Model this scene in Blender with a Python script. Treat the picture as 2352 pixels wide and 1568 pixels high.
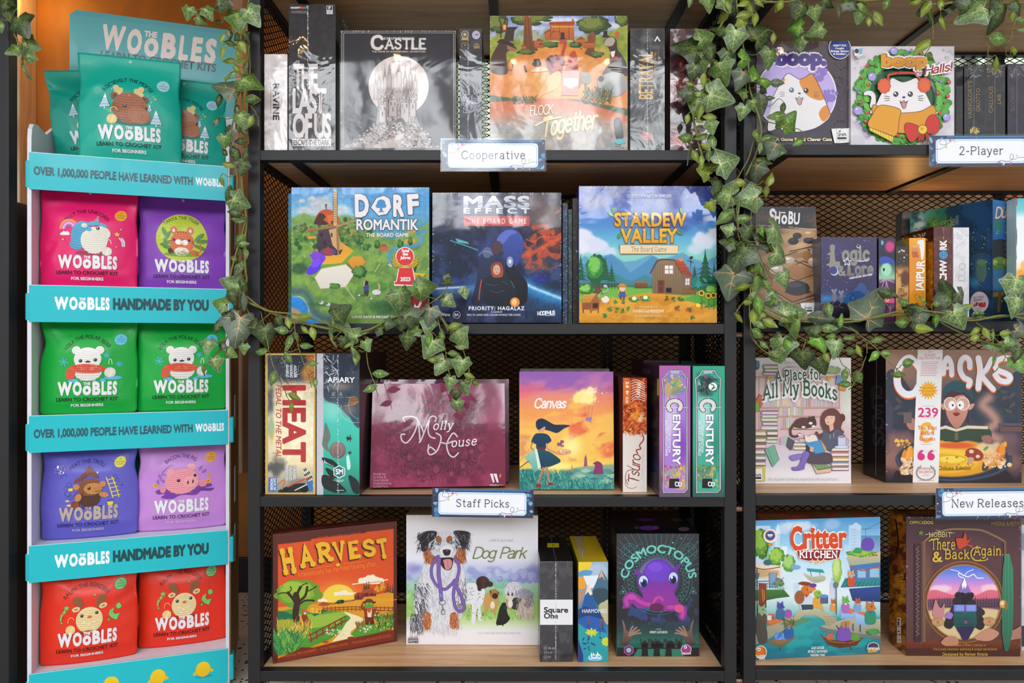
import bpy, bmesh, math, random
import numpy as np
from mathutils import Vector, Matrix
from mathutils.geometry import tessellate_polygon

for _o in list(bpy.data.objects):
    bpy.data.objects.remove(_o)
SC = bpy.context.scene
COL = SC.collection
# ------------------------------------------------------------------ camera (24 mm, level, square to the shelves)
F, CX, CY = 1568.0, 1176.0, 784.0          # focal length and principal point in pixels of the 2352 x 1568 frame
D0, HC = 1.4792, 0.826                     # lens to front of the shelving, lens height
cam = bpy.data.objects.new('camera', bpy.data.cameras.new('camera'))
COL.objects.link(cam)
cam.data.lens, cam.data.sensor_width = 24.0, 36.0
cam.data.clip_start = 0.05
cam.location = (0, -D0, HC)
cam.rotation_euler = (math.pi / 2, 0, 0)
SC.camera = cam
# ------------------------------------------------------------------ light and exposure
SC.view_settings.view_transform = 'Standard'
SC.view_settings.look = 'None'
SC.view_settings.exposure = 0.33
SC.view_settings.gamma = 1.0
SC.view_settings.use_curve_mapping = False
try:
    SC.cycles.max_bounces = 6
    SC.cycles.diffuse_bounces = 3
    SC.cycles.glossy_bounces = 2
    SC.cycles.transmission_bounces = 3
    SC.cycles.transparent_max_bounces = 6
    SC.cycles.caustics_reflective = False
    SC.cycles.caustics_refractive = False
    SC.cycles.sample_clamp_indirect = 4.0
    SC.cycles.use_denoising = True
except Exception:
    pass
wd = bpy.data.worlds.new('shop_ambient')
SC.world = wd
wd.use_nodes = True
_nt = wd.node_tree
_bg = _nt.nodes['Background']
_tc = _nt.nodes.new('ShaderNodeTexCoord')
_dt = _nt.nodes.new('ShaderNodeVectorMath')
_dt.operation = 'DOT_PRODUCT'
_dt.inputs[1].default_value = (0, -.80, .60)          # the open, bright side of the shop lies behind the lens
_nt.links.new(_tc.outputs['Generated'], _dt.inputs[0])
_cr = _nt.nodes.new('ShaderNodeValToRGB')
_cr.color_ramp.elements[0].position, _cr.color_ramp.elements[0].color = .0, (.10, .095, .09, 1)
_cr.color_ramp.elements[1].position, _cr.color_ramp.elements[1].color = .95, (.95, .97, 1.0, 1)
_nt.links.new(_dt.outputs['Value'], _cr.inputs[0])
_nt.links.new(_cr.outputs[0], _bg.inputs[0])
_bg.inputs[1].default_value = 1.45


def bulb(name, loc, power, col=(1, .62, .25), r=.02):
    l = bpy.data.lights.new(name, 'POINT')
    l.energy, l.color, l.shadow_soft_size = power, col, r
    o = bpy.data.objects.new(name, l)
    COL.objects.link(o)
    o.location = loc
    return o


# string of warm bulbs hanging above the aisle
for i, (bx, by, bz) in enumerate([(-.769, -1.0, 1.90), (-.425, -1.0, 1.86), (.006, -1.0, 1.85), (.346, -1.0, 1.85), (.70, -1.0, 1.92), (1.0, -1.0, 1.90)]):
    bulb('string_light', (bx, by, bz), 0.35, (1, .55, .18), .008)
bulb('niche_lamp', (-1.52, .64, 1.92), 1.0, (1, .55, .18), .03)
bulb('niche_lamp', (-1.27, .52, 1.64), 1.2, (1, .42, .10), .03)
bulb('niche_lamp', (-.62, .60, 1.66), 1.0, (1, .42, .10), .03)
bulb('shelf_glow', (1.10, .42, 1.12), .55, (1, .5, .15), .02)


# ------------------------------------------------------------------ helpers: colour, materials, meshes
def hx(s):
    if not isinstance(s, str):
        return tuple(s)[:3]
    if len(s) == 3:
        s = s[0] * 2 + s[1] * 2 + s[2] * 2
    return tuple(int(s[i:i + 2], 16) / 255 for i in (0, 2, 4))


def lin(c):
    c = np.asarray(c, float)
    return np.where(c <= .04045, c / 12.92, ((np.clip(c, 0, 1) + .055) / 1.055) ** 2.4)


MATS = {}


def nodes(name):
    m = bpy.data.materials.new(name)
    m.use_nodes = True
    nt = m.node_tree
    return m, nt, nt.nodes['Principled BSDF']


def N(nt, t, **kw):
    n = nt.nodes.new('ShaderNode' + t)
    for k, v in kw.items():
        if k.startswith('i_'):
            n.inputs[k[2:].replace('_', ' ')].default_value = v
        else:
            setattr(n, k, v)
    return n


def mat(c, rough=.5, coat=0., metal=0., bump=0., bs=60., emit=0., tex=None, spec=.5):
    """plain procedural material with a little noise in its colour and surface"""
    key = (c, rough, coat, metal, bump, bs, emit, tex, spec)
    if key in MATS:
        return MATS[key]
    m, nt, b = nodes('mat_' + str(c))
    rgb = tuple(lin(hx(c)))
    b.inputs['Roughness'].default_value = rough
    b.inputs['Metallic'].default_value = metal
    b.inputs['Coat Weight'].default_value = coat
    b.inputs['Coat Roughness'].default_value = .06
    b.inputs['Specular IOR Level'].default_value = spec
    tc = N(nt, 'TexCoord')
    nz = N(nt, 'TexNoise', i_Scale=bs, i_Detail=4.)
    nt.links.new(tc.outputs['Object'], nz.inputs['Vector'])
    mx = N(nt, 'MixRGB', blend_type='MULTIPLY')
    mx.inputs[0].default_value = .12
    mx.inputs[1].default_value = (*rgb, 1)
    nt.links.new(nz.outputs['Fac'], mx.inputs[2])
    nt.links.new(mx.outputs[0], b.inputs['Base Color'])
    if bump:
        bp = N(nt, 'Bump', i_Strength=bump, i_Distance=.002)
        nt.links.new(nz.outputs['Fac'], bp.inputs['Height'])
        nt.links.new(bp.outputs[0], b.inputs['Normal'])
    if emit:
        b.inputs['Emission Color'].default_value = (*rgb, 1)
        b.inputs['Emission Strength'].default_value = emit
    MATS[key] = m
    return m


def print_mat(kind):
    """printed card, foil pouch or shrink-wrapped card; the ink is the mesh's own colour attribute"""
    if kind in MATS:
        return MATS[kind]
    m, nt, b = nodes('print_' + kind)
    at = N(nt, 'Attribute', attribute_name='Col')
    nt.links.new(at.outputs['Color'], b.inputs['Base Color'])
    rough, coat, bump, bs = {'matte': (.55, 0., 0., 1), 'satin': (.42, .06, .05, 9), 'wrap': (.4, .6, .028, 8), 'loose': (.4, .66, .05, 13),
                             'pouch': (.40, .05, .12, 18), 'foil': (.22, .3, .1, 40)}[kind]
    b.inputs['Roughness'].default_value = rough
    b.inputs['Coat Weight'].default_value = coat
    b.inputs['Coat Roughness'].default_value = .04
    b.inputs['Specular IOR Level'].default_value = .2 if coat > .3 else .4
    if bump:
        tc = N(nt, 'TexCoord')
        nz = N(nt, 'TexNoise', i_Scale=float(bs), i_Detail=3., i_Distortion=.6)
        nt.links.new(tc.outputs['Object'], nz.inputs['Vector'])
        bp = N(nt, 'Bump', i_Strength=bump, i_Distance=.02)
        nt.links.new(nz.outputs['Fac'], bp.inputs['Height'])
        nt.links.new(bp.outputs[0], b.inputs['Coat Normal' if coat > .3 else 'Normal'])
    MATS[kind] = m
    return m


def link(name, data, parent=None, M=None):
    o = bpy.data.objects.new(name, data)
    COL.objects.link(o)
    if parent is not None:
        o.parent = parent
    if M is not None:
        o.matrix_local = M
    return o


def thing(name, label, cat, M=None, group=None):
    o = link(name, None, None, M)
    o.empty_display_size = .02
    o['label'], o['category'] = label, cat
    if group:
        o['group'] = group
    return o


def tag(o, label, cat, group=None):
    o['label'], o['category'] = label, cat
    if group:
        o['group'] = group
    return o


def struct(o):
    o['kind'] = 'structure'
    return o


class MB:
    """collects boxes and tubes into one mesh"""

    def __init__(s):
        s.bm = bmesh.new()

    def box(s, x0, x1, y0, y1, z0, z1, r=0., seg=2, M=None):
        g = bmesh.ops.create_cube(s.bm, size=1)['verts']
        T = Matrix.Translation(((x0 + x1) / 2, (y0 + y1) / 2, (z0 + z1) / 2)) @ Matrix.Diagonal((abs(x1 - x0), abs(y1 - y0), abs(z1 - z0), 1))
        bmesh.ops.transform(s.bm, matrix=T if M is None else M @ T, verts=g)
        if r:
            e = list({e for v in g for e in v.link_edges})
            bmesh.ops.bevel(s.bm, geom=e, offset=r, segments=seg, affect='EDGES', profile=.5)
        return s

    def tube(s, pts, rad, n=6, taper=0.):
        pts = [Vector(p) for p in pts]
        rings, up = [], Vector((.31, .2, .93))
        for i, p in enumerate(pts):
            t = (pts[min(i + 1, len(pts) - 1)] - pts[max(i - 1, 0)]).normalized()
            a = t.cross(up)
            a = a.normalized() if a.length > 1e-4 else Vector((1, 0, 0))
            b = t.cross(a)
            r = rad * (1 - taper * i / max(1, len(pts) - 1))
            rings.append([s.bm.verts.new(p + (a * math.cos(q) + b * math.sin(q)) * r) for q in [2 * math.pi * k / n for k in range(n)]])
        for A, B in zip(rings, rings[1:]):
            for k in range(n):
                s.bm.faces.new((A[k], A[(k + 1) % n], B[(k + 1) % n], B[k]))
        s.bm.faces.new(rings[0])
        s.bm.faces.new(rings[-1][::-1])
        return s

    def prism(s, pts, y0, y1, M=None):
        """outline in x,z extruded along y"""
        a = [s.bm.verts.new((p[0], y0, p[1])) for p in pts]
        b = [s.bm.verts.new((p[0], y1, p[1])) for p in pts]
        fs = [s.bm.faces.new(a[::-1]), s.bm.faces.new(b)]
        for i in range(len(pts)):
            j = (i + 1) % len(pts)
            fs.append(s.bm.faces.new((a[i], a[j], b[j], b[i])))
        bmesh.ops.recalc_face_normals(s.bm, faces=fs)
        if M is not None:
            bmesh.ops.transform(s.bm, matrix=M, verts=a + b)
        return s

    def obj(s, name, m, parent=None, M=None, smooth=False):
        me = bpy.data.meshes.new(name)
        s.bm.to_mesh(me)
        s.bm.free()
        if m is not None:
            me.materials.append(m)
        if smooth:
            me.polygons.foreach_set('use_smooth', [True] * len(me.polygons))
        return link(name, me, parent, M)


def arrays_mesh(name, V, T, C=None, m=None, smooth=False):
    V = np.asarray(V, np.float32)
    T = np.asarray(T, np.int32)
    k = T.shape[1]
    me = bpy.data.meshes.new(name)
    me.vertices.add(len(V))
    me.vertices.foreach_set('co', V.ravel())
    me.loops.add(T.size)
    me.loops.foreach_set('vertex_index', T.ravel())
    me.polygons.add(len(T))
    me.polygons.foreach_set('loop_start', np.arange(0, T.size, k, dtype=np.int32))
    if C is not None:
        a = me.attributes.new('Col', 'FLOAT_COLOR', 'POINT')
        C = np.asarray(C, np.float32)
        if C.shape[1] == 3:
            C = np.concatenate([C, np.ones((len(C), 1), np.float32)], 1)
        a.data.foreach_set('color', C.ravel())
    if smooth:
        me.polygons.foreach_set('use_smooth', [True] * len(T))
    me.update(calc_edges=True)
    if m is not None:
        me.materials.append(m)
    return me


def px(x, y, d):
    """the point that the lens shows at pixel x,y, d metres in front of it"""
    return Vector(((x - CX) / F * d, d - D0, HC - (y - CY) / F * d))


def to_px(V):
    V = np.asarray(V, float)
    d = V[:, 1] + D0
    return np.stack([CX + V[:, 0] / d * F, CY - (V[:, 2] - HC) / d * F], 1)


def catmull(P, n=5, closed=True):
    P = np.asarray(P, float)
    if len(P) < 3:
        return P
    out = []
    m = len(P)
    for i in range(m if closed else m - 1):
        if closed:
            a, b, c, d = P[i - 1], P[i], P[(i + 1) % m], P[(i + 2) % m]
        else:
            a, b, c, d = P[max(i - 1, 0)], P[i], P[i + 1], P[min(i + 2, m - 1)]
        for k in range(n):
            t = k / n
            out.append(.5 * ((2 * b) + (c - a) * t + (2 * a - 5 * b + 4 * c - d) * t * t + (3 * b - a - 3 * c + d) * t ** 3))
    if not closed:
        out.append(P[-1])
    return np.array(out)


def flat(p):
    p = np.asarray(p, float)
    return p.reshape(-1, 2)


def vnoise(X, Y, sc, seed=0, oct=4):
    """value noise, 0..1"""
    out, amp, tot = 0, 1., 0.
    for o in range(oct):
        x, y = X / sc * 2 ** o + seed * 17.3 + o * 5.1, Y / sc * 2 ** o + seed * 9.7 + o * 3.3
        xi, yi = np.floor(x).astype(np.int64), np.floor(y).astype(np.int64)
        fx, fy = x - xi, y - yi
        fx, fy = fx * fx * (3 - 2 * fx), fy * fy * (3 - 2 * fy)

        def h(a, b):
            v = np.sin(a * 127.1 + b * 311.7 + seed * 74.7) * 43758.5453
            return v - np.floor(v)
        out = out + amp * ((h(xi, yi) * (1 - fx) + h(xi + 1, yi) * fx) * (1 - fy) + (h(xi, yi + 1) * (1 - fx) + h(xi + 1, yi + 1) * fx) * fy)
        tot += amp
        amp *= .5
    return out / tot


def sstep(a, b, x):
    t = np.clip((x - a) / (b - a), 0, 1)
    return t * t * (3 - 2 * t)


# ------------------------------------------------------------------ lettering
SG = {}
_S = '''A 8 0,0 4,10 8,0|1.5,3.5 6.5,3.5
B 7 .6,0 .6,10|~.6,10 4,10 6,8.8 6,6.6 4,5.4 .6,5.4|~.6,5.4 4.5,5.4 6.8,4 6.8,1.6 4.5,0 .6,0
C 8 ~7.6,8 6.2,9.6 4,10 1.2,8.6 .2,5 1.2,1.4 4,0 6.2,.4 7.6,2
D 8 .6,0 .6,10|~.6,10 4,10 7,8.2 7.8,5 7,1.8 4,0 .6,0
E 6.5 6.4,10 .6,10 .6,0 6.6,0|.6,5.2 5,5.2
F 6.2 6.2,10 .6,10 .6,0|.6,5 5,5
G 8.4 ~7.6,8.2 6,9.7 4,10 1.2,8.6 .2,5 1.2,1.4 4,0 6.2,.4 7.6,1.6|7.6,1.6 7.6,4.6 4.6,4.6
H 8 .6,0 .6,10|7.4,0 7.4,10|.6,5.2 7.4,5.2
I 2 1,0 1,10
J 5 ~.2,1 1.6,0 3.4,.4 4,2.4|4,2.4 4,10
K 7.6 .6,0 .6,10|7,10 .6,4.4|2.8,6.2 7.4,0
L 6 .6,10 .6,0 6,0
M 10 .6,0 1,10 5,2 9,10 9.4,0
N 8.4 .6,0 .6,10 7.8,0 7.8,10
O 8.6 ~4.3,10 1.4,8.6 .3,5 1.4,1.4 4.3,0 7.2,1.4 8.3,5 7.2,8.6 4.3,10
P 6.8 .6,0 .6,10|~.6,10 4,10 6.4,8.8 6.4,6.2 4,4.8 .6,4.8
Q 8.6 ~4.3,10 1.4,8.6 .3,5 1.4,1.4 4.3,0 7.2,1.4 8.3,5 7.2,8.6 4.3,10|5,2.4 8.4,-1
R 7.4 .6,0 .6,10|~.6,10 4,10 6.4,8.8 6.4,6.4 4,5 .6,5|3.4,5 7.2,0
S 6.8 ~6.2,8.4 4.8,9.8 3.2,10 1.2,9.2 .6,7.6 1.6,6 4.4,4.8 6.2,3.4 6,1.4 4.2,.1 2,.2 .3,1.6
T 7.6 0,10 7.6,10|3.8,10 3.8,0
U 8 .6,10 .6,4|~.6,4 1.2,1.2 4,0 6.8,1.2 7.4,4|7.4,4 7.4,10
V 8 0,10 4,0 8,10
W 11.4 0,10 2.9,0 5.7,8 8.5,0 11.4,10
X 7.6 0,0 7.4,10|0,10 7.6,0
Y 7.6 0,10 3.8,4.6 7.6,10|3.8,4.6 3.8,0
Z 7 .4,10 6.6,10 .2,0 6.8,0
a 5.8 ~.8,5.8 2.4,7 4.2,6.6 4.9,5|4.9,5 4.9,0|~4.9,3.8 2.6,3.9 .5,2.8 .5,1 2,0 3.8,.5 4.9,1.8
b 6.2 .6,10 .6,0|~.6,4.6 1.6,6.4 3.4,7 5.4,5.8 5.8,3.5 5.4,1.2 3.4,0 1.6,.6 .6,2.4
c 5.6 ~5.2,5.6 3.2,7 1,5.8 .3,3.5 1,1.2 3.2,0 5.2,1.3
d 6.2 5.4,10 5.4,0|~5.4,4.6 4.4,6.4 2.8,7 .8,5.8 .3,3.5 .8,1.2 2.8,0 4.4,.6 5.4,2.4
e 5.8 .4,3.8 5.4,3.8|~5.4,3.8 4.8,6 3,7 1,6 .3,3.5 1,1 3,0 5.2,1.2
f 4 ~4.2,9.4 3,10 1.8,9 1.6,7|1.6,7 1.6,0|0,6.6 3.6,6.6
g 6.2 5.4,7 5.4,-1|~5.4,-1 4.8,-2.6 3,-3.2 .8,-2.4|~5.4,4.6 4.4,6.4 2.8,7 .8,5.8 .3,3.6 .8,1.4 2.8,.2 4.4,.8 5.4,2.4
h 6 .6,10 .6,0|~.6,4.4 1.8,6.4 3.4,7 5,6 5.3,4|5.3,4 5.3,0
i 2 1,7 1,0|1,9 1,9.6
j 2.6 1.6,7 1.6,-1|~1.6,-1 1.2,-2.6 -.4,-3|1.6,9 1.6,9.6
k 5.6 .6,10 .6,0|5,7 .6,3|2.2,4.4 5.4,0
l 2 1,10 1,0
m 9.4 .6,7 .6,0|~.6,4.6 1.6,6.4 3,7 4.4,6 4.7,4|4.7,4 4.7,0|~4.7,4.6 5.7,6.4 7.1,7 8.5,6 8.8,4|8.8,4 8.8,0
n 6 .6,7 .6,0|~.6,4.4 1.8,6.4 3.4,7 5,6 5.3,4|5.3,4 5.3,0
o 6 ~3,7 1,5.8 .3,3.5 1,1.2 3,0 5,1.2 5.7,3.5 5,5.8 3,7
p 6.2 .6,7 .6,-3|~.6,4.6 1.6,6.4 3.4,7 5.4,5.8 5.8,3.5 5.4,1.2 3.4,0 1.6,.6 .6,2.4
q 6.2 5.4,7 5.4,-3|~5.4,4.6 4.4,6.4 2.8,7 .8,5.8 .3,3.5 .8,1.2 2.8,0 4.4,.6 5.4,2.4
r 4.2 .6,7 .6,0|~.6,4 1.4,6 2.8,7 4.2,6.6
s 5 ~4.6,5.8 2.8,7 .9,6 1.2,4.4 3.8,3 4.6,1.4 2.8,0 .4,1
t 4.2 1.7,9.4 1.7,2|~1.7,2 2.2,.4 4,.2|.2,7 3.8,7
u 6 .6,7 .6,3|~.6,3 1,.8 2.8,0 4.6,.8 5.4,2.6|5.4,7 5.4,0
v 5.6 0,7 2.8,0 5.6,7
w 8.6 0,7 2.2,0 4.3,6 6.4,0 8.6,7
x 5.4 .2,0 5.2,7|.2,7 5.2,0
y 5.6 .1,7 2.9,0|~5.6,7 2.6,-1 1.4,-2.8 0,-3
z 5 .3,7 4.7,7 .2,0 4.9,0
2 6.4 ~.6,7.6 1.4,9.4 3.2,10 5.4,9 5.6,6.8 3.6,3.6 .4,0|.4,0 6.2,0
3 6.4 ~.6,8.4 3,10 5.6,8.6 5.2,6 3,5.3 5.8,4 5.8,1.4 3,0 .4,1.4
9 6.4 ~5.8,7 4.8,4.6 2.8,4.2 .8,5.4 .6,8 2.4,9.9 4.6,9.6 5.8,7 5.4,3.4 4,1 1.6,0
8 6.4 ~3.2,10 1,9 .9,7 3.2,5.4 5.6,3.6 5.4,1 3.2,0 1,1 .8,3.6 3.2,5.4 5.5,7 5.2,9 3.2,10
0 6.6 ~3.3,10 1,8 .5,5 1,2 3.3,0 5.6,2 6.1,5 5.6,8 3.3,10
1 4 .6,8 2.4,10 2.4,0
- 4 .4,4 3.6,4
! 2 1,10 1,3|1,.2 1,.8
& 8 ~7.6,0 2.4,6 1.8,8.6 3.4,10 5,8.6 4,6.4 1,3.6 .8,1 3,0 5.6,1.2 7.4,4.4
. 2 .9,.1 1,.6
, 2 1,.6 .4,-1.4
' 1.6 .8,10 .6,8'''
for _l in _S.split('\n'):
    k, w, st = _l.split(' ', 2)
    SG[k] = (float(w), [(q[0] == '~', np.array([[float(v) for v in c.split(',')] for c in q.lstrip('~').split(' ')])) for q in st.split('|')])
TG = {}


def strip(P, w0, w1=None, closed=False, cap=True):
    """ribbon along a polyline -> verts, tris"""
    P = np.asarray(P, float)
    keep = [0] + [i for i in range(1, len(P)) if np.hypot(*(P[i] - P[i - 1])) > 1e-6]
    P = P[keep]
    n = len(P)
    if n < 2:
        return np.zeros((0, 2)), np.zeros((0, 3), int)
    if closed:
        t = np.roll(P, -1, 0) - np.roll(P, 1, 0)
    else:
        t = np.empty_like(P)
        t[1:-1] = P[2:] - P[:-2]
        t[0], t[-1] = P[1] - P[0], P[-1] - P[-2]
    t /= np.maximum(np.hypot(t[:, 0], t[:, 1]), 1e-9)[:, None]
    nrm = np.stack([-t[:, 1], t[:, 0]], 1)
    # miter
    d = (np.roll(P, -1, 0) - P)
    d /= np.maximum(np.hypot(d[:, 0], d[:, 1]), 1e-9)[:, None]
    e = np.roll(d, 1, 0)
    if not closed:
        d[-1] = e[-1]
        e[0] = d[0]
    cosh = np.clip(np.abs((nrm * np.stack([-d[:, 1], d[:, 0]], 1)).sum(1)), .5, 1)
    w = np.full(n, w0 / 2) if w1 is None else np.linspace(w0 / 2, w1 / 2, n)
    off = nrm * (w / cosh)[:, None]
    V = np.concatenate([P + off, P - off])
    idx = np.arange(n if closed else n - 1)
    j = (idx + 1) % n
    T = np.concatenate([np.stack([idx, j, j + n], 1), np.stack([idx, j + n, idx + n], 1)])
    if cap and not closed and w1 is None:
        for q in (0, n - 1):
            a = np.linspace(0, 2 * math.pi, 9)[:-1]
            b = len(V)
            V = np.concatenate([V, P[q] + np.stack([np.cos(a), np.sin(a)], 1) * w0 / 2])
            T = np.concatenate([T, [[b, b + i, b + i + 1] for i in range(1, 7)]])
    return V, T


def tgeo(s, font, b, sp):
    """lettering at cap height 1: (verts, tris, width); b is extra weight on every edge"""
    key = (s, font, round(b, 4), sp)
    if key in TG:
        return TG[key]
    Vs, Ts, n = [], [], 0
    if font == 'b':
        c = bpy.data.curves.new('lettering', 'FONT')
        c.body, c.resolution_u, c.space_character = s, 3, sp
        o = bpy.data.objects.new('lettering', c)
        me = o.to_mesh()
        V = np.array([v.co[:2] for v in me.vertices]).reshape(-1, 2) / .6885
        T, cnt = [], {}
        for p in me.polygons:
            q = list(p.vertices)
            T += [(q[0], q[i], q[i + 1]) for i in range(1, len(q) - 1)]
        for t in T:
            for i in range(3):
                e = tuple(sorted((t[i], t[(i + 1) % 3])))
                cnt[e] = cnt.get(e, 0) + 1
        o.to_mesh_clear()
        bpy.data.objects.remove(o)
        bpy.data.curves.remove(c)
        T = np.array(T, int).reshape(-1, 3)
        Vs.append(V)
        Ts.append(T)
        n = len(V)
        if b > 0:
            E = np.array([e for e, k in cnt.items() if k == 1], int).reshape(-1, 2)
            p, q = V[E[:, 0]], V[E[:, 1]]
            d = q - p
            L = np.maximum(np.hypot(d[:, 0], d[:, 1]), 1e-6)[:, None]
            d = d / L * b
            m = np.stack([-d[:, 1], d[:, 0]], 1)
            k = len(E)
            g = .55
            Vs.append(np.concatenate([p - d * g + m, p - d * g - m, q + d * g - m, q + d * g + m]))
            i = np.arange(k) + n
            Ts.append(np.concatenate([np.stack([i, i + k, i + 2 * k], 1), np.stack([i, i + 2 * k, i + 3 * k], 1)]))
    else:
        x, wt = 0., {'s': .13, 'k': .085, 'r': .17, 't': .06}[font] + 2 * b
        for ch in s:
            if ch == ' ':
                x += .42 * sp
                continue
            if ch not in SG:
                ch = ch.upper() if ch.upper() in SG else '-'
            w, sts = SG[ch]
            for sm, P in sts:
                Q = catmull(P, 4, False) if sm else P
                Q = Q / 10 + (x, 0)
                if len(Q) == 2 and np.hypot(*(Q[0] - Q[1])) < .09:
                    pass
                V, T = strip(Q, wt)
                Vs.append(V)
                Ts.append(T + n)
                n += len(V)
                if not sm:
                    for q in Q[1:-1]:
                        a = np.linspace(0, 2 * math.pi, 9)[:-1]
                        Vs.append(q + np.stack([np.cos(a), np.sin(a)], 1) * wt / 2)
                        Ts.append(np.array([[n, n + i, n + i + 1] for i in range(1, 7)]))
                        n += 8
                if font == 's':
                    for e, f in ((Q[0], Q[1]), (Q[-1], Q[-2])):
                        yv = round(e[1] * 10, 1)
                        if yv in (0, 10, 7, -3) and abs(e[1] - f[1]) > .6 * abs(e[0] - f[0]):
                            up = -1 if yv in (10, 7) else 1
                            l, r = (.13, .13) if not (yv == 7 or (yv == 10 and ch.islower())) else (.15, .0)
                            V, T = strip(np.array([[e[0] - l - b, e[1] + up * .03], [e[0] + r + b, e[1] + up * .03]]), .09 + 2 * b, cap=False)
                            Vs.append(V)
                            Ts.append(T + n)
                            n += len(V)
            x += (w / 10 + {'s': .24, 'k': .06, 'r': .2, 't': .14}[font]) * sp
    V = np.concatenate(Vs) if Vs else np.zeros((0, 2))
    T = np.concatenate(Ts).astype(int) if Ts else np.zeros((0, 3), int)
    TG[key] = (V, T, (V[:, 0].min(), V[:, 0].max()) if len(V) else (0, 1))
    return TG[key]


# ------------------------------------------------------------------ printed artwork: flat inks laid on one face of a thing
EPS = 1.6e-5
JIT = np.random.default_rng(5)


class Paint:
    """soft ink ground of an artwork: a fine grid whose points carry colour"""

    def __init__(s, A, X, Y):
        s.A, s.X, s.Y = A, X, Y
        s.C = np.ones(X.shape + (3,))

    def mix(s, m, c, a=1.):
        m = np.clip(m * a, 0, 1)[..., None]
        s.C = s.C * (1 - m) + np.array(hx(c)) * m
        return s

    def fill(s, c):
        s.C[:] = hx(c)
        return s

    def vg(s, st, x=False):
        k = np.array([a for a, _ in st], float)
        c = np.array([hx(b) for _, b in st])
        v = s.X if x else s.Y
        for i in range(3):
            s.C[..., i] = np.interp(v, k, c[:, i])
        return s

    def blob(s, x, y, rx, ry, c, a=1., f=.5, rot=0, nz=0., seed=1):
        ca, sa = math.cos(math.radians(rot)), math.sin(math.radians(rot))
        dx, dy = s.X - x, s.Y - y
        d = np.sqrt(((dx * ca + dy * sa) / rx) ** 2 + ((dy * ca - dx * sa) / ry) ** 2)
        if nz:
            d = d + nz * (vnoise(s.X, s.Y, max(rx, ry) * .5, seed) - .5)
        return s.mix(sstep(1, 1 - f, d), c, a)

    def nz(s, c, sc, a=1., th=.5, w=.15, seed=0, st=1., box=None, soft=20., rot=0):
        ca, sa = math.cos(math.radians(rot)), math.sin(math.radians(rot))
        n = vnoise((s.X * ca + s.Y * sa) / st, s.Y * ca - s.X * sa, sc, seed)
        m = sstep(th - w, th + w, n)
        if box:
            m = m * sstep(box[0] - soft, box[0] + soft, s.X) * sstep(box[2] + soft, box[2] - soft, s.X) * sstep(box[1] - soft, box[1] + soft, s.Y) * sstep(box[3] + soft, box[3] - soft, s.Y)
        return s.mix(m, c, a)

    def var(s, sc, a, seed=3, st=1.):
        s.C = np.clip(s.C * (1 + a * 2 * (vnoise(s.X / st, s.Y, sc, seed) - .5))[..., None], 0, 1)
        return s

    def stroke(s, pts, w, c, a=1., sm=1, p=2.):
        P = flat(pts)
        if sm:
            P = catmull(P, 4, False)
        d2 = np.full(s.X.shape, 1e18)
        for u, v in zip(P, P[1:]):
            e = v - u
            t = np.clip(((s.X - u[0]) * e[0] + (s.Y - u[1]) * e[1]) / max(e @ e, 1e-9), 0, 1)
            d2 = np.minimum(d2, (s.X - u[0] - t * e[0]) ** 2 + (s.Y - u[1] - t * e[1]) ** 2)
        return s.mix(np.exp(-(np.sqrt(d2) / w) ** p), c, a)

    def poly(s, pts, c, a=1., sm=0, below=0):
        P = flat(pts)
        if sm:
            P = catmull(P, 5)
        ins = np.zeros(s.X.shape, bool)
        for i in range(len(P)):
            x1, y1 = P[i]
            x2, y2 = P[i - 1]
            if y1 == y2:
                continue
            ins ^= ((y1 > s.Y) != (y2 > s.Y)) & (s.X < (x2 - x1) * (s.Y - y1) / (y2 - y1) + x1)
        return s.mix(ins.astype(float), c, a)

    def hill(s, pts, c, a=1., f=3., sm=1):
        """everything below a skyline"""
        P = flat(pts)
        if sm:
            P = catmull(P, 5, False)
        yy = np.interp(s.X, P[:, 0], P[:, 1])
        return s.mix(sstep(-f, f, s.Y - yy), c, a)

    def done(s):
        s.A._paint(s)
        return s.A


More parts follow.
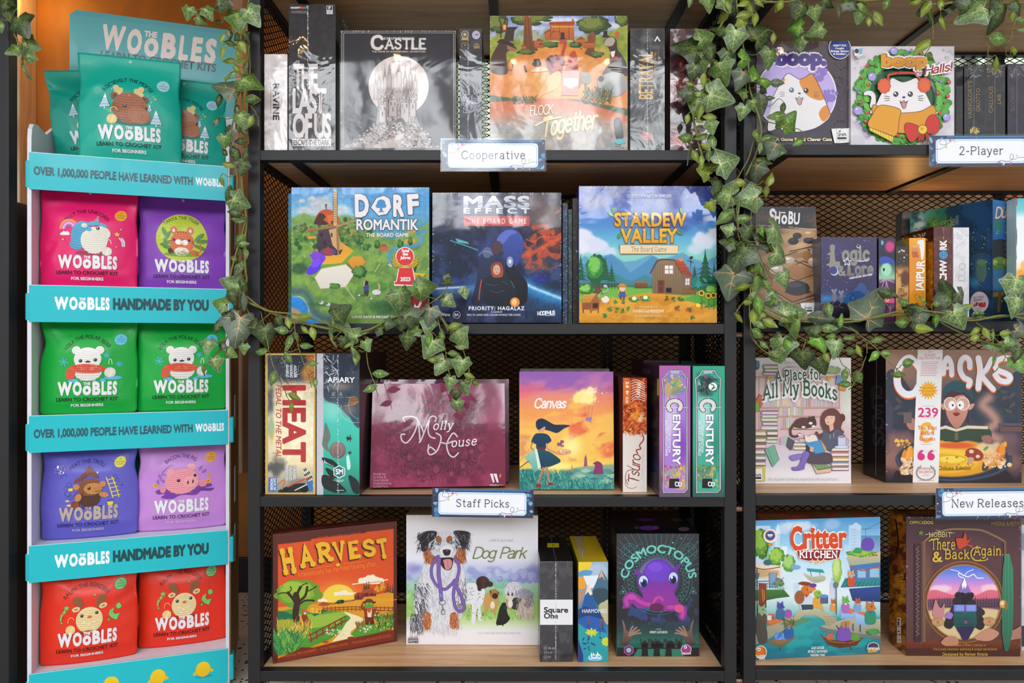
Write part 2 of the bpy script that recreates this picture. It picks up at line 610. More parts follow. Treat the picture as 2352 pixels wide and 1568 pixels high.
class Art:
    def __init__(s, O, ax, ay, w, h, M, fr=None, box=None, disp=None, out=None):
        s.O, s.ax, s.ay, s.w, s.h, s.M, s.fr, s.box, s.disp = Vector(O), Vector(ax), Vector(ay), w, h, M, fr, box, disp
        s.n = s.ax.cross(s.ay)
        s.V, s.C, s.T, s.k, s.cnt = [], [], [], 0, 0
        R = M.to_3x3()
        s.wO, s.wa, s.wb, s.wn = [np.array(v) for v in (M @ s.O, R @ s.ax, R @ s.ay, R @ s.n)]
        s.rnd = random.Random(7)

    def st(s, P):
        P = np.asarray(P, float)
        if s.box:
            return np.stack([P[:, 0] / s.box[0] * s.w, s.h - P[:, 1] / s.box[1] * s.h], 1)
        q = P * s.fr[2] + np.array(s.fr[:2])
        d = np.stack([(q[:, 0] - CX) / F, np.ones(len(q)), -(q[:, 1] - CY) / F], 1)
        c = np.array([0, -D0, HC])
        t = ((s.wO - c) @ s.wn) / (d @ s.wn)
        p = c + d * t[:, None] - s.wO
        return np.stack([p @ s.wa, p @ s.wb], 1)

    def inv(s, S):
        if s.box:
            return np.stack([S[:, 0] / s.w * s.box[0], (s.h - S[:, 1]) / s.h * s.box[1]], 1)
        W = s.wO + S[:, :1] * s.wa + S[:, 1:2] * s.wb
        return (to_px(W) - np.array(s.fr[:2])) / s.fr[2]

    def paint(s, cell=2.0, c='fff'):
        pw = to_px(np.array([s.wO, s.wO + s.wa * s.w, s.wO + s.wb * s.h]))
        nx = max(2, int(np.hypot(*(pw[1] - pw[0])) / cell))
        ny = max(2, int(np.hypot(*(pw[2] - pw[0])) / cell))
        u, v = np.meshgrid(np.linspace(0, s.w, nx + 1), np.linspace(0, s.h, ny + 1))
        s.gs = np.stack([u.ravel(), v.ravel()], 1)
        s.gn = (nx, ny)
        X = s.inv(s.gs)
        return Paint(s, X[:, 0].reshape(u.shape), X[:, 1].reshape(u.shape)).fill(c)

    def _paint(s, p):
        nx, ny = s.gn
        i = (np.arange(ny)[:, None] * (nx + 1) + np.arange(nx)).ravel()
        T = np.concatenate([np.stack([i, i + 1, i + nx + 2], 1), np.stack([i, i + nx + 2, i + nx + 1], 1)])
        s._push(s.gs, T, lin(p.C.reshape(-1, 3)))

    def _push(s, S, T, C):
        s.k += 1
        off = np.full(len(S), s.k * EPS)
        if s.k > 1:
            off = off + JIT.random(len(S)) * EPS * .7
        s.V.append(np.concatenate([S, off[:, None]], 1))
        s.C.append(C)
        s.T.append(np.asarray(T) + s.cnt)
        s.cnt += len(S)

    def tri(s, P, T, C):
        """P in drawing units; clipped to the face"""
        if not len(T):
            return
        S = s.st(P)
        C = np.asarray(C, float)
        if C.ndim == 1:
            C = np.tile(C, (len(S), 1))
        if s.disp is not None:
            S, T, C = subdivide(S, np.asarray(T), C, .012)
        lo, hi = S.min(0), S.max(0)
        if lo[0] >= 0 and lo[1] >= 0 and hi[0] <= s.w and hi[1] <= s.h:
            return s._push(S, T, C)
        nS, nT, nC = [], [], []
        T = np.asarray(T)
        X, Y = S[T][..., 0], S[T][..., 1]
        ins = ((X >= 0) & (X <= s.w) & (Y >= 0) & (Y <= s.h)).all(1)
        out = (X < 0).all(1) | (X > s.w).all(1) | (Y < 0).all(1) | (Y > s.h).all(1)
        full = T[ins]
        for t in T[~ins & ~out]:
            pl = [(S[i], C[i]) for i in t]
            for axs, lim, sg in ((0, 0, 1), (0, s.w, -1), (1, 0, 1), (1, s.h, -1)):
                q = []
                for a, b in zip(pl, pl[1:] + pl[:1]):
                    da, db = sg * (a[0][axs] - lim), sg * (b[0][axs] - lim)
                    if da >= 0:
                        q.append(a)
                    if da * db < 0:
                        f = da / (da - db)
                        q.append((a[0] + (b[0] - a[0]) * f, a[1] + (b[1] - a[1]) * f))
                pl = q
                if not pl:
                    break
            if len(pl) >= 3:
                k = len(nS)
                nS += [a[0] for a in pl]
                nC += [a[1] for a in pl]
                nT += [(k, k + i, k + i + 1) for i in range(1, len(pl) - 1)]
        if nT:
            S2 = np.concatenate([S, np.array(nS)])
            C2 = np.concatenate([C, np.array(nC)])
            full = np.concatenate([full, np.array(nT) + len(S)])
        else:
            S2, C2 = S, C
        if len(full):
            u, iv = np.unique(full, return_inverse=True)
            s._push(S2[u], iv.reshape(-1, 3), C2[u])

    # ---- shapes
    def col(s, P, c, c2):
        a = lin(hx(c))
        if c2 is None:
            return np.tile(a, (len(P), 1))
        b = lin(hx(c2))
        t = (P[:, 1] - P[:, 1].min()) / max(1e-6, np.ptp(P[:, 1]))
        return a + (b - a) * t[:, None]

    def poly(s, pts, c, c2=None, sm=0, oc=None, ow=2.):
        P = flat(pts)
        if sm:
            P = catmull(P, 5 if sm is True or sm == 1 else sm)
        T = tessellate_polygon([[Vector((x, y, 0)) for x, y in P]])
        if len(T):
            s.tri(P, np.array(T), s.col(P, c, c2))
        if oc:
            V, T = strip(P, ow, closed=True)
            s.tri(V, T, lin(hx(oc)))
        return s

    def ell(s, x, y, rx, ry=None, c='fff', c2=None, rot=0, n=26, oc=None, ow=2., a0=0, a1=360):
        ry = rx if ry is None else ry
        t = np.radians(np.linspace(a0, a1, n + 1)[:-1] if a1 - a0 == 360 else np.linspace(a0, a1, n))
        ca, sa = math.cos(math.radians(rot)), math.sin(math.radians(rot))
        ex, ey = np.cos(t) * rx, np.sin(t) * ry
        P = np.stack([x + ex * ca - ey * sa, y + ex * sa + ey * ca], 1)
        s.tri(P, np.array([(0, i, i + 1) for i in range(1, len(P) - 1)]), s.col(P, c, c2))
        if oc:
            V, T = strip(P, ow, closed=True)
            s.tri(V, T, lin(hx(oc)))
        return s

    def ring(s, x, y, rx, ry, w, c, a0=0, a1=360, rot=0, n=30):
        t = np.radians(np.linspace(a0, a1, n + 1))
        ca, sa = math.cos(math.radians(rot)), math.sin(math.radians(rot))
        ex, ey = np.cos(t) * rx, np.sin(t) * ry
        P = np.stack([x + ex * ca - ey * sa, y + ex * sa + ey * ca], 1)
        full = a1 - a0 == 360
        V, T = strip(P[:-1] if full else P, w, closed=full)
        s.tri(V, T, lin(hx(c)))
        return s

    def rect(s, x0, y0, x1, y1, c, c2=None, r=0, oc=None, ow=2.):
        if r:
            P = []
            for cx, cy, a in ((x1 - r, y0 + r, -90), (x1 - r, y1 - r, 0), (x0 + r, y1 - r, 90), (x0 + r, y0 + r, 180)):
                P += [(cx + r * math.cos(math.radians(a + k * 22.5)), cy + r * math.sin(math.radians(a + k * 22.5))) for k in range(5)]
        else:
            P = [(x0, y0), (x1, y0), (x1, y1), (x0, y1)]
        return s.poly(P, c, c2, oc=oc, ow=ow)

    def line(s, pts, w, c, sm=0, w1=None, closed=False):
        P = flat(pts)
        if sm:
            P = catmull(P, 5, closed)
        V, T = strip(P, w, w1, closed=closed)
        s.tri(V, T, lin(hx(c)))
        return s

    def lines(s, segs, w, c):
        Vs, Ts, n = [], [], 0
        for q in segs:
            V, T = strip(flat(q), w, cap=False)
            Vs.append(V)
            Ts.append(T + n)
            n += len(V)
        s.tri(np.concatenate(Vs), np.concatenate(Ts), lin(hx(c)))
        return s

    def star(s, x, y, r, c, n=5, ri=.45, rot=-90, oc=None, ow=2.):
        P = [(x + (r if k % 2 == 0 else r * ri) * math.cos(math.radians(rot + 180 * k / n)), y + (r if k % 2 == 0 else r * ri) * math.sin(math.radians(rot + 180 * k / n))) for k in range(2 * n)]
        V = np.array([(x, y)] + P)
        s.tri(V, np.array([(0, i, i % (2 * n) + 1) for i in range(1, 2 * n + 1)]), lin(hx(c)))
        if oc:
            V, T = strip(P, ow, closed=True)
            s.tri(V, T, lin(hx(oc)))
        return s

    def many(s, fn, n, cs, seed=1):
        """n small shapes of random place; fn(rng) -> polygon (convex fan); one layer"""
        R = random.Random(seed)
        Vs, Ts, Cs, k = [], [], [], 0
        for _ in range(n):
            P = flat(fn(R))
            Vs.append(P)
            Ts.append(np.array([(k, k + i, k + i + 1) for i in range(1, len(P) - 1)]))
            Cs.append(np.tile(lin(hx(R.choice(cs))), (len(P), 1)))
            k += len(P)
        s.tri(np.concatenate(Vs), np.concatenate(Ts), np.concatenate(Cs))
        return s

    def dots(s, n, x0, y0, x1, y1, r0, r1, cs, seed=1, sq=1.):
        def f(R):
            x, y, r = R.uniform(x0, x1), R.uniform(y0, y1), r0 + (r1 - r0) * R.random() ** 2
            return [(x + r * math.cos(a), y + r * sq * math.sin(a)) for a in [k * math.pi / 4 for k in range(8)]]
        return s.many(f, n, cs, seed)

    def grass(s, n, x0, x1, y0, y1, h, cs, w=3., lean=.4, seed=2):
        def f(R):
            x, y, l, hh = R.uniform(x0, x1), R.uniform(y0, y1), R.uniform(-lean, lean), h * R.uniform(.5, 1.1)
            return [(x - w, y), (x + l * hh * .4 - w * .6, y - hh * .55), (x + l * hh, y - hh), (x + l * hh * .4 + w * .6, y - hh * .55), (x + w, y)]
        return s.many(f, n, cs, seed)

    def leafs(s, n, x0, y0, x1, y1, l0, l1, cs, seed=3, fat=.4):
        def f(R):
            x, y, l, a = R.uniform(x0, x1), R.uniform(y0, y1), R.uniform(l0, l1), R.uniform(0, 6.28)
            ca, sa = math.cos(a), math.sin(a)
            return [(x + (u * ca - v * sa) * l, y + (u * sa + v * ca) * l) for u, v in ((-.5, 0), (-.2, -fat * .5), (.2, -fat * .4), (.5, 0), (.2, fat * .4), (-.2, fat * .5))]
        return s.many(f, n, cs, seed)

    def cloud(s, x, y, w, h, c, seed=1, n=7):
        R = random.Random(seed)
        for k in range(n):
            t = (k + .5) / n
            hh = h * (.45 + .55 * math.sin(math.pi * t)) * R.uniform(.75, 1.1)
            s.ell(x - w / 2 + w * t, y - hh * .45, w / n * R.uniform(.8, 1.15), hh * .55, c, n=16)
        return s

    def bush(s, x, y, rx, ry, cs, seed=1, n=26, r=.32):
        """crown of many overlapping leaf masses, dark first"""
        R = random.Random(seed)
        for c in cs:
            def f(_):
                a, q = R.uniform(0, 6.28), math.sqrt(R.random())
                k = R.uniform(.6, 1.1) * r
                X, Y = x + math.cos(a) * rx * q * .8, y + math.sin(a) * ry * q * .8
                return [(X + rx * k * math.cos(b) * R.uniform(.8, 1.1), Y + ry * k * math.sin(b) * R.uniform(.8, 1.1)) for b in [i * .785 for i in range(8)]]
            s.many(f, n, [c], seed)
            rx, ry, y, x = rx * .82, ry * .8, y - ry * .13, x - rx * .06
        return s

    def pine(s, x, y, w, h, c, c2, k=5):
        """y is the foot"""
        for i in range(k):
            t = i / k
            yy = y - h * t * .86
            ww = w * (1 - t) * .5
            s.poly([x - ww, yy, x - ww * .5, yy - h * .07, x, yy - h * .36, x + ww * .5, yy - h * .07, x + ww, yy, x + ww * .3, yy - h * .03, x - ww * .3, yy - h * .03], c, c2)
        return s

    def knit(s, x, y, rx, ry, c, dk, lt, rot=0, rows=9, pts=None, per=13):
        """crocheted body: an outline with rows of small stitches"""
        ca, sa = math.cos(math.radians(rot)), math.sin(math.radians(rot))
        if pts is None:
            s.ell(x, y, rx, ry, c, n=30, rot=rot)
        segs, lt_s = [], []
        for i in range(rows):
            v = -1 + 2 * (i + .5) / rows
            hw = math.sqrt(max(0, 1 - abs(v) ** 2.6)) * .97
            n = max(2, int(per * hw))
            for k in range(n):
                u = -hw + 2 * hw * (k + .5) / n
                du, dv = hw / n * .75, .55 / rows
                bend = .10 * (1 - u * u)
                def q(a, b):
                    X, Y = a * rx, (b + bend) * ry * .93
                    return [x + X * ca - Y * sa, y + X * sa + Y * ca]
                segs.append(q(u - du, v + dv) + q(u, v + dv * 1.9) + q(u + du, v + dv))
                lt_s.append(q(u - du * .7, v - dv * .3) + q(u + du * .1, v + dv * .5))
        s.lines(lt_s, min(rx, ry) / rows * .55, lt)
        s.lines(segs, min(rx, ry) / rows * .3, dk)
        return s

    def ball(s, x, y, r, c, dk):
        s.ell(x, y, r, r, c)
        for k in range(-2, 3):
            s.ring(x + k * r * .1, y, r * (.3 + .22 * abs(k)), r * .92, r * .07, dk, 100 if k <= 0 else -80, 260 if k <= 0 else 80, n=10, rot=20)
        return s

    # ---- lettering
    def text(s, t, x, y, h, c, w=None, b=0., al='c', rot=0, sh=0., f='b', oc=None, ow=.1, sp=1., arc=None, bend=0., c2=None, sd=None, grow=0.):
        """baseline point x,y; h cap height; w total width; sh shear; arc radius (x,y then the circle's centre); bend lifts the middle; sd=(dx,dy,colour) drop"""
        for V, col, extra, dx, dy in ([(None, sd[2], (ow if oc else 0.), sd[0], sd[1])] if sd else []) + ([(None, oc, ow, 0, 0)] if oc else []) + [(None, c, 0., 0, 0)]:
            V, T, (a, z) = tgeo(t, f, b + extra, sp)
            if not len(V):
                continue
            _, _, (a, z) = tgeo(t, f, b, sp)
            W = z - a
            kx = (w / W) if w else h
            V = V - (a, 0)
            u = V[:, 0] / W
            X = V[:, 0] * kx + sh * V[:, 1] * h
            Y = V[:, 1] * h * (1 + grow * (2 * u - 1)) + bend * (1 - (2 * u - 1) ** 2)
            X = X - {'c': W * kx / 2, 'l': 0, 'r': W * kx}[al]
            if arc:
                ang = X / arc + math.radians(rot)
                R = arc + Y
                P = np.stack([x + R * np.sin(ang), y - R * np.cos(ang)], 1)
            else:
                r = math.radians(rot)
                P = np.stack([x + X * math.cos(r) + Y * math.sin(r), y + X * math.sin(r) - Y * math.cos(r)], 1)
            P = P + (dx, dy)
            C = lin(hx(col))
            if c2 and col == c and not extra:
                tt = np.clip(V[:, 1], 0, 1)[:, None]
                C = lin(hx(c2)) * (1 - tt) + C * tt
            s.tri(P, T, C)
        return s

    def finish(s, name, parent, kind='satin', label=None):
        S = np.concatenate(s.V)
        T = np.concatenate(s.T)
        C = np.concatenate(s.C)
        if s.disp is not None:
            V = s.disp(S[:, 0], S[:, 1], S[:, 2])
        else:
            ax, ay, n = np.array(s.ax), np.array(s.ay), np.array(s.n)
            V = np.array(s.O) + S[:, :1] * ax + S[:, 1:2] * ay + (S[:, 2:3] + .0002) * n
        # all faces look outwards
        a, b, c = S[T[:, 0], :2], S[T[:, 1], :2], S[T[:, 2], :2]
        fl = (b[:, 0] - a[:, 0]) * (c[:, 1] - a[:, 1]) - (b[:, 1] - a[:, 1]) * (c[:, 0] - a[:, 0]) < 0
        T[fl] = T[fl][:, ::-1]
        o = link(name, arrays_mesh(name, V, T, C, print_mat(kind), smooth=s.disp is not None), parent)
        if label:
            o['label'] = label
        return o


def subdivide(S, T, C, L):
    for _ in range(5):
        e = [np.hypot(*(S[T[:, i]] - S[T[:, (i + 1) % 3]]).T) for i in range(3)]
        m = np.stack(e, 1)
        big = m.max(1) > L
        if not big.any():
            break
        t = T[big]
        k = m[big].argmax(1)
        r = np.arange(len(t))
        a, b, c = t[r, k], t[r, (k + 1) % 3], t[r, (k + 2) % 3]
        n = len(S)
        S = np.concatenate([S, (S[a] + S[b]) / 2])
        C = np.concatenate([C, (C[a] + C[b]) / 2])
        mid = n + r
        T = np.concatenate([T[~big], np.stack([a, mid, c], 1), np.stack([mid, b, c], 1)])
    return S, T, C


# ------------------------------------------------------------------ the shop
def wood_mat(name, c1, c2, sc=(1.2, 22, 22), rough=.5, coat=0.):
    m, nt, b = nodes(name)
    tc = N(nt, 'TexCoord')
    mp = N(nt, 'Mapping')
    mp.inputs['Scale'].default_value = sc
    nt.links.new(tc.outputs['Object'], mp.inputs[0])
    nz = N(nt, 'TexNoise', i_Scale=3., i_Detail=6., i_Roughness=.62, i_Distortion=.7)
    nt.links.new(mp.outputs[0], nz.inputs['Vector'])
    cr = N(nt, 'ValToRGB')
    cr.color_ramp.elements[0].position, cr.color_ramp.elements[1].position = .34, .68
    cr.color_ramp.elements[0].color = (*lin(hx(c1)), 1)
    cr.color_ramp.elements[1].color = (*lin(hx(c2)), 1)
    nt.links.new(nz.outputs['Fac'], cr.inputs[0])
    nt.links.new(cr.outputs[0], b.inputs['Base Color'])
    b.inputs['Roughness'].default_value = rough
    b.inputs['Coat Weight'].default_value = coat
    return m


def metal_mat():
    m, nt, b = nodes('black_powder_coat')
    tc = N(nt, 'TexCoord')
    nz = N(nt, 'TexNoise', i_Scale=70., i_Detail=7., i_Roughness=.75)
    nt.links.new(tc.outputs['Object'], nz.inputs['Vector'])
    cr = N(nt, 'ValToRGB')
    cr.color_ramp.elements[0].position, cr.color_ramp.elements[1].position = .70, .76
    cr.color_ramp.elements[0].color = (.0115, .011, .0125, 1)
    cr.color_ramp.elements[1].color = (.30, .29, .29, 1)
    nt.links.new(nz.outputs['Fac'], cr.inputs[0])
    nt.links.new(cr.outputs[0], b.inputs['Base Color'])
    b.inputs['Roughness'].default_value = .48
    b.inputs['Specular IOR Level'].default_value = .4
    return m


def terrazzo():
    m, nt, b = nodes('terrazzo')
    tc = N(nt, 'TexCoord')
    vo = N(nt, 'TexVoronoi', i_Scale=60., i_Randomness=1.)
    nt.links.new(tc.outputs['Object'], vo.inputs['Vector'])
    nz = N(nt, 'TexNoise', i_Scale=46., i_Detail=2.)
    nt.links.new(tc.outputs['Object'], nz.inputs['Vector'])
    sb = N(nt, 'Math', operation='MULTIPLY')
    nt.links.new(vo.outputs['Distance'], sb.inputs[0])
    nt.links.new(nz.outputs['Fac'], sb.inputs[1])
    cr = N(nt, 'ValToRGB')
    cr.color_ramp.interpolation = 'CONSTANT'
    cr.color_ramp.elements[0].color = (.02, .02, .02, 1)
    cr.color_ramp.elements[1].position = .115
    cr.color_ramp.elements[1].color = (.62, .57, .50, 1)
    nt.links.new(sb.outputs[0], cr.inputs[0])
    nt.links.new(cr.outputs[0], b.inputs['Base Color'])
    b.inputs['Roughness'].default_value = .35
    return m


def window_mat(name, trees, col, st):
    """daylight seen through a pane: pale sky broken by dark branches and trunks"""
    m, nt, b = nodes(name)
    tc = N(nt, 'TexCoord')
    mp = N(nt, 'Mapping')
    mp.inputs['Scale'].default_value = (2.4, 1., .9)
    nt.links.new(tc.outputs['Object'], mp.inputs[0])
    nz = N(nt, 'TexNoise', i_Scale=1.5, i_Detail=8., i_Roughness=.62, i_Distortion=.5)
    nt.links.new(mp.outputs[0], nz.inputs['Vector'])
    cr = N(nt, 'ValToRGB')
    cr.color_ramp.elements[0].position, cr.color_ramp.elements[1].position = trees - .05, trees + .05
    cr.color_ramp.elements[0].color = (*[v * .10 for v in col], 1)
    cr.color_ramp.elements[1].color = (*col, 1)
    nt.links.new(nz.outputs['Fac'], cr.inputs[0])
    b.inputs['Base Color'].default_value = (.02, .02, .02, 1)
    nt.links.new(cr.outputs[0], b.inputs['Emission Color'])
    b.inputs['Emission Strength'].default_value = st
    return m


METAL = metal_mat()
OAK = wood_mat('oak_board', 'c3946a', 'e3bd94', (1.3, 16, 16), .42)
PLY = wood_mat('plywood', '96601f', 'b0752c', (2, 9, 1.4), .6)
WALLW = wood_mat('brown_wall_boards', '7d603f', '9c7a52', (1.2, 12, 9), .6)

struct(MB().box(-3.2, 3.2, -7.2, .86, -.1, 0).obj('floor', terrazzo()))
struct(MB().box(-.56, 2.6, .78, .86, 0, 1.30).obj('wall_back', WALLW))
struct(MB().box(-3.2, -.56, .78, .86, 0, 2.015).obj('wall_plywood', PLY))
struct(MB().box(-.56, 2.6, .775, .86, 1.30, 1.335, .003).obj('trim_1', wood_mat('sill_board', '8a5f34', 'a9743e', (1.2, 14, 14))))
w1 = struct(MB().box(-.56, 2.6, .80, .86, 1.335, 2.015).obj('window_1', window_mat('frosted_pane', .40, (.80, .92, .74), .9)))
mb = MB()
for wx in (-.545, .0, .42, 1.0, 1.6, 2.2):
    mb.box(wx - .016, wx + .016, .782, .80, 1.335, 2.015)
struct(mb.obj('window_1_frame', mat('e9e4d8', .5)))
struct(MB().box(-3.2, 2.6, .766, .78, 0, .114, .003).obj('baseboard_back', mat('121113', .5)))
struct(MB().box(-1.625, -1.572, .70, .78, 0, 2.015, .004).obj('trim_2', wood_mat('whitewashed_post', 'b39c80', 'cfbb9e', (14, 14, 1.2))))
struct(MB().box(-3.2, 3.2, -.8, .86, 2.02, 2.12).obj('added_soffit', mat('6e655c', .8)))  # added out of view to keep high light off the upper shelves
struct(MB().box(-.905, -.868, .72, .78, .4, 2.015, .004).obj('trim_3', wood_mat('whitewashed_batten', 'b39c80', 'cfbb9e', (14, 14, 1.2))))
struct(MB().box(.62, .92, .775, .80, 1.335, 2.015).obj('pane_mask', mat('2a211a', .6)))  # added dark board masking the bright pane behind the post gap
# far side of the shop, behind the lens: a wall with a band of tall windows
struct(MB().box(-3.2, 3.2, -7.2, -7.1, 0, 2.7).obj('wall_front', mat('55504b', .7)))
struct(MB().box(-3.2, 3.2, -7.2, -7.1, 4.35, 6.6).obj('lintel_sky_block', mat('55504b', .7)))  # unseen wall made extra tall to darken reflections in the top covers
for i in range(4):
    xx = -3.0 + i * 1.5
    struct(MB().box(xx, xx + 1.38, -7.16, -7.12, 2.7, 4.35).obj('window_%d' % (i + 2), window_mat('street_pane_%d' % i, .47, (.92, .96, 1.), 15.)))


def lattice(name, W, H, parent, M, pw=.0285, ph=.0152, r=.00115):
    """expanded-metal mesh in the local x,z plane"""
    s = ph / pw
    V, T, n = [], [], 0
    for sg in (1, -1):
        k0 = -int(s * W / ph) - 1 if sg > 0 else 0
        k1 = int(H / ph) + 1 if sg > 0 else int((H + s * W) / ph) + 1
        for k in range(k0, k1):
            c = k * ph
            xs = sorted([(0 - c) / (sg * s), (H - c) / (sg * s)])
            x0, x1 = max(0, xs[0]), min(W, xs[1])
            if x1 - x0 < .004:
                continue
            y0 = -.0006 * sg
            for x in (x0, x1):
                z = c + sg * s * x
                V += [(x, y0 - r, z), (x, y0, z + r * 1.3), (x, y0 + r, z), (x, y0, z - r * 1.3)]
            T += [(n + i, n + (i + 1) % 4, n + 4 + (i + 1) % 4, n + 4 + i) for i in range(4)]
            n += 8
    me = arrays_mesh(name, V, T, None, METAL)
    me.materials.clear()
    me.materials.append(mat('080707', .6, spec=.12))
    return link(name, me, parent, M)


def shelving(label, x0, x1, zs, ztop, full=True):
    t = thing('shelving_unit', label, 'shelving', Matrix.Translation((x0, 0, 0)), 'black metal shelving units')
    W, P, R, D = x1 - x0, .0265, .0225, .405
    for px_ in (0, W - P):
        for py in (0, D - P):
            MB().box(px_, px_ + P, py, py + P, 0, 2.0, .0015).obj('post', METAL, t)
    for z in zs + [ztop]:
        MB().box(P, W - P, 0, R, z - R, z, .0012).obj('front_rail', METAL, t)
        MB().box(P, W - P, D - R, D, z - R, z, .0012).obj('back_rail', METAL, t)
        for xx in (.002, W - P + .002):
            MB().box(xx, xx + R, P, D - P, z - R, z, .0012).obj('side_rail', METAL, t)
        MB().box(R + .003, W - R - .003, .0185, D - R - .001, z - .016, z, .0008).obj('shelf_board', OAK, t)
        for xx in (.085, W / 2 - .011, W - .107):
            MB().box(xx, xx + .022, R, D - R, z - .0222, z - .0165, .001).obj('brace_bar', METAL, t)
    lattice('mesh_panel', W - 2 * P, 1.9, t, Matrix.Translation((P, D - .006, .04)))
    for xx in (.013, W - .013):
        lattice('mesh_panel', D - 2 * P, 1.9, t, Matrix.Translation((xx, P, .04)) @ Matrix.Rotation(math.pi / 2, 4, 'Z'))
    for xx in (W * .775, W * .775 + .016):
        MB().box(xx, xx + .011, D - .014, D - .007, 0.05, 1.95).obj('panel_frame_bar', METAL, t)
    return t


ZL = [1.2409, .8645, .4902, .1118]
ZR = [1.2524, .8703, .4930, .1147]
XL0, XL1, XR0 = -.5725, .4870, .5020
shelving('black steel shelving unit holding the orange harvest and purple octopus games, four shelves', XL0, XL1, ZL, 1.618)
shelving('black steel shelving unit holding the two cat games and the cauldron game', XR0, XR0 + 1.0595, ZR, 1.630)
tb = thing('shelving_unit', 'black steel shelving unit ending beside the turquoise stand, mostly out of sight', 'shelving', Matrix.Translation((-2.0, 0, 0)), 'black metal shelving units')
for px_, py in ((0, 0), (.883, 0), (0, .38), (.53, .38)):
    MB().box(px_, px_ + .0265, py, py + .0265, 0, 2.0, .0015).obj('post', METAL, tb)
for z in (.12, .49, .865, 1.24, 1.62):
    MB().box(.0265, .883, .0, .0225, z - .0225, z, .001).obj('front_rail', METAL, tb)
    MB().box(.0, .55, .0235, .379, z - .016, z, .001).obj('shelf_board', OAK, tb)
MB().box(.8825, .8865, .028, .15, .02, 1.14, .001).obj('side_panel', wood_mat('unlit_post_shade', '2c1f16', '46321f', (14, 5, 1.2)), tb)  # added board; its dark brown stands for the unlit lower post
# the bolts between the two units
for z in (.49, .115, .87):
    b = MB().tube([(XL1 + .0005, .012, z - .03), (XR0 - .0005, .012, z - .03)], .006, 8).obj('joining_bolt', mat('8a6a55', .4, metal=.8))
    tag(b, 'copper coloured bolt joining the two black posts ' + {.49: 'just below the purple and green boxes', .115: 'near the floor', .87: 'behind the hanging ivy'}[z], 'bolt')


# ------------------------------------------------------------------ small signs clipped to the shelf rails
def sign(text, label, q, rot, tw, seed):
    """q: pixel box of the sign on the front of the rails"""
    x0, y0, x1, y1 = q
    c = px((x0 + x1) / 2, (y0 + y1) / 2, D0 - .006)
    w, h = (x1 - x0) / F * (D0 - .006), (y1 - y0) / F * (D0 - .006)
    M = Matrix.Translation(c) @ Matrix.Rotation(math.radians(-rot), 4, 'Y')
    t = thing('shelf_sign', label, 'sign', M)
    MB().box(-w / 2, w / 2, 0, .0012, -h / 2, h / 2, .0005).obj('card', mat('dfe6ee', .4), t)
    A = Art((-w / 2, 0, -h / 2), (1, 0, 0), (0, 0, 1), w, h, M, box=(237, 70))
    A.rect(0, 0, 237, 70, '27304f')
    R = random.Random(seed)
    for k in range(5):
        for x in (R.uniform(0, 16), R.uniform(221, 237)):
            A.ell(x, R.uniform(2, 68), R.uniform(3, 9), R.uniform(3, 7), R.choice(['4a86b8', '6db4d8', '35507f', '2c6fa0']), rot=R.uniform(0, 90))
    A.rect(40, 1, 230, 5, '3a74a8').dots(40, 2, 2, 235, 68, .7, 1.8, ['e8f2fa', '9fd0ea', 'd8506a'], seed)
    A.rect(13, 7, 222, 65, '3b7fae', r=9).rect(14.5, 8.5, 220.5, 63.5, 'eef2fa', r=8)
    A.rect(17, 11, 218, 61, '5aa2cc', r=7).rect(18, 12, 217, 60, 'f1f3fb', r=6)
    A.line([2, 26, 14, 31, 26, 30, 38, 22, 36, 10, 26, 9, 24, 19, 36, 21, 50, 13, 62, 5], .9, '2a3157', 1)
    A.line([150, 69, 162, 58, 178, 60, 190, 55, 192, 45, 186, 44, 184, 54, 196, 55, 206, 51, 226, 52], .9, '2a3157', 1)
    for x, y, cc in ((38, 27, 'e8c25a'), (47, 11, 'e0457a'), (58, 14, 'f0c8a0'), (28, 6, '5aa2cc'), (170, 66, 'd8d0a0'), (186, 64, 'e0457a'), (200, 47, 'bcd0b0'), (160, 63, '6a7ac8')):
        A.ell(x, y, 2, 3, cc, rot=30)
    A.text(text, 118, 26 + 18, 18, '3c3c4c', w=tw, f='s', b=-.004)
    A.finish('front_print', t, 'satin')
    MB().box(-w / 2 - .003, w / 2 + .003, -.0016, -.0013, -h / 2 - .003, h / 2 + .003).obj('clear_sleeve', sleeve_mat(), t)
    MB().box(-w / 2 + .01, w / 2 - .01, .0012, .0052, h / 2 - .03, h / 2 - .012).obj('clip', mat('1a1a1c', .4), t)
    return t


def sleeve_mat():
    if 'sleeve' in MATS:
        return MATS['sleeve']
    m, nt, b = nodes('clear_plastic')
    out = nt.nodes['Material Output']
    tr = N(nt, 'BsdfTransparent')
    gl = N(nt, 'BsdfGlossy', i_Roughness=.08)
    mx = N(nt, 'MixShader')
    mx.inputs[0].default_value = .018
    nt.links.new(tr.outputs[0], mx.inputs[1])
    nt.links.new(gl.outputs[0], mx.inputs[2])
    nt.links.new(mx.outputs[0], out.inputs['Surface'])
    MATS['sleeve'] = m
    return m


sign('Cooperative', 'white sign with navy holiday border reading Cooperative under the top shelf', (1015, 321, 1252, 391), 0, 146, 3)
sign('Staff Picks', 'white sign with navy holiday border reading Staff Picks above the dog game', (993, 1123, 1225, 1188), -.9, 124, 5)
sign('2-Player', 'white sign with navy holiday border reading 2-Player below the wreath cat game', (2135, 311, 2372, 381), .3, 102, 8)
sign('New Releases', 'white sign with navy holiday border reading New Releases below the cauldron game', (2150, 1120, 2386, 1190), .5, 166, 9)


